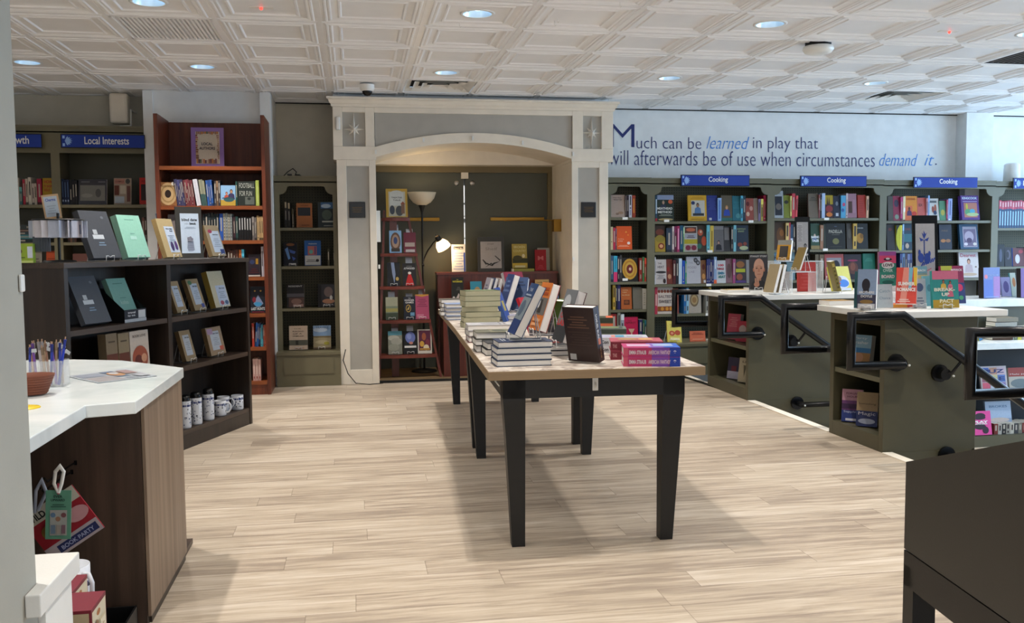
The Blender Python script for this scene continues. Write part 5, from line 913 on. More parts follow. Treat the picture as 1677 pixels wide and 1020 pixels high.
# ladder shelf books
def faceout(px0, px1, yt, yb_, Y, z, c, art, label, lean=10, yaw_=0, t_=.02, cs=None, name='paperback_book', slip=None, group=None, hard=False, st=None):
    a = ay(px0, yt, Y); b_ = ay(px1, yb_, Y); w_ = (b_.x-a.x)/max(.3, math.cos(math.radians(yaw_))); h_ = (a.z-z)/math.cos(math.radians(lean))
    o = book(name, w_, h_, t_, c, art=art, cs=cs, hard=hard); put(o, ((a.x+b_.x)/2, Y, z+t_*math.sin(math.radians(lean))+.002), yaw_, lean)
    if slip:
        q = MB(); n_ = 6; P_ = [(.01, h_-.02)]; 
        for k in range(n_): 
            v0, v1 = k/n_, (k+1)/n_; f = lambda v: (t_+.003+.025*v*v, h_-.01+slip*v*(1-.25*v))
            (y0, z0), (y1, z1) = f(v0), f(v1); q.face([(-.03, y0, z0), (.03, y0, z0), (.03, y1, z1), (-.03, y1, z1)], PR, 'c4c8d0')
        q.build('paper_slip', PR, o)
    tag(o, label, 'book', group)
    if st: easel(((a.x+b_.x)/2, Y+.0, z), yaw_, st, sc=.85)
    return o
LG = 'books on the ladder shelf'; LZ = [z+.0 for z in (1.49, 1.165, .862, .553, .235)]
faceout(632, 668, 309.5, 357, 8.49, LZ[0], 'c4a044', [('r', .12, .03, .9, .9, 'c8c4b0'), ('e', .5, .82, .32, .12, 'd0d4d0'), ('r', .18, .4, .82, .82, 'd4d8d4'), ('t', 'TREATISE', .5, .66, .5, .05, '2a2a38'), ('t', 'TALE', .5, .57, .35, .05, '2a2a38'), ('e', .28, .25, .12, .16, '48505c'), ('e', .62, .22, .18, .18, '54585c'), ('r', .7, .12, .86, .45, '8a6a58'), ('p', [(.66, .45), (.9, .45), (.78, .55)], 'a05a44')], 'large yellow-bordered picture book on top of the ladder shelf', lean=14, cs='a08838', slip=.02, group=LG)
faceout(637.5, 658, 378.5, 411.5, 8.46, LZ[1], '8ab4dc', [('e', .5, .5, .42, .42, '6a4c3c'), ('e', .5, .52, .3, .3, 'a88c78'), ('e', .5, .55, .16, .16, '3a4a78'), ('r', .15, .05, .85, .2, '3a3028')], 'pale blue ornate paperback, left on the second ladder shelf', slip=.1, group=LG)
faceout(661, 681.5, 381.5, 411.5, 8.46, LZ[1], '6c2438', [('r', .1, .3, .9, .5, 'b0a098'), ('r', .15, .03, .9, .16, 'b8b0b0')], 'maroon paperback, right on the second ladder shelf', slip=.07, group=LG)
faceout(634, 655.5, 431, 466, 8.44, LZ[2], '14161e', [('p', [(.3, 1), (.55, 1), (.65, .5), (.55, .1), (.4, .5)], '8a98b8'), ('e', .78, .3, .12, .08, 'c8a860')], 'black paperback with gold seal on the middle ladder shelf', group=LG, st='wire stand holding the black paperback with gold seal')
faceout(659, 682, 432, 466, 8.44, LZ[2], '1c1a1e', [('t', 'ATWOOD', .5, .72, .8, .09, 'd8d8d8', .03), ('l', .3, .85, .7, .9, '888888', 1), ('p', [(.2, .02), (.85, .02), (.72, .3), (.62, .5), (.42, .5), (.32, .3)], 'c82020'), ('e', .52, .56, .12, .06, 'e8e0d8')], 'black paperback with red cloaked figure on the middle ladder shelf', cs='a82828', slip=.1, group=LG, st='wire stand holding the paperback with red cloaked figure')
faceout(631.5, 652, 488, 522.5, 8.42, LZ[3], '7a8470', [('r', 0, .6, 1, 1, 'a4a48c'), ('r', 0, .35, 1, .5, 'a09858'), ('r', 0, 0, 1, .3, '3c4838')], 'green landscape paperback, left on the fourth ladder shelf', cs='6a7050', slip=.09, group=LG, st='wire stand holding the green landscape paperback')
faceout(661, 681, 487, 522.5, 8.42, LZ[3], '161c2c', [('t', 'THE', .5, .9, .2, .05, 'c8c8c8'), ('t', 'HUNGER', .5, .8, .8, .08, 'e0e0e0', .02), ('t', 'GAMES', .5, .7, .7, .08, 'e0e0e0', .02), ('e', .4, .48, .22, .17, 'b89848'), ('e', .4, .48, .17, .13, '161c2c'), ('p', [(.25, .42), (.5, .6), (.45, .42)], 'c8a858'), ('r', .55, .15, .9, .3, '6a98b8')], 'dark paperback with gold bird ring, middle of the fourth ladder shelf', slip=.06, group=LG, st='wire stand holding the paperback with gold bird ring')
faceout(680.5, 703, 483.5, 520.5, 8.42, LZ[3], 'b04a6c', [('p', [(0, 1), (1, 1), (1, .96), (.5, .9), (0, .96)], 'c89038'), ('l', .1, .5, .9, .85, '843050', 5), ('r', .1, .05, .6, .2, 'c87890')], 'pink paperback, right on the fourth ladder shelf', slip=.09, group=LG, st='wire stand holding the pink paperback')
faceout(635.5, 659, 544, 580, 8.41, LZ[4], '8a8c80', [('r', 0, .82, 1, 1, '5a98a8'), ('e', .4, .7, .4, .12, 'b8b8ac'), ('e', .6, .55, .4, .15, 'a8a89c'), ('e', .4, .3, .4, .15, '9c9e90')], 'cloudy grey-green paperback, left on the bottom ladder shelf', slip=.06, group=LG, st='wire stand holding the cloudy paperback')
faceout(660.5, 684, 544, 577.5, 8.41, LZ[4], '121318', [('e', .5, .72, .36, .25, '6a78b8'), ('e', .42, .78, .16, .14, '8a98d0'), ('e', .55, .48, .14, .06, 'c88878'), ('r', .08, .27, .92, .36, 'e0e0e0')], 'black paperback with blue globe on the bottom ladder shelf', slip=.09, group=LG, st='wire stand holding the black paperback with blue globe')
faceout(684, 707.5, 541, 576, 8.41, LZ[4], 'd4ccc0', [('r', .08, .12, .92, .95, '58203c'), ('e', .45, .7, .15, .16, 'a05838'), ('e', .3, .4, .16, .12, 'd0a040'), ('e', .7, .45, .16, .14, '7a3040'), ('e', .6, .25, .2, .12, 'e0d0b0'), ('r', .15, .14, .85, .22, 'c89a48'), ('t', 'STATION', .5, .15, .6, .05, '4a1828')], 'cream-edged paperback with purple gold picture on the bottom ladder shelf', group=LG)
# things on the cherry cabinet
o = faceout(740, 763, 401, 444, 8.74, .977, 'e8e4dc', [('r', .15, .82, .85, .92, '4a4640'), ('t', 'Read Me', .5, .83, .6, .06, 'e0dcd4'), ('l', .1, .08, .9, .75, 'a8b0c8', 7), ('r', .86, .0, .96, .7, '2848a8')], 'cream notepad with blue pen on the cherry cabinet', name='notepad', lean=8)
p = ay(804, 441, 8.76); placard('framed_sign', 'dark-framed line drawing sign on the cherry cabinet', 'sign', (p.x, 8.74, .978), 0, 5, .258, .335, K['darkcase'], (.11, .1, .9, .87, 'b0a8a4'), [('t', 'STAFF', .5, .78, .25, .04, '787070'), ('t', 'Shelf', .52, .62, .45, .08, '88807c', 0), ('p', [(.17, .35), (.3, .2), (.35, .24), (.2, .36)], '34302e'), ('p', [(.32, .22), (.55, .16), (.62, .22), (.85, .3), (.6, .26), (.5, .2), (.35, .26)], '2a2624'), ('p', [(.64, .45), (.84, .3), (.86, .34), (.66, .47)], '4a4644'), ('p', [(.25, .12), (.5, .26), (.6, .2), (.5, .22)], '34302e')])
p = ay(852, 443, 8.76)
for k, (z0, c, nm) in enumerate(((.977, '8a8a48', 'lower'), (.991, '9c9840', 'upper'))):
    o = book('paperback_book', .15, .2, .014, c); o.matrix_world = Matrix.Translation((p.x+.02, 8.74, z0+.014)) @ Matrix.Rotation(math.radians(90), 4, 'Z') @ Matrix.Rotation(-math.pi/2, 4, 'X') @ Matrix.Translation((0, 0, -.1)); tag(o, '%s olive book lying flat under the yellow book on the cherry cabinet' % nm, 'book')
faceout(839.5, 864, 400.5, 438, 8.70, 1.006, 'b8a048', [('t', 'BROKEN', .5, .82, .75, .1, 'ece0a0', .01), ('t', 'COUNTRY', .5, .66, .85, .1, 'e8d890', .01), ('r', 0, .2, 1, .4, '3a3a18'), ('e', .35, .42, .3, .1, '4a4420'), ('e', .75, .5, .1, .08, 'f0e0b0'), ('r', 0, .1, 1, .2, 'c8a838'), ('r', .15, .02, .85, .1, 'd8cc9c')], 'yellow BROKEN COUNTRY book on the cherry cabinet', name='hardcover_book', hard=True, t_=.025)
o = faceout(876.5, 895, 409.5, 443, 8.72, .978, 'a8121e', [('t', 'M', .5, .5, .5, .2, 'd87878', .02), ('l', .2, .1, .8, .3, 'c84850', 3)], 'red paperback leaning at the right end of the cherry cabinet', lean=6)
faceout(881, 900.5, 406.5, 443, 8.80, .978, 'b0aca0', [], 'pale hardback standing behind the red paperback on the cherry cabinet', name='hardcover_book', lean=4)
faceout(739, 759, 456, 496.5, 8.44, .662, '1c1b18', [('t', 'THE', .5, .9, .15, .03, 'd8c838'), ('t', 'WATCHMAKERS', .5, .82, .8, .06, 'd8c838', .03), ('p', [(.3, .2), (.6, .45), (.68, .4), (.5, .05)], 'c8b8b0'), ('e', .2, .28, .1, .06, 'd0c8c4'), ('e', .85, .25, .08, .05, 'd0c8c4'), ('l', .4, .55, .8, .68, '68645c', 3)], 'black hardback with yellow title on the cabinet desk top', name='hardcover_book', hard=True, t_=.04, yaw_=-8, st='wire stand holding the black hardback with yellow title')
faceout(878, 900.5, 459, 500, 8.50, .662, 'c4a468', [('t', 'Look Out', .5, .86, .8, .07, '5a4020'), ('t', 'The Forest', .5, .74, .8, .07, '6a4c28'), ('e', .35, .5, .08, .1, '201810'), ('p', [(.3, .45), (.6, .4), (.4, .2), (.3, .05), (.42, .05)], '201810')], 'tan hardback with black dancing figure on the cabinet desk top', name='hardcover_book', hard=True)
faceout(771, 790, 462, 498, 8.50, .662, '3894ac', [('e', .6, .5, .32, .28, 'b89868'), ('e', .55, .35, .15, .08, '202428')], 'turquoise hardback with tan face on the cabinet desk top', name='hardcover_book', hard=True)
# ------------------------------------------------------------------ books on the black-legged tables
TT = .7355
def pile(px, py, z, n, w_, h_, t_, yaw_, cols, labelf, group, art=(), spine=(), hard=True, jit=2.5, pg=None, name='hardcover_book', cs=None):
    """flat pile; (px, py) is the pixel of the front-left bottom corner; w_ = cover width, h_ = cover height; yaw_ turns the spine (0 = spine to the left)"""
    p = az(px, py, z); rr = random.Random(int(px*7+py)); top = z
    cyaw = math.radians(yaw_); ex = {0: (w_, h_), 90: (h_, w_), -90: (h_, w_), 180: (w_, h_)}[min((0, 90, -90, 180), key=lambda a: abs(a-yaw_))]
    cx, cy = p.x+ex[0]/2, p.y+ex[1]/2
    for k in range(n):
        tk = t_[k % len(t_)] if isinstance(t_, (list, tuple)) else t_
        c = cols[k % len(cols)]
        o = book(name, w_, h_, tk, c, art=art if k == n-1 else (), spine=spine[k] if (spine and isinstance(spine[0], list)) else spine, hard=hard, cs=cs, pg=pg)
        o.matrix_world = Matrix.Translation((cx+rr.uniform(-.004, .004), cy+rr.uniform(-.004, .004), top+tk)) @ Matrix.Rotation(math.radians(yaw_+rr.uniform(-jit, jit)), 4, 'Z') @ Matrix.Rotation(-math.pi/2, 4, 'X') @ Matrix.Translation((0, 0, -h_/2))
        lb = labelf[k] if isinstance(labelf, (list, tuple)) else labelf % (ORD[k]+' from bottom' if k < n-1 else 'topmost')
        tag(o, lb, 'book', group); top += tk+.0006
    return Vector((cx, cy, top))
def stand(px, py, z, yaw_, lean, w_, h_, t_, c, label, art=(), spine=(), back=(), cs=None, cb=None, name='hardcover_book', hard=True, st=None, dz=.012, tilt=0, group=None, sc=1.0, rel=None):
    p = rel if rel is not None else az(px, py, z)
    o = book(name, w_, h_, t_, c, art=art, spine=spine, back=back, hard=hard, cs=cs, cb=cb)
    put(o, (p.x, p.y, z+dz+t_*math.sin(math.radians(lean))), yaw_, lean, tilt); tag(o, label, 'book', group)
    if st: easel((p.x, p.y, z), yaw_, st, sc=sc)
    return p
# front left: four blue hardcovers, fore-edges to the camera, one more on a stand on top
q = pile(815, 601, TT, 4, .158, .226, .0245, -90, ['3a4a68'], 'blue hardcover with white pages, %s of the front-left pile', 'front-left pile of blue hardcovers', art=[('r', 0, .0, 1, .3, '24365c'), ('e', .4, .6, .3, .1, '8a98b0'), ('e', .7, .75, .2, .08, '5a6c8c'), ('l', .2, .1, .8, .2, 'c8d0d8', 2)], jit=.8)
for o in list(COL.objects):
    pass
stand(833, 563, q.z, -90, 27, .155, .228, .036, '2a4878', 'blue hardcover leaning on a stand on top of the front-left pile', art=[('r', 0, .0, 1, .28, '1f3c78'), ('r', 0, .28, 1, .72, '8a98a0'), ('e', .4, .5, .3, .16, '5a6c80'), ('t', 'THE', .5, .84, .4, .06, 'c0ccdc'), ('l', .15, .75, .85, .82, 'a8b8cc', 1)], cs='22407a', st='wire stand behind the leaning blue hardcover on the front-left pile', rel=Vector((q.x-.045, q.y-.0, 0)))
# second row at left: grey-white mixed piles
q2 = pile(797, 583, TT, 2, .155, .23, .028, -90, ['202226'], 'black-edged thick paperback, %s in the pile behind the front-left blue hardcovers', 'pile behind the blue hardcovers', jit=3)
q3 = pile(780, 577, TT, 3, .155, .23, .030, -90, ['33322c', '3a3a38', '6a6a58'], 'dark hardcover with pale pages, %s of the third pile along the left edge', 'third pile along the left table edge', art=[('r', 0, .3, 1, .7, '8a8870'), ('e', .5, .5, .3, .15, '505848')], jit=3)
q4 = pile(768, 561, TT, 3, .16, .235, .029, -90, ['7a2030', '9a9aa0', 'c8c8cc'], 'hardcover in the red and silver pile at the left table edge, %s', 'red and silver pile', art=[('e', .5, .5, .35, .2, 'a8a8b0'), ('l', .1, .7, .9, .9, '88888c', 2)], jit=3)
# green leaning pile of thick paperbacks on the far table
q5 = pile(760, 537, TT, 7, .155, .215, .031, -90, ['4c5c36', '586840'], 'thick sage-green paperback in the tall far pile, %s', 'tall pile of sage-green books', hard=False, jit=7, name='paperback_book', art=[('r', .1, .1, .9, .9, '8c9a74')], pg=PGO)
# pale blue pile at the far left corner
q6 = pile(731, 524, TT, 4, .15, .225, .026, -90, ['5878b0', '88a0cc'], 'pale blue hardcover in the far left corner pile, %s', 'far left corner pile of pale blue hardcovers', jit=2)
q7 = pile(722, 517, TT, 4, .14, .21, [.03, .027], -90, ['6a6058', '4a4440'], 'brown-grey hardcover in the pile behind the pale blue one, %s', 'brown-grey pile at the far left corner', jit=4)
# standing books along the left half, from near to far
W_ = 'white wire stand behind the '
q8 = pile(862, 583, TT, 2, .16, .24, .028, -90, ['9a3028', '7c2420'], 'dark red hardcover lying under the orange book, %s', 'dark red pile under the orange book', jit=2)
q8 = Vector((q8.x, q8.y, q8.z))
stand(874, 548, TT+.058, -84, 18, .16, .238, .042, 'e08038', 'orange and grey hardcover leaning left in the middle of the table', art=[('r', 0, .32, 1, .68, '74706c'), ('r', .3, .36, .6, .64, '3a3836'), ('e', .3, .55, .1, .1, 'e0e0e0'), ('r', .1, .74, .9, .8, 'b04c1c'), ('r', .1, .84, .9, .9, 'b04c1c'), ('r', .15, .18, .85, .24, 'f0b080'), ('r', .15, .08, .85, .14, 'f0b080')], cs='d87028', cb='8a2a28', st=W_+'orange and grey hardcover')
q9 = pile(901, 583, TT, 2, .16, .238, .023, -90, ['38383c', '505258'], 'grey hardcover lying under the red-titled book, %s', 'grey pile under the red-titled book', art=[('e', .4, .5, .3, .2, '9aa0a8'), ('l', .1, .1, .9, .3, '787c84', 3)], jit=2)
stand(912, 568, q9.z, -86, 18, .16, .235, .042, '808488', 'grey hardcover with red title leaning left beside the dark memoir', art=[('r', 0, .0, 1, .3, '3a3c40'), ('t', 'OUR', .5, .44, .7, .12, 'd83030', .03), ('t', 'LAST', .5, .3, .8, .12, 'd83030', .03), ('e', .4, .75, .3, .15, 'c8ccd0')], cs='50202c', cb='50202c', st=W_+'grey hardcover with red title')
stand(820, 512, TT+.05, -84, 18, .16, .24, .042, '34487c', 'navy hardcover with white pages leaning left behind the sage-green pile', art=[('l', .1, .5, .9, .9, '6a80b0', 3)], cs='2c3e70', st=W_+'navy hardcover behind the sage-green pile')
pile(800, 531, TT, 2, .16, .24, .025, -90, ['5a5c80', 'a8a8b8'], 'violet-grey hardcover lying under the navy book, %s', 'violet-grey pile under the navy book', jit=3)
stand(789, 500, TT+.02, -84, 17, .14, .21, .025, 'a8a4b0', 'silver-grey book leaning left in the row behind the sage-green pile', art=[('l', .1, .4, .9, .8, '5a6078', 3)], cs='c09080')
stand(797, 499, TT+.02, -84, 17, .14, .205, .028, '34486c', 'dark blue book leaning left in the row behind the sage-green pile', art=[('e', .5, .5, .3, .2, 'c0c8d8')], cs='20304c')
stand(805, 498, TT+.02, -84, 17, .14, .20, .03, 'c8b8b0', 'pinkish book leaning left in the row behind the sage-green pile', cs='d0a898')
# books whose backs face the camera or lean right
stand(841, 515, TT+.04, -28, 22, .155, .235, .03, '3c5480', 'steel-blue hardcover leaning back, tallest in the middle of the tables', art=[('r', 0, 0, 1, .7, '46587c'), ('t', 'The', .4, .62, .4, .08, 'a8b8d0', 0), ('l', .1, .75, .9, .92, '2c3c5c', 2)], cs='8a9aa8', st=W_+'steel-blue hardcover')
stand(851, 505, TT+.06, 24, 20, .155, .24, .034, '8c2c44', 'crimson hardcover with wide white pages leaning back behind the steel-blue one', art=[('r', .0, .55, 1, 1, '8a2840'), ('l', .2, .8, .8, .9, 'c87888', 1)], cs='c8c4c4', cb='c8b8bc', st=W_+'crimson hardcover')
stand(834, 530, TT+.0, 70, 20, .15, .22, .025, '34509c', 'blue and yellow book leaning right in the middle of the tables', art=[('r', .3, .3, .7, .6, 'c8b050')], cs='4868b0', back=[('r', .2, .3, .8, .5, 'b8a858')])
stand(893, 553, TT+.02, 160, 20, .155, .225, .028, '7c7c88', 'grey-violet hardcover seen from behind near the orange book', back=[('r', 0, 0, 1, .98, '6c6c78'), ('l', .1, .3, .9, .8, '8a8a94', 7)], cb='6c6c78', cs='5a8cb0', st=W_+'grey-violet hardcover')
stand(884, 549, TT+.015, 40, 26, .14, .2, .02, 'c82030', 'red and white paperback tucked behind the orange book', art=[('p', [(0, 0), (1, .1), (.5, .7)], 'e8d8d0'), ('e', .5, .5, .2, .2, 'e06060')], name='paperback_book', hard=False)
stand(936, 562, TT+.0, 112, 19, .15, .215, .03, '5c8a2c', 'bright green hardcover leaning right behind the dark memoir', spine=[('r', .3, .25, .7, .75, 'a8c880')], back=[('r', 0, 0, 1, 1, '6c9a38')], cs='5c8a28', cb='6c9a38', st=W_+'bright green hardcover')
pm = stand(965, 592, TT+.0, 134, 13, .15, .235, .042, '4a2a28', 'dark brown memoir seen from behind on a stand, front middle of the table', cs='2e1418', cb='40302e',
      back=[('l', .1, .62, .8, .86, '7a5a48', 5), ('l', .1, .3, .85, .58, '4e3c38', 6), ('r', .08, .03, .28, .14, 'd8d8d8')], dz=.004)
o = COL.objects[-1] if False else None
m = MB()
sp = [o_ for o_ in COL.objects if o_.get('label', '').startswith('dark brown memoir')][0]
m.text('SAMUEL BURR', (-.0755, .033, .205), (0, 0, -1), (0, -1, 0), .11, .013, PR, 'e8e0d8', .02); m.text('DAUGHTERS OF', (-.0755, .014, .225), (0, 0, -1), (0, -1, 0), .12, .008, PR, '50587c', .02); m.box(-.0757, -.0752, .014, .032, .075, .1, PR, 'd87040'); m.text('FROM THE SEA', (-.0755, .025, .065), (0, 0, -1), (0, -1, 0), .05, .008, PR, 'b8905a', .02)
m.build('spine_lettering', PR, sp)
m = MB(); pe = az(944, 590, TT)
m.tube([(-.035, .02, 0), (-.02, .05, .0), (.0, .0, .105), (.012, .004, .10), (.03, .0, .105), (.012, .06, .0), (-.01, .03, 0)], .0022, 6)
m.tube([(-.035, .02, 0), (.012, .06, 0), (.06, .03, .0), (.07, .01, .012)], .0022, 6)
tag(m.build('wire_book_stand', K['chrome'], loc=(pe.x, pe.y, TT+.003)), 'white wire stand left of the dark brown memoir', 'book stand', 'wire book stands')
# right-hand flat pairs, spines to the camera
AF = lambda: [('r', 0, 0, 1, 1, 'd84070'), ('r', 0, .42, 1, .7, 'b050b0'), ('r', 0, .0, 1, .42, '3c58c8'), ('r', 0, 0, 1, .2, '2848b8')]
SPN = lambda a, b_: [('r', 0, .78, 1, 1, 'd06070'), ('r', 0, .45, 1, .8, 'c83c78'), ('r', 0, .18, 1, .46, '7a4cb0'), ('r', 0, 0, 1, .18, '1f44b0')]
def hbook(px0, px1, py, z, w_, t_, c, label, group, art=(), sp=(), txts=(), cs=None, jit=0, hard=True, name='hardcover_book', lift=0):
    """one flat book with its spine toward the camera, spine from px0 to px1 on the table at row py"""
    a = az(px0, py, z); b_ = az(px1, py, z); L = (b_-a).length
    o = book(name, w_, L, t_, c, art=art, spine=sp, hard=hard, cs=cs)
    base_ = math.degrees(math.atan2(b_.y-a.y, b_.x-a.x))
    # spine direction: cover top (local z) points to -x so that titles read left to right
    o.matrix_world = Matrix.Translation(((a.x+b_.x)/2, (a.y+b_.y)/2, z+lift+t_)) @ Matrix.Rotation(math.radians(base_+jit+90), 4, 'Z') @ Matrix.Rotation(-math.pi/2, 4, 'X') @ Matrix.Translation((w_/2, 0, -L/2))
    if txts:
        m_ = MB()
        for s_, u0, u1, v0, v1, col in txts: m_.text(s_, (-w_/2-.0022, t_*(1-v0), L*(1-u0)), (0, 0, -1), (0, -1, 0), L*(u1-u0), t_*(v1-v0), PR, col, .03)
        m_.build('spine_lettering', PR, o)
    return tag(o, label, 'book', group)
for k in range(2):
    hbook(1021, 1114, 600-k*.3, TT, .165, .037, 'c8407c', lift=k*.0375, label= '%s of two pink-to-blue hardcovers at the front right table corner' % ('lower', 'upper')[k], group='pink-to-blue hardcovers',
          art=[('r', 0, 0, 1, 1, 'd04880'), ('r', 0, 0, 1, .55, '9068c8'), ('r', 0, 0, 1, .28, '3a6ad0'), ('r', .25, .5, .75, .92, 'e0b8d8'), ('r', .3, .1, .8, .45, 'b0c4e8')] if k else (),
          sp=[('r', 0, .92, 1, 1, 'e06078'), ('r', 0, .2, 1, .5, '8a50b8'), ('r', 0, 0, 1, .19, '2444b4')], cs='cc3c70', txts=[('EMMA STRAUB', .1, .4, .28, .72, 'f0e0e8'), ('AMERICAN', .44, .63, .28, .72, 'e8c8d8'), ('FANTASY', .65, .83, .28, .72, 'f0d0e0'), ('*', .88, .93, .35, .75, 'f0f0ff')])
for k in range(2):
    hbook(1000, 1086, 589-k*.2, TT, .17, .038, 'b04858', lift=k*.0385, label= '%s of two coral hardcovers behind the pink-to-blue pair' % ('lower', 'upper')[k], group='coral hardcovers',
          art=[('r', 0, 0, 1, 1, 'c06070'), ('e', .6, .3, .25, .15, 'd8b070'), ('e', .6, .65, .25, .2, 'b89868'), ('r', .1, .2, .4, .8, 'a84c58')] if k else (), cs='8a2838', txts=[('THE', .04, .12, .3, .7, 'd8a0a0')])
for k in range(2):
    hbook(976, 1062, 577.5-k*.2, TT, .155, .033, 'd8d8dc', lift=k*.0335, label= '%s of two white hardcovers with slanted script on the right of the table' % ('lower', 'upper')[k], group='white script hardcovers',
          art=[('r', 0, 0, 1, 1, 'c8ccd8'), ('r', .2, .7, .8, .95, 'b0b4d0'), ('r', .2, .62, .8, .7, 'd88878'), ('r', .2, .45, .8, .62, '58a0c0'), ('r', .3, .1, .7, .4, 'b8bcc8')] if k else (), cs='e8e8ec', txts=[('Con', .1, .24, .2, .7, '303038')])
hbook(1040, 1072, 571, TT, .14, .04, '783048', 'mauve hardcover peeking out behind the white script pair', None)
hbook(968, 1025, 561, TT, .15, .042, '5c6450', 'dark green landscape hardcover, lower of the pair behind the white script books', 'far right landscape books', cs='2c3a30')
hbook(968, 1026, 560.5, TT, .15, .026, '6c7468', lift=.0425, label= 'pale landscape hardcover, upper of the pair behind the white script books', group='far right landscape books', art=[('r', .1, .1, .9, .9, '3c4c4c'), ('r', .3, .2, .7, .8, '8a9a60')], cs='38443c')
for k in range(3):
    hbook(966, 1004, 547, TT, .15, .029, ['38402c', 'b06040', '3c4430'][k], lift=k*.03, label= '%s of the orange and dark green pile at the far right of the tables' % ('lowest book', 'middle book', 'top book')[k], group='orange and dark green pile', cs=['38402c', 'd06840', '30382a'][k], art=[('r', 0, .7, 1, 1, 'd8c040'), ('r', 0, 0, 1, .3, 'd86840')])
# ------------------------------------------------------------------ farther end counter
ZA = .829
def fo(*a, st=None, **k): return faceout(*a, st=st, **k)
def rl(x, y, Y): p_ = ay(x, y, Y); return Vector((p_.x, Y, 0))
fo(1230, 1255, 419, 472, 6.84, ZA+.021, '34343a', [('t', 'STANLEY STORY', .5, .92, .9, .05, 'c8c8c8', .02), ('p', [(.05, 0), (.95, 0), (.85, .2), (.62, .3), (.4, .3), (.15, .2)], '1c1c20'), ('p', [(.4, .25), (.64, .25), (.64, .4), (.4, .4)], 'a87860'), ('e', .24, .56, .05, .06, 'a87058'), ('e', .8, .56, .05, .06, 'a87058'), ('e', .52, .65, .28, .23, 'cc9e88'), ('e', .52, .5, .24, .2, 'c49078'), ('e', .4, .6, .06, .014, '3a2420'), ('e', .64, .6, .06, .014, '3a2420'), ('r', .33, .635, .46, .645, '6a4030'), ('r', .58, .635, .71, .645, '6a4030'), ('p', [(.5, .6), (.54, .6), (.58, .5), (.46, .5)], 'b07860'), ('r', .42, .425, .62, .436, '7a3a34'), ('r', .3, .16, .36, .32, 'c09078'), ('r', .38, .14, .44, .36, 'c09078'), ('r', .46, .12, .52, .34, 'c09078'), ('e', .4, .14, .15, .07, 'b88068')], 'hardcover with bald man portrait on the farther end counter', yaw_=-22, lean=12, t_=.045, cs='4a4a50', name='hardcover_book', hard=True, st='wire stand holding the bald man portrait hardcover')
p = ay(1229, 474, 6.78); q1 = pile(1229, 474.5, ZA, 1, .15, .165, .02, -90, ['48484c'], ['dark hardcover lying flat under the bald man portrait book'], None)
p = ay(1190, 478, 6.8)
pile(1190, 479, ZA, 1, .14, .2, .022, -90, ['c8a868'], ['cream-paged paperback lying flat at the left end of the farther counter'], None, hard=False, name='paperback_book')
stand(0, 0, ZA, -82, 15, .14, .225, .024, 'a09070', 'first of two tan paperbacks leaning left on the farther end counter', name='paperback_book', hard=False, cs='b8a888', rel=rl(1258, 477, 6.70))
stand(0, 0, ZA, -80, 13, .14, .225, .026, 'b0a084', 'second of two tan paperbacks leaning left on the farther end counter', name='paperback_book', hard=False, cs='c0b090', st='wire stand behind the two tan paperbacks', rel=rl(1266, 477, 6.71))
stand(0, 0, ZA, -28, 18, .13, .16, .02, '3c1c30', 'dark plum paperback leaning on the farther end counter', art=[('l', .3, .1, .6, .7, '6a4a50', 3)], name='paperback_book', hard=False, st='wire stand behind the dark plum paperback', rel=rl(1279, 468, 6.95))
def acrylic(px0, px1, yt, Y_, z0, D, label, name='acrylic_riser'):
    a = ay(px0, 470, Y_); W = ay(px1, 470, Y_).x-a.x; Hh = ay(px0, yt, Y_).z-z0; m_ = MB(); t_ = .004
    m_.box(0, t_, 0, D, 0, Hh); m_.box(W-t_, W, 0, D, 0, Hh); m_.box(0, W, 0, D, Hh-t_, Hh)
    o_ = m_.build(name, K['acry'], loc=(a.x, Y_, z0)); e = MB()
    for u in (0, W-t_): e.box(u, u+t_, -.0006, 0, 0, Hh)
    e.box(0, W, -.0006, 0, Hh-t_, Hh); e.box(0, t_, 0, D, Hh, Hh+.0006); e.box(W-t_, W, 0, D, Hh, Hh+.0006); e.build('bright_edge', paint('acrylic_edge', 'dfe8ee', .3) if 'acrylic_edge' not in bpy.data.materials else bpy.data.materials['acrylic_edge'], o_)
    tag(o_, label, 'riser'); return z0+Hh
zt = acrylic(1277, 1348, 428, 7.0, ZA, .3, 'tall clear acrylic riser on the farther end counter')
zl = acrylic(1297, 1338, 445.5, 6.78, ZA, .14, 'low clear acrylic riser in front of the tall one')
fo(1275, 1289, 395, 434, 7.04, zt+.001, 'c8901c', [('r', 0, .76, 1, 1, '8c8c84'), ('r', .2, .14, .8, .7, '3a3430'), ('r', .0, .0, 1, .12, 'a87818')], 'yellow-framed paperback standing on the tall acrylic riser', yaw_=-48, lean=15, t_=.03, cs='8c8470', st='wire stand behind the yellow-framed paperback')
stand(0, 0, zl, -84, 20, .12, .19, .015, '8a7440', 'thin ochre paperback seen edge-on on the low acrylic riser', name='paperback_book', hard=False, cs='3c342c', cb='8a7440', st='wire stand behind the thin ochre paperback', rel=rl(1302, 445, 6.84))
fo(1308, 1337, 430, 472, 6.96, ZA, 'c83c34', [('l', .1, .1, .9, .9, 'd05048', 7)], 'red book standing behind the low clear acrylic riser', lean=5)
p = ay(1314.5, 428, 7.15); placard('quotation_sign', 'tall black acrylic sign with portrait and quotation on the farther counter', 'sign', (p.x, 7.15, zt+.001), -6, 3, .125, ay(1314, 355, 7.15).z-zt, K['blkm'], (.1, .12, .88, .88, 'b8b4b4'), [('r', .14, .42, .5, .84, 'c4c0c0'), ('l', .16, .44, .48, .82, '8a8686', 12), ('m', .68, .16, .75, '8a8686', '141414', '1a1a1c')])
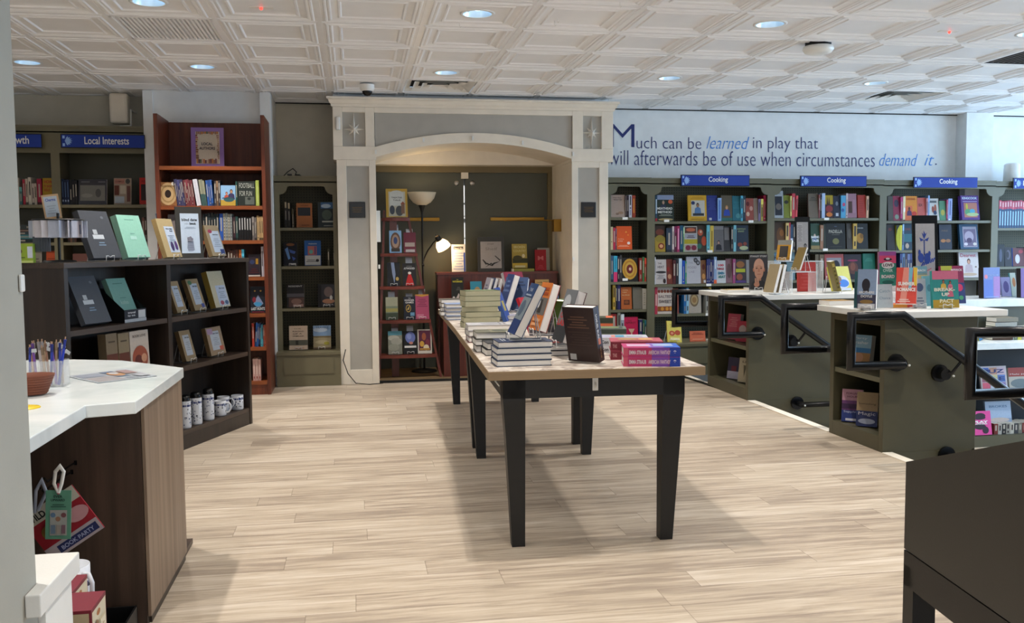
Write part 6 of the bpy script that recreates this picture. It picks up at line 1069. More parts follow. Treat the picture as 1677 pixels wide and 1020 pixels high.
fo(1361, 1401, 438, 477, 6.95, ZA, 'd8cc58', [('r', 0, .5, 1, 1, 'e0d868'), ('e', .55, .35, .34, .26, 'd8dcf0'), ('e', .6, .3, .26, .16, '3a78d0'), ('e', .4, .48, .14, .12, '8a7058'), ('e', .3, .55, .08, .06, '8a5aa0'), ('e', .35, .3, .1, .05, 'c84838'), ('r', .1, 0, .9, .1, 'c8ccd8')], 'yellow picture book with blue animal on the farther end counter', yaw_=18, lean=17, t_=.016, name='picture_book', hard=True)
stand(0, 0, ZA, 76, 14, .13, .245, .03, '8a7c40', 'olive edge-on paperback on a stand before the yellow picture book', name='paperback_book', hard=False, cs='8a7c40', spine=[('l', .2, .1, .8, .9, '5c5024', 6), ('r', .2, .8, .8, .92, 'c8b060')], st='wire stand behind the olive edge-on paperback', rel=rl(1374, 477, 6.78))
# ------------------------------------------------------------------ nearer end counter
ZB = .829
pile(1358, 500, ZB, 1, .13, .17, .028, -90, ['b08848'], ['cream-paged mass paperback lying flat at the left end of the nearer counter'], None, hard=False, name='paperback_book')
fo(1402, 1414, 446, 500, 5.06, ZB, '34646c', [('e', .5, .5, .3, .2, '5a8890')], 'teal paperback half hidden behind the two horses paperback', yaw_=-35, lean=8)
fo(1409, 1429, 444, 502, 4.93, ZB, '3c3c54', [('r', 0, .35, 1, 1, '8aa0c0'), ('e', .45, .6, .22, .16, '24202c'), ('r', .3, .4, .42, .62, '24202c'), ('r', .52, .4, .62, .62, '24202c'), ('t', 'BROTHERS', .5, .38, .8, .06, 'e8e8e8', .02), ('t', 'DOYLE', .5, .28, .6, .06, 'e8e8e8', .02), ('e', .5, .17, .35, .05, '8a6a38'), ('r', .05, 0, .95, .12, 'c8c8cc')], 'thick paperback with two dark horses on the nearer end counter', yaw_=-38, lean=8, t_=.06, cs='285058', st='wire stand holding the two horses paperback')
m = MB(); m.box(0, .17, 0, .12, 0, .125); p = ay(1438, 500, 5.12); o = m.build('acrylic_riser', K['acry'], loc=(p.x, 5.12, ZB)); tag(o, 'clear acrylic block under the tall love novel', 'riser')
fo(1443, 1466, 413, 466, 5.17, ZB+.126, 'd83c68', [('r', 0, .6, 1, 1, 'a850a0'), ('r', 0, .66, 1, .88, 'e04878'), ('r', 0, 0, 1, .66, '2c8c78'), ('r', 0, 0, 1, .4, '3a9a88'), ('e', .5, .77, .25, .04, '1c1c20'), ('e', .5, .79, .12, .03, 'e8e8e8'), ('e', .5, .6, .38, .1, 'e8e8e8'), ('t', 'LOVE', .5, .56, .58, .09, '1c1c24', .04), ('t', 'OVER', .5, .4, .6, .09, 'c0e0d8', .04), ('t', 'BOARD', .5, .22, .78, .1, 'e8e8e8', .04), ('e', .5, .1, .35, .06, '1f6a60')], 'pink and green LOVE OVER BOARD book on the clear block', cs='8a6080', lean=4, t_=.03, yaw_=-12)
pile(1459, 504, ZB, 1, .13, .215, .02, 90, ['e87028'], ['orange and red paperback lying flat under the SUMMER ROMANCE book'], None, hard=False, name='paperback_book', cs='e07030', spine=[('r', 0, .5, 1, 1, 'e8a038'), ('r', 0, 0, 1, .48, 'd8402c')])
fo(1473, 1495, 441, 494, 4.98, ZB+.0215, 'd8483c', [('p', [(.35, 1), (.65, 1), (.5, 0), (.2, 0)], 'e89080'), ('p', [(.6, 1), (.8, 1), (.75, .45), (.6, .4)], '78b8d0'), ('p', [(.82, 1), (1, 1), (1, .5), (.86, .5)], 'e8c040'), ('t', 'SUMMER', .5, .5, .8, .1, 'f4ece8', .04), ('t', 'ROMANCE', .5, .34, .9, .1, 'f4ece8', .04), ('l', .1, .05, .7, .15, 'f0d8d0', 2)], 'red striped SUMMER ROMANCE paperback on the nearer end counter', cs='e88878', yaw_=-36, lean=12, t_=.035)
fo(1530, 1571, 445, 502, 4.92, ZB, '2c8c88', [('r', 0, .77, 1, 1, 'd8708c'), ('r', 0, 0, 1, .22, 'b09028'), ('m', .42, .5, .38, 'a86848', '3a1c14', 'd8b048'), ('m', .68, .5, .34, 'a06048', '3a1c14', 'd07888'), ('p', [(.56, .3), (.8, .3), (.72, .6), (.64, .6)], 'c86078'), ('t', 'BREAK-', .45, .45, .8, .09, 'd8dcc8', .04), ('t', 'UP', .48, .32, .3, .09, 'e0dcd0', .04), ('t', 'PACT', .52, .14, .55, .1, 'e8e0b8', .04), ('l', .2, .05, .8, .09, 'e0d4a0', 1)], 'teal and mustard BREAK-UP PACT book, rightmost on the nearer end counter', lean=6, t_=.022, st='wire stand holding the BREAK-UP PACT book')
fo(1546, 1583, 437, 495, 5.25, ZB, '962450', [('r', 0, .88, .5, 1, 'b8b838'), ('r', .5, .78, 1, 1, '982050'), ('t', 'MERRICK', .7, .86, .5, .06, 'f0d8e0', .03), ('r', 0, 0, 1, .55, '34407c'), ('e', .75, .42, .16, .1, 'e03868'), ('e', .5, .25, .12, .08, 'd86848'), ('e', .8, .15, .1, .06, '48a070')], 'magenta floral paperback behind the BREAK-UP PACT book', lean=9, yaw_=4)
m = MB(); m.box(0, .24, 0, .12, 0, .125); p = ay(1478, 490, 5.32); o = m.build('acrylic_riser', K['acry'], loc=(p.x, 5.32, ZB)); tag(o, 'wide clear acrylic block at the back of the nearer end counter', 'riser')
p = ay(1517, 447, 5.38); hh = ay(1517, 352, 5.38).z-(ZB+.127); placard('palm_tree_sign', 'black-framed sign with blue palm tree and animals on nearer counter', 'sign', (p.x, 5.38, ZB+.127), -2, 4, .172, hh, K['blkm'], (.1, .1, .88, .88, 'bdb8b8'), [('e', .45, .62, .28, .2, 'b4b0b2'), ('e', .45, .62, .27, .192, 'bdb8b8'),
   ('r', .42, .42, .47, .64, '3a4c8c'), ('p', [(.44, .64), (.25, .68), (.3, .62)], '2c48a0'), ('p', [(.44, .64), (.64, .68), (.58, .62)], '2c48a0'), ('p', [(.44, .65), (.34, .75), (.42, .72)], '2c48a0'), ('p', [(.44, .65), (.56, .75), (.48, .72)], '2c48a0'), ('p', [(.43, .65), (.42, .78), (.5, .72)], '2c48a0'), ('e', .3, .38, .12, .07, '2c48a0'), ('e', .55, .37, .13, .08, '2c48a0'), ('e', .24, .46, .05, .04, '2c48a0'), ('e', .64, .44, .05, .04, '2c48a0')]
   +[('p', [(.28+.09*k, .26+.012*k), (.33+.09*k, .255+.012*k), (.42+.09*k, .32+.012*k), (.37+.09*k, .325+.012*k)], '2c48a0') for k in range(6)]+[('p', [(.3, .14), (.7, .22), (.7, .235), (.3, .155)], 'c86878')])
fo(1500, 1519, 437, 466, 5.34, ZB+.126, '8ca8a0', [('r', 0, .6, 1, 1, '78a8b8'), ('r', 0, .3, 1, .5, 'd8c890'), ('t', 'BEACH', .5, .7, .7, .12, 'e8f0f0', .03)], 'pale seaside paperback on the wide clear block, before the palm sign', lean=6)
fo(1515, 1532, 453, 498, 5.10, ZB, '78b4c0', [('e', .5, .6, .2, .12, '508c98')], 'turquoise paperback left of the BREAK-UP PACT book', lean=6)
fo(1499, 1517, 458, 499, 5.0, ZB, 'c8ccd4', [('e', .5, .7, .3, .15, '5a6890'), ('l', .1, .1, .9, .4, '788098', 3)], 'white patterned paperback right of the SUMMER ROMANCE book', lean=8, yaw_=-6, st='wire stand holding the white patterned paperback')
fo(1438, 1463, 467, 499, 5.04, ZB, 'c0ccd4', [('t', 'Catch', .5, .65, .7, .12, '7890a8', 0), ('t', 'Chance', .5, .35, .7, .12, '7890a8', 0)], 'pale blue script paperback in front of the clear block', lean=8)
# books in the openings of the two end counters
EC = 'books inside the end counters'
def inopen(px, py, z, w_, h_, t_, c, label, art, dy=0, yaw_=-62, lean=9, cs=None, xy=None):
    p = ax(px, py, 3.12); stand(0, 0, z, yaw_, lean, w_, h_, t_, c, label, art=art, name='paperback_book', hard=False, cs=cs, dz=.002, rel=Vector((3.12, p.y+dy, 0)) if xy is None else Vector((xy[0], xy[1], 0)), group=EC)
inopen(1199, 545, .42, .13, .215, .04, 'c05068', 'pink paperback on the upper shelf inside the farther end counter', [('l', .15, .5, .85, .9, 'd88890', 5), ('r', .3, .05, .8, .2, 'd86070')])
inopen(1214, 545, .42, .12, .17, .03, 'b83850', 'red floral paperback right of the pink one inside the farther end counter', [('e', .5, .6, .3, .2, 'c0b0b0'), ('e', .4, .3, .2, .12, '5a3038')])
inopen(1200, 622, .09, .13, .18, .03, '34304c', 'dark purple paperback at the bottom inside the farther end counter', [('r', 0, 0, 1, .35, 'b8b8d0'), ('r', .3, .35, .7, .6, '6a2838')])
inopen(1218, 628, .09, .13, .2, .035, 'c0b498', 'cream paperback at the bottom inside the farther end counter', [('t', 'LIE', .5, .8, .5, .08, '5a5040'), ('p', [(.35, .7), (.6, .7), (.45, .2)], '6a6450')])
inopen(1405, 600, .435, .15, .205, .045, '8ab0c8', 'blue seaside paperback on the upper shelf inside the nearer end counter', [('r', 0, .0, 1, .45, 'a88050'), ('r', 0, .45, 1, .6, '3a7ab0'), ('t', 'Party', .5, .85, .6, .08, 'e0ecf0', 0), ('t', 'Crasher', .5, .72, .75, .09, 'e8f0f0', 0), ('e', .5, .3, .2, .15, 'c09070')], cs='6898b8')
inopen(1384, 695, .09, .125, .205, .03, xy=(3.085, 5.27), yaw_=-38, c='6a3c70', label='purple sunset paperback at the bottom inside the nearer end counter', art=[('r', 0, .65, 1, 1, 'b88a9c'), ('t', 'FORGIVE', .5, .84, .6, .06, '5a2840'), ('t', 'HOUR', .5, .74, .5, .06, '5a2840'), ('r', 0, .4, 1, .55, '3a2048'), ('r', 0, 0, 1, .35, '283c80'), ('t', 'Sapphire', .5, .26, .8, .08, 'c0c8e8', 0), ('r', .2, .03, .8, .1, 'd0d0dc')])
inopen(1414, 704, .09, .125, .21, .035, xy=(3.09, 5.11), yaw_=-42, c='9a8464', label='tan and navy paperback at the bottom inside the nearer end counter', art=[('t', 'Something', .5, .62, .8, .07, '3a2c20', 0), ('r', 0, 0, 1, .45, '2c3868'), ('t', 'Magic', .5, .3, .8, .12, 'd0d0dc', 0), ('e', .5, .15, .4, .08, 'a8b0c8')])
m = MB(); 
# ------------------------------------------------------------------ lower-floor bookcase stock
ZD = -.62+.945; 
def lowb(px0, px1, yt, Y, z, c, label, art=(), lean=10, yaw_=0, t_=.02, cs=None): faceout(px0, px1, yt, yt, Y, z, c, art, label, lean=lean, yaw_=yaw_, t_=t_, cs=cs, group='books in the low bookcase on the lower floor')
lowb(1609, 1652, 602, 7.42, -.62+.48-.0, 'c8c0c4', 'PUZZLE letter-tile book on the shelf of the lower-floor bookcase', [('r', .05+.3*(k % 3), .66-.3*(k//3), .33+.3*(k % 3), .94-.3*(k//3), ['4868b8', 'c09078', 'd0b8c8', '9a5a70', 'c8c088', '5878c0', 'd05870', 'c0c8d8', '8a78b0'][k]) for k in range(9)]+[('t', 'PUZ', .5, .72, .8, .15, '203070', .03), ('t', 'ZLE', .5, .42, .8, .15, '203070', .03)])
lowb(1655, 1700, 604, 7.42, -.62+.48, 'b8b4a8', 'red-topped book beside the letter-tile book on the lower floor', [('r', 0, .6, 1, 1, '98382c'), ('t', 'Male Jewel', .45, .66, .8, .08, 'e0d8d0', 0), ('e', .4, .3, .35, .2, '707c80')])
lowb(1592, 1626, 676, 7.32, -.52, 'e0489c', 'hot pink PLAY book at the bottom of the lower-floor bookcase', [('e', .5, .8, .25, .12, '2c1424'), ('e', .45, .72, .3, .08, '2c1424'), ('t', 'PLAY', .5, .5, .7, .1, 'f4f4f4', .05), ('e', .45, .35, .28, .12, '2c1424'), ('e', .7, .2, .15, .15, '2c1424'), ('t', 'MAKERS', .5, .44, .6, .05, 'f4f4f4', .03)])
lowb(1618, 1660, 660, 7.40, -.50, 'a8bcd8', 'pale blue book behind the hot pink one on the lower floor', [('t', 'BROKES', .5, .78, .7, .08, '58789c', .02), ('r', 0, .2, 1, .4, '8c9cb4'), ('e', .5, .35, .4, .08, 'c8b8b0')])
row('lower-floor bookcase', 'front row', 7.34, -.52, [('r', 1628, 1720, 694, '7a2c28 b0aca4 1c1c20 9a988e c0bcb0 38383c 787468', dict(), 14)])
row('lower-floor bookcase', 'white lower top', 7.45, ZD, [('s', 1604, 1610, 541, 'b8b030', dict(tilt=-18, sp=[('r', 0, 0, 1, .35, '3a78a8')])), ('r', 1654, 1700, 536, 'b8c0c8 5a6a50 c8c040 a89890 88384a', dict(), 7)])
for k in range(5):
    pp = az(1640+k, 562, ZD); z0 = ZD+.003+.042*k
    o = book('paperback_book', .13, .19+.01*k, .036, ['4a3424', 'b86828', 'b8b8b4', 'a8a8a0', '8a8270'][k], hard=False)
    o.matrix_world = Matrix.Translation((5.86+.012*k, 7.52, z0+.036)) @ Matrix.Rotation(math.radians(80+3*k), 4, 'Z') @ Matrix.Rotation(-math.pi/2, 4, 'X') @ Matrix.Translation((.0, 0, -.1))
    if k < 0: pass
    tag(o, 'paperback lying flat, %s from the bottom of the pile on the lower white top' % ORD[k], 'book', 'flat pile on the lower white top')
ZU = -.62+1.315
lowb(1611, 1641, 439, 7.70, ZU, '6c80bc', 'blue and lilac standing book on the upper white top at right', [('r', 0, 0, .55, .6, '5870c0'), ('r', .6, 0, 1, .7, 'a078b8'), ('e', .15, .7, .1, .07, 'd87888'), ('t', 'STORYTELLER', .55, .72, .7, .05, '94a8d8', .02), ('l', .1, .02, .9, .08, '88a0d0', 1)], t_=.06, cs='2c2420', lean=3, yaw_=8)
lowb(1643, 1658, 455, 7.85, ZU, '8c90c0', 'small violet-blue book between the lilac book and the frame edge', [('e', .5, .5, .3, .3, '54508c')], lean=12)
lowb(1659, 1668, 448, 7.85, ZU, 'a8b8b0', 'pale green book near the right edge on the upper white top', [('e', .6, .6, .3, .2, 'b07848')], lean=12, cs='58b0b8')
lowb(1672, 1700, 440, 7.70, ZU, '6c4c90', 'purple standing book cut by the right edge on the upper white top', [('e', .5, .5, .3, .3, '9a6ab0')], t_=.05, cs='2c2420', lean=3, yaw_=8)
"""END"""
# ------------------------------------------------------------------ things on and in the dark walnut bookcase
def dsh(px, py, z, back=0):
    p = az(px, py, z); s_ = (p-DP).dot(Dd); n_ = (p-DP).dot(Dn); return p
def dbox(px0, px1, pyb, yt, z, c, label, art=(), lean=20, t_=.03, name='book', hard=False, cs=None, st=None, cat='book', mn=None, pages=True, dyaw=0, ins=.06):
    """face-out item whose bottom front edge runs from px0 to px1 at row pyb"""
    n_ = Vector((Dn.x, Dn.y, 0)); a = ap((px0+px1)/2, pyb, DP-n_*ins, n_); a.z = z
    P0 = ap(px0, pyb, a, n_); P1 = ap(px1, pyb, a, n_); w_ = (P1-P0).length
    T_ = ap((px0+px1)/2-(pyb-yt)*.0, yt, a, n_); h_ = (T_.z-z)/math.cos(math.radians(lean))*.97
    o = book(name, w_, h_, t_, c, art=art, hard=hard, cs=cs, pages=pages) if cat == 'book' else None
    if o is None:
        m_ = MB(); m_.box(-w_/2, w_/2, 0, t_, 0, h_, PR, c); m_.art((-w_/2, 0, 0), (1, 0, 0), (0, 0, 1), w_, h_, art); o = m_.build(name)
    put(o, (a.x, a.y, z+t_*math.sin(math.radians(lean))+.006), DROT-90+90+dyaw, lean); tag(o, label, cat)
    if st: easel((a.x, a.y, z), DROT+dyaw, st, sc=.9)
    return a
TB = TZ+.001
tab = [('r', .28, .5, .42, .6, 'c8ccd0'), ('r', .22, .4, .6, .49, 'd8dce0'), ('l', .33, .26, .58, .36, '88a0b8', 2), ('e', .75, .86, .05, .03, '787c84')]
dbox(156, 199, 425, 348, TB, '505258', 'dark grey tablet box standing on top of the walnut bookcase', tab, lean=20, t_=.035, name='tablet_box', cat='box', st='small white wire stand under the dark grey tablet box on top', dyaw=-3)
dbox(212, 246, 423, 355, TB, 'a4dcc4', 'mint green box on top of the walnut bookcase', [('l', .3, .88, .7, .92, '7ab09c', 1), ('r', .35, .42, .62, .5, 'c0ecdc'), ('l', .38, .55, .58, .6, '8ac0ac', 1)], lean=17, t_=.04, name='tablet_box', cat='box', st='small white wire stand under the mint green box on top', dyaw=-3)
kr = 'c8b080'; lab = [('r', .35, .12, .95, .8, 'd0dcec'), ('t', 'blind date', .66, .72, .4, .035, '1c1c24', .03), ('t', 'book', .75, .67, .2, .035, '1c1c24', .03), ('l', .42, .38, .88, .6, 'a8b4c4', 4)]
dbox(274, 299, 420, 360, TB, kr, 'kraft-wrapped mystery book left of the blind date sign', lab+[('e', .55, .28, .1, .12, '4a3868'), ('e', .8, .3, .09, .12, '5a3a78')], lean=17, t_=.03, name='wrapped_book', cs='b89c68', st='white wire stand under the kraft book left of the blind date sign', pages=False)
dbox(349, 371, 417, 371, TB, 'b09a78', 'kraft-wrapped mystery book right of the blind date sign', [('r', .22, .12, .92, .82, 'd0dcec'), ('e', .3, .8, .15, .06, 'b04860'), ('t', 'blind date', .62, .68, .4, .035, '1c1c24', .03), ('l', .3, .3, .85, .6, 'a8b4c4', 5), ('r', .65, .06, .95, .22, '3a4c88')], lean=17, t_=.03, name='wrapped_book', cs='8a7452', st='white wire stand under the kraft book right of the blind date sign', pages=False)
a = ap(316, 419, DP-Dn*.12, Dn)
vs = []
for k in range(5): vs += [('e', .5+.07*math.cos(k*1.3), .37+.03*math.sin(k*1.3), .05, .025, '8a8a98')]
placard('blind_date_sign', 'tall blind date with a book sign on the walnut bookcase', 'sign', (a.x-.02, a.y+.05, TB+.002), 24, 7, .165, .335, K['darkcase'], (.17, .1, .88, .87, 'd2e2f4'), [('t', 'blind date', .52, .72, .58, .055, '16161c', .03), ('t', 'with a', .42, .655, .18, .03, '8898a8', 0), ('t', 'book', .65, .65, .25, .05, '16161c', .03), ('l', .32, .58, .75, .62, 'a0b0c4', 2), ('p', [(.42, .36), (.62, .36), (.66, .16), (.6, .14), (.42, .14), (.38, .2)], '9aa4b8')]+[('r', .41, .17+.035*k, .63, .176+.035*k, '6c7488') for k in range(5)]+vs)
m = MB(); m.box(-.09, .09, -.05, .06, 0, .004); tag(m.build('acrylic_plate', K['acry'], loc=(a.x-.01, a.y+.02, TB), rot=(0, 0, math.radians(24))), 'clear flat base under the blind date sign', 'sign base')
# middle shelf
dbox(141, 184, 535, 455, .816, '565a62', 'dark grey tablet box on the middle shelf of the walnut bookcase', tab, lean=22, t_=.03, name='tablet_box', cat='box')
p = ap(222, 522, DP-Dn*.04, Dn); r = empty('countertop_display', (p.x, p.y, .816), (0, 0, math.radians(DROT)))
m = MB(); m.mesh([(-.1, 0, 0), (.1, 0, 0), (.1, .14, 0), (-.1, .14, 0), (-.1, 0, .07), (.1, 0, .07), (.1, .14, .19), (-.1, .14, .19)], [(0, 1, 5, 4), (0, 4, 7, 3), (1, 2, 6, 5), (3, 7, 6, 2), (0, 3, 2, 1)]); m.build('display_carton', K['blk'], r)
m = MB(); m.art((-.1, -.0005, 0), (1, 0, 0), (0, 0, 1), .2, .07, [('r', 0, .0, 1, 1, '202430'), ('r', 0, 0, 1, .25, 'c0c4c8'), ('t', 'travel', .32, .68, .35, .18, 'd0d0d4', .03), ('t', 'by ink', .32, .42, .35, .18, 'd0d0d4', .03), ('r', .62, .28, .95, .9, 'c8ccd0')]); m.build('printed_front', PR, r)
o = MB(); o.box(-.085, .085, 0, .03, 0, .24, PR, '7fb0a4'); o.art((-.085, 0, 0), (1, 0, 0), (0, 0, 1), .17, .24, [('l', .25, .86, .75, .9, '4c8074', 1), ('t', 'kobo', .5, .35, .4, .1, 'a8ccc0', .02), ('l', .35, .5, .65, .54, '5c9084', 1)])
o = o.build('mint_box', PR, r, loc=(0, .03, .02), rot=(math.radians(-22), 0, 0))
tag(r, 'black carton with slanted mint box on the middle shelf', 'display')
lab2 = [('r', .2, .18, .8, .85, 'b8c4d4'), ('t', 'blind date', .58, .74, .38, .05, '1c1c24', .03), ('l', .3, .35, .75, .65, '98a4b4', 5)]
KG = 'kraft-wrapped books inside the walnut bookcase'
dbox(291, 307, 511, 463, .816, 'a08a68', 'narrow kraft-wrapped book, leftmost of three on the right middle shelf', lab2, lean=18, t_=.03, name='wrapped_book', cs='7c684a', st='wire stand under the leftmost kraft book of the middle shelf', pages=False)
dbox(320, 339, 508, 459, .816, 'a08a68', 'kraft-wrapped book with green circle, second of three on the middle shelf', lab2+[('e', .25, .88, .16, .07, '4a7858'), ('r', .65, .08, .9, .2, '4858a0')], lean=18, t_=.03, name='wrapped_book', cs='7c684a', st='wire stand under the kraft book with green circle', pages=False)
dbox(354, 378, 502, 446, .816, 'c8c0a4', 'large cream-wrapped book, rightmost of three on the middle shelf', [('r', .3, .04, .95, .6, 'c0cce0'), ('t', 'blind date', .7, .5, .35, .04, '1c1c24', .03), ('l', .4, .25, .85, .45, '98a4b4', 4), ('e', .5, .12, .12, .06, 'a85868'), ('e', .8, .12, .12, .06, '50688c')], lean=15, t_=.04, name='wrapped_book', cs='a08840', st='wire stand under the large cream-wrapped book', pages=False)
dbox(306, 323, 597, 543, .508, '9c8a6c', 'narrow kraft-wrapped book on the lower right shelf, nearer the upright', lab2, lean=15, t_=.03, name='wrapped_book', cs='786446', st='wire stand under the narrow kraft book on the lower right shelf', pages=False)
dbox(347, 371, 587, 537, .508, '9c8870', 'kraft-wrapped book with pink sticker on the lower right shelf', lab2+[('r', .05, .75, .4, .95, 'a890b0'), ('r', .65, .15, .9, .3, 'c06050')], lean=13, t_=.03, name='wrapped_book', cs='786446', st='wire stand under the kraft book with pink sticker', pages=False)
# cream boxes on the lower left shelf
for (x0, x1, yt, yb_, c, lb, art) in ((216, 246, 541, 594, 'd8ccc0', 'cream picnic-print box standing on the lower left shelf', [('t', 'BOOK LOVE', .5, .85, .7, .06, '6a5a50', .02), ('e', .5, .35, .42, .3, 'a85840'), ('e', .4, .3, .2, .14, '6a3028'), ('e', .7, .35, .15, .1, 'd8a080')]), (197, 214, 545, 596, '98886c', 'narrow brown-topped box standing left of the cream picnic-print box', [('r', 0, .25, 1, .55, '6a3828'), ('l', .2, .8, .8, .88, '5a4c38', 1)]), (177, 195, 546, 598, '8c7c64', 'second narrow brown-topped box on the lower left shelf', [('r', 0, .25, 1, .55, '6a3828'), ('l', .2, .8, .8, .88, '5a4c38', 1)])):
    dbox(x0, x1, yb_, yt, .508, c, lb, art, lean=2, t_=.05, name='carton', cat='box')
p = ap(152, 600, DP-Dn*.04, Dn); o = MB(); o.box(-.13, .13, 0, .2, 0, .075, PR, 'c8c4b8'); o.art((-.13, 0, 0), (1, 0, 0), (0, 0, 1), .26, .075, [('l', .2, .5, .8, .75, '8a8878', 1)]); o = o.build('flat_carton', loc=(p.x, p.y, .509), rot=(0, 0, math.radians(DROT))); tag(o, 'flat cream carton lying on the lower left shelf', 'box')
# tumblers and mugs on the bottom shelf
def printed_cyl(m_, r_, z0, z1, seed, n=22):
    rr = random.Random(seed)
    for k in range(n*3):
        a0 = rr.uniform(0, 6.28); z = rr.uniform(z0+.006, z1-.012); dw = rr.uniform(.004, .011)/r_; dh = rr.uniform(.004, .01)
        c = rr.choice(['243268', '34406c', '8a90a0', '202438', '5a6890'])
        q_ = [(r_*1.01*math.cos(a0+u), r_*1.01*math.sin(a0+u), v) for u, v in ((0, z), (dw, z), (dw, z+dh), (0, z+dh))]; m_.face(q_, PR, c)
    for u in range(20): a0 = 6.283*u/20; a1 = 6.283*(u+1)/20; m_.face([(r_*1.008*math.cos(a0), r_*1.008*math.sin(a0), z1-.03), (r_*1.008*math.cos(a1), r_*1.008*math.sin(a1), z1-.03), (r_*1.008*math.cos(a1), r_*1.008*math.sin(a1), z1-.018), (r_*1.008*math.cos(a0), r_*1.008*math.sin(a0), z1-.018)], PR, '34407c')
mugw = paint('mug_glaze', 'c8ccd4', .25)
for k, (x, y, lb) in enumerate(((304, 703, 'white printed travel tumbler with black lid, nearest the counter'), (322, 696, 'white printed travel tumbler with black lid, middle of three'), (342, 689, 'white printed travel tumbler with dark lid, beside the mugs'))):
    p = ap(x, y, DP-Dn*.05, Dn); r = empty('travel_tumbler', (p.x, p.y, .116)); R_ = .036
    MB().lathe([(.0001, 0), (R_*.94, 0), (R_, .01), (R_, .165), (R_*.9, .17)], n=28).build('body', mugw, r); m = MB(); printed_cyl(m, R_, .01, .165, k+5); m.build('print', PR, r)
    MB().lathe([(R_*.92, .168), (R_*.95, .185), (R_*.8, .2), (R_*.5, .205), (.0001, .205)], n=24).build('lid', K['blkm'], r); tag(r, lb, 'tumbler', 'printed travel tumblers')
for k, (x, y, hr, lb) in enumerate(((361, 681, -10, 'printed white mug with handle toward the right, front of the mug row'), (366, 669, -10, 'printed white mug behind the front one'), (389, 671, 170, 'printed white mug at the right end of the shelf'))):
    p = ap(x, y, DP-Dn*(.12 if k == 1 else .055), Dn); r = empty('mug', (p.x, p.y, .116), (0, 0, math.radians(hr))); R_ = .041
    MB().lathe([(.0001, 0), (R_*.9, 0), (R_, .006), (R_, .1), (R_*.93, .1), (R_*.92, .01), (.0001, .008)], n=28).build('body', mugw, r); m = MB(); printed_cyl(m, R_, .01, .1, k+15, 14); m.build('print', PR, r)
    MB().tube([(R_-.002, 0, .082), (R_+.018, 0, .085), (R_+.03, 0, .068), (R_+.03, 0, .045), (R_+.016, 0, .024), (R_-.002, 0, .02)], .0055, 8).build('handle', mugw, r); tag(r, lb, 'mug', 'printed white mugs')
# charm rack, small sign and tea box at the left end
p = ap(98, 429, DP-Dn*.14, Dn); r = empty('charm_rack', (p.x, p.y, TB)); MB().lathe([(.0001, .012), (.075, .01), (.08, 0)], n=28).build('base', K['blk'], r); MB().tube([(0, 0, .01), (0, 0, .25)], .007, 8).build('pole', K['blk'], r)
MB().lathe([(.0001, .218), (.12, .218), (.125, .212), (.0001, .21)], n=24).build('top_disc', K['blk'], r)
pk = m_glass('packet_film', 'dfe6f2', .75)
rr = random.Random(4)
for k in range(20):
    an = 6.283*k/20+.1; m = MB(); L_ = .085; w2 = .02
    m.box(-.002, .002, -.026, .026, -L_, 0, PR, rr.choice(['d8dce8', 'c0c8dc', 'e4e0e8', 'd8dcf0'])); m.box(-.0035, -.002, -.016, .016, -L_*.8, -.02, PR, rr.choice(['a8b8e0', 'c0a8a8', '8a90a8', 'd8d8e8']))
    tilt_ = an+(.95 if k % 3 else .1)
    o = m.build('charm_packet', PR, loc=(p.x+.112*math.cos(an), p.y+.112*math.sin(an), TB+.21), rot=(0, 0, tilt_)); tag(o, 'small clear charm packet hanging on the black spinner rack', 'packet', 'charm packets on the spinner rack')
for k in range(5):
    m = MB(); m.box(-.002, .002, -.02, .02, -.075, 0, PR, '5a606c'); o = m.build('charm_packet', PR, loc=(p.x-.08+.012*k, p.y-.085, TB+.13), rot=(0, 0, 1.2)); tag(o, 'small dark charm packet in the lower tier at the left of the rack', 'packet', 'lower charm packets on the spinner rack')
tag(r, 'small black spinner rack on the left end of the walnut bookcase', 'rack')
o = placard('rack_sign', 'small wood-framed card sign on top of the spinner rack', 'sign', (p.x-.02, p.y, TB+.222), 12, 8, .078, .125, paint('light_wood_frame', 'c8a47c', .5), (.1, .08, .9, .92, 'd0dce8'), [('t', 'Charms', .5, .72, .6, .12, '3a5ac0', .02), ('l', .2, .2, .8, .6, 'b8c4d0', 4)])
o.matrix_world = o.matrix_world @ Matrix.Rotation(math.radians(-8), 4, 'Y')
p = ap(42, 431, DP-Dn*.2, Dn); m = MB(); m.box(-.045, .045, 0, .05, 0, .095, PR, '9cb83c'); m.art((-.045, 0, 0), (1, 0, 0), (0, 0, 1), .09, .095, [('r', .72, .25, .98, .85, 'd8e0f0'), ('e', .3, .6, .16, .15, '5a3a28'), ('r', 0, 0, 1, .12, 'c8d880'), ('l', .1, .25, .6, .35, '4c5c20', 1)]); tag(m.build('tea_carton', loc=(p.x-.01, p.y, TB), rot=(0, 0, math.radians(5))), 'lime green tea carton at the far left of the walnut bookcase', 'box')
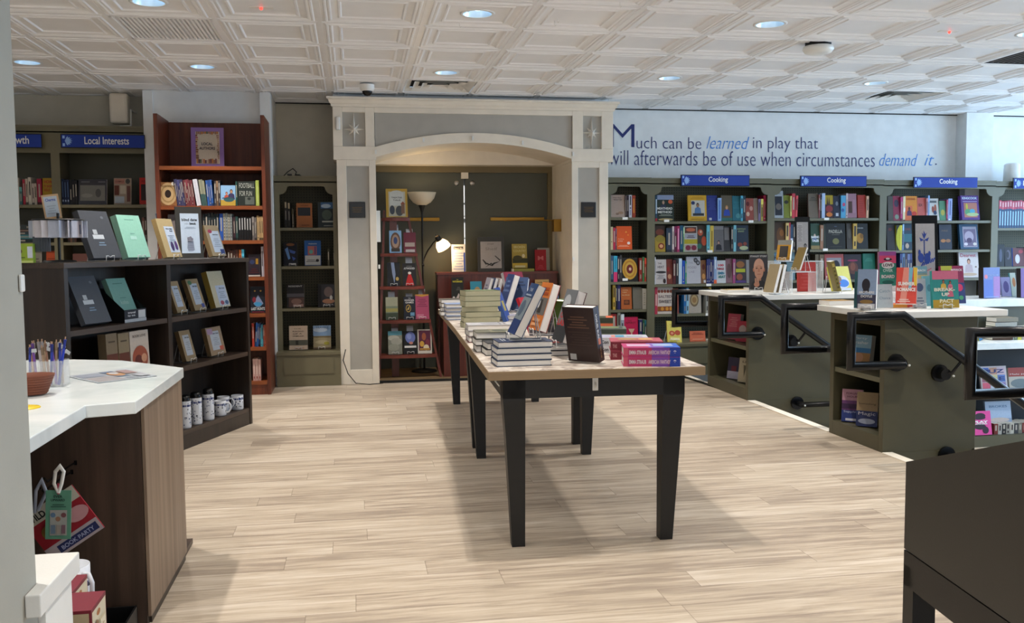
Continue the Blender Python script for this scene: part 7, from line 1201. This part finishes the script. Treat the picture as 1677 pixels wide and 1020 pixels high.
# ------------------------------------------------------------------ things on and by the white counter
ZC = .7705
p = az(74, 634, ZC); r = empty('pen_holder', (p.x, p.y, ZC)); m = MB(); t_ = .003
m.box(-.07, .055, 0, t_, 0, .085); m.box(-.07, .055, .075, .078, 0, .085); m.box(-.07, -.067, 0, .078, 0, .085); m.box(.052, .055, 0, .078, 0, .085); m.box(-.07, .055, 0, .078, 0, .004); m.box(-.02, -.017, 0, .078, 0, .085); m.box(.022, .025, 0, .078, 0, .085); m.build('box', K['acry'], r)
tag(r, 'clear acrylic pen holder on the white counter', 'pen holder')
rr = random.Random(9); pc = ['c8a888', 'b88870', 'd8c8c0', 'e0d8d8', '3a4ab0', '8a5ab8', 'c89878']
for k in range(15):
    x = -.058+.0075*k+rr.uniform(-.002, .002); y = rr.uniform(.02, .06); ln = .135+rr.uniform(-.012, .008); tx, ty = rr.uniform(-.012, .012), rr.uniform(-.008, .008)
    c = '2c44c0' if k == 14 else pc[rr.randrange(7)]
    if k == 14: x, y, tx = .036, .02, .028; ln = .15
    m = MB(); m.tube([(0, 0, 0), (tx*.8, ty*.8, ln*.8)], .0042, 8, PR, c); m.tube([(tx*.8, ty*.8, ln*.8), (tx, ty, ln)], .0045, 8, PR, dk(c, .75)); m.tube([(tx, ty, ln), (tx*1.05, ty*1.05, ln*1.06)], .0018, 6, PR, 'c8a080')
    o = m.build('pen', loc=(p.x+x, p.y+y, ZC+.005)); tag(o, 'royal blue pen leaning at the right side of the pen holder' if k == 14 else ('pen with a white price tag standing in the clear pen holder' if (k % 2 == 0 or k == 13) else 'pen without a price tag standing in the clear pen holder'), 'pen', 'pens in the clear pen holder')
    if k % 2 == 0 or k == 13:
        f = MB(); f.box(-.001, .019, -.0006, .0006, -.006, .006, PR, 'd4d8dc'); f.build('price_tag', PR, o, loc=(tx, ty, ln*(.9 if k < 13 else .75)), rot=(0, rr.uniform(-.9, .9), rr.uniform(-.5, .5)))
p = az(50, 648, ZC); r = empty('wicker_basket', (p.x+.0, p.y+.02, ZC)); m = MB(); m.lathe([(.0001, .003), (.04, .003), (.046, .02), (.055, .045), (.063, .06), (.066, .063), (.06, .062), (.05, .045), (.042, .02), (.036, .006), (.0001, .006)], n=30); 
for k in range(7): m.lathe([(.043+.0031*k, .006+.008*k), (.0455+.0031*k, .010+.008*k), (.043+.0033*k, .014+.008*k)], n=30)
m.build('basket_body', K['wick'], r); tag(r, 'small brown wicker basket on the white counter by the column', 'basket')
p = az(40, 668, ZC); m = MB().lathe([(.0001, .003), (.04, .003), (.042, 0)], n=28); tag(m.build('yellow_coaster', paint('yellow_plastic', 'd8b820', .4), loc=(p.x, p.y, ZC)), 'round yellow disc lying on the white counter at the column', 'coaster')
A4 = [az(110, 617, ZC), az(160, 628, ZC), az(257, 616, ZC), az(205, 604, ZC)]
c0 = sum(A4, Vector())/4; m = MB(); m.mesh([tuple(q_-c0+Vector((0, 0, .0005))) for q_ in A4]+[tuple(q_-c0+Vector((0, 0, .0025))) for q_ in A4], [(0, 1, 2, 3), (4, 5, 6, 7), (0, 1, 5, 4), (1, 2, 6, 5), (2, 3, 7, 6), (3, 0, 4, 7)], PR, 'b8c0c8')
U_ = A4[2]-A4[1]; V_ = A4[0]-A4[1]
m.art(tuple(A4[1]-c0+Vector((0, 0, .0025))), tuple(U_.normalized()), tuple(V_.normalized()), U_.length, V_.length, [('r', .04, .05, .5, .5, 'a8a4a8'), ('r', .05, .55, .45, .92, '98a0b0'), ('r', .5, .3, .72, .95, '64748c'), ('e', .62, .6, .12, .22, 'c09068'), ('e', .62, .68, .07, .1, 'c8c8cc'), ('r', .76, .5, .96, .9, 'a89090'), ('r', .76, .1, .96, .42, 'b8bcc4'), ('l', .52, .05, .72, .28, '8890a0', 3)])
tag(m.build('photo_leaflet', loc=tuple(c0)), 'thin colour-printed sheet lying flat on the white counter', 'leaflet')
# hooks and hanging tags on the front panel below the counter
YP = 3.05
for k, (x, y) in enumerate(((124, 757), (118, 772))):
    p = ay(x, y, YP); m = MB(); m.tube([(0, 0, 0), (-.005, -.05, .0), (-.01, -.24, -.0), (-.012, -.26, .015)], .003, 6); m.box(-.004, .004, -.003, 0, -.008, .006)
    tag(m.build('panel_hook', K['blkm'], loc=tuple(p)), '%s black wire hook on the dark panel under the counter' % ('upper', 'lower')[k], 'hook', 'black hooks under the counter')
YT = 2.72
def hang(px0, px1, yt, yb_, Y, rotd, c, art, name, label, cat, extra=None):
    a = ay((px0+px1)/2, yt, Y); w_ = ay(px1, yt, Y).x-ay(px0, yt, Y).x; h_ = a.z-ay(px0, yb_, Y).z
    m_ = MB(); m_.box(-w_/2, w_/2, 0, .003, -h_, 0, PR, c); m_.art((-w_/2, 0, -h_), (1, 0, 0), (0, 0, 1), w_, h_, art); o_ = m_.build(name, loc=tuple(a), rot=(0, math.radians(rotd), 0))
    if extra: extra(o_)
    return tag(o_, label, cat)
def loop(o_):
    m_ = MB(); m_.tube([(-.0, -.002, -.006), (-.012, -.002, .02), (-.008, -.004, .055), (.004, -.004, .07), (.014, -.004, .055), (.008, -.002, .02), (0, -.002, -.006)], .005, 8); m_.build('clip_ring', K['white'], o_)
    m_ = MB(); m_.tube([(0, -.001, -.01), (.0, -.002, .02)], .0035, 6); m_.build('cord', paint('red_cord', 'a83048', .6) if 'red_cord' not in bpy.data.materials else bpy.data.materials['red_cord'], o_)
hang(75, 117, 803, 884, YT, 3, '6aa890', [('t', 'EVER', .48, .85, .35, .05, '24443c', .03), ('t', 'UPWARD', .48, .78, .55, .05, '24443c', .03), ('l', .2, .66, .8, .74, '3c6458', 2), ('r', .18, .08, .85, .6, 'b8bcb8'), ('e', .3, .5, .1, .05, '6a8cb0'), ('e', .5, .42, .1, .05, 'a88068'), ('e', .72, .5, .1, .05, '8a5a60'), ('r', .22, .12, .4, .3, '7890a8'), ('r', .45, .12, .6, .3, 'b0a8a0'), ('r', .65, .12, .8, .3, '8a6a78')], 'hanging_tag', 'teal EVER UPWARD card hanging from the hook under the counter', 'tag', loop)
def loop2(o_):
    m_ = MB(); m_.tube([(-.0, -.002, -.006), (-.02, -.002, .03), (-.012, -.004, .07), (.004, -.004, .08), (.01, -.004, .06), (0, -.002, -.006)], .006, 8); m_.build('clip_ring', paint('grey_clip', '9aa0b0', .4), o_)
a = ay(100, 812, YT+.05); m = MB(); w_, h_ = .17, .155; m.box(-w_/2, w_/2, 0, .006, -h_/2, h_/2, PR, 'a82434'); m.art((-w_/2, 0, -h_/2), (1, 0, 0), (0, 0, 1), w_, h_, [('r', 0, .74, 1, 1, 'd0ccc0'), ('t', 'WILD', .22, .79, .34, .13, '202020', .03), ('r', 0, 0, 1, .26, 'c0b4bc'), ('r', .2, .05, .95, .2, '2c3468'), ('t', 'BOOK PARTY', .57, .08, .62, .08, 'b0b8e0', .02), ('e', .25, .5, .12, .13, '8a6a30'), ('e', .8, .5, .2, .14, 'd8a0a8')])
p = ay(102, 857, YT+.05); o = m.build('hanging_packet', loc=tuple(p), rot=(0, math.radians(-33), 0)); tag(o, 'red and white packet hanging tilted behind the teal card', 'packet'); 
f = MB(); f.tube([(-.04, -.002, .07), (.0, -.004, .12), (.03, -.004, .135), (.02, -.004, .10), (-.03, -.002, .07)], .005, 8); f.build('clip_ring', paint('grey_clip', '9aa0b0', .4), o)
# mug gift boxes beyond the ledge
bx_art = [('r', .04, .0, .96, .93, 'd8ccb0'), ('e', .45, .8, .12, .06, 'a86838'), ('r', .5, .25, .9, .65, 'd8c8a0'), ('r', .53, .3, .87, .6, 'e8dcc0'), ('r', .15, .0, .45, .55, 'b85c30'), ('e', .28, .6, .12, .1, '8a6a48'), ('r', .7, .0, .95, .2, '9a5a38'), ('l', .58, .36, .82, .54, 'b09c78', 3)]
r = empty('low_display_shelf', (-.8, 2.0, 0)); m = MB(); m.box(-.4, .2, -.03, .245, .385, .41); m.box(-.4, .27, -.3, -.03, .385, .41); m.build('shelf', K['walnut'], r); MB().box(-.38, .18, -.26, .22, 0, .385).build('body', K['walnut'], r); tag(r, 'low dark display stand behind the white ledge, holding mug boxes', 'shelf')
for x, y, lb in ((-.585, 1.97, 'maroon and cream mug box behind the white ledge, leftmost'), (-.52, 1.86, 'maroon and cream mug box at the right of the low display stand'), (-.558, 1.745, 'maroon and cream mug box nearest the camera')):
    s_ = .105; m_ = MB(); m_.box(x-s_, x, y, y+s_, .411, .411+s_, PR, '7c1c30'); m_.art((x, y, .411), (0, 1, 0), (0, 0, 1), s_, s_, bx_art); m_.art((x-s_, y, .411), (1, 0, 0), (0, 0, 1), s_, s_, [('r', .04, 0, .96, .94, 'c0b090'), ('r', .6, .1, .95, .6, '8a3428')])
    tag(m_.build('gift_box'), lb, 'box', 'maroon and cream mug boxes')
r = empty('mug', (-.648, 2.17, .411), (0, 0, math.radians(-35))); R_ = .042; MB().lathe([(.0001, 0), (R_*.92, 0), (R_, .006), (R_, .096), (R_*.94, .096), (R_*.93, .01), (.0001, .008)], n=28).build('body', mugw, r)
m = MB(); printed_cyl(m, R_, .01, .08, 77, 10); m.build('print', PR, r); MB().tube([(R_-.002, 0, .082), (R_+.018, 0, .084), (R_+.028, 0, .066), (R_+.027, 0, .043), (R_+.014, 0, .024), (R_-.002, 0, .02)], .005, 8).build('handle', mugw, r)
tag(r, 'cream printed mug standing behind the maroon mug boxes at lower left', 'mug')
m = MB(); m.box(-.06, .06, -.06, .06, .0, .02); p = az(200, 1012, .0)
m = MB(); x0, x1, y0, y1 = -.90, -.70, 2.86, 3.0; m.box(x0, x1, y0, y1, 0, .01); m.box(x0, x1, y0, y0+.006, 0, .09); m.box(x0, x1, y1-.006, y1, 0, .09); m.box(x0, x0+.006, y0, y1, 0, .09); m.box(x1-.006, x1, y0, y1, 0, .09)
tag(m.build('floor_bin', K['blk']), 'low black bin on the floor against the counter front panel', 'bin')
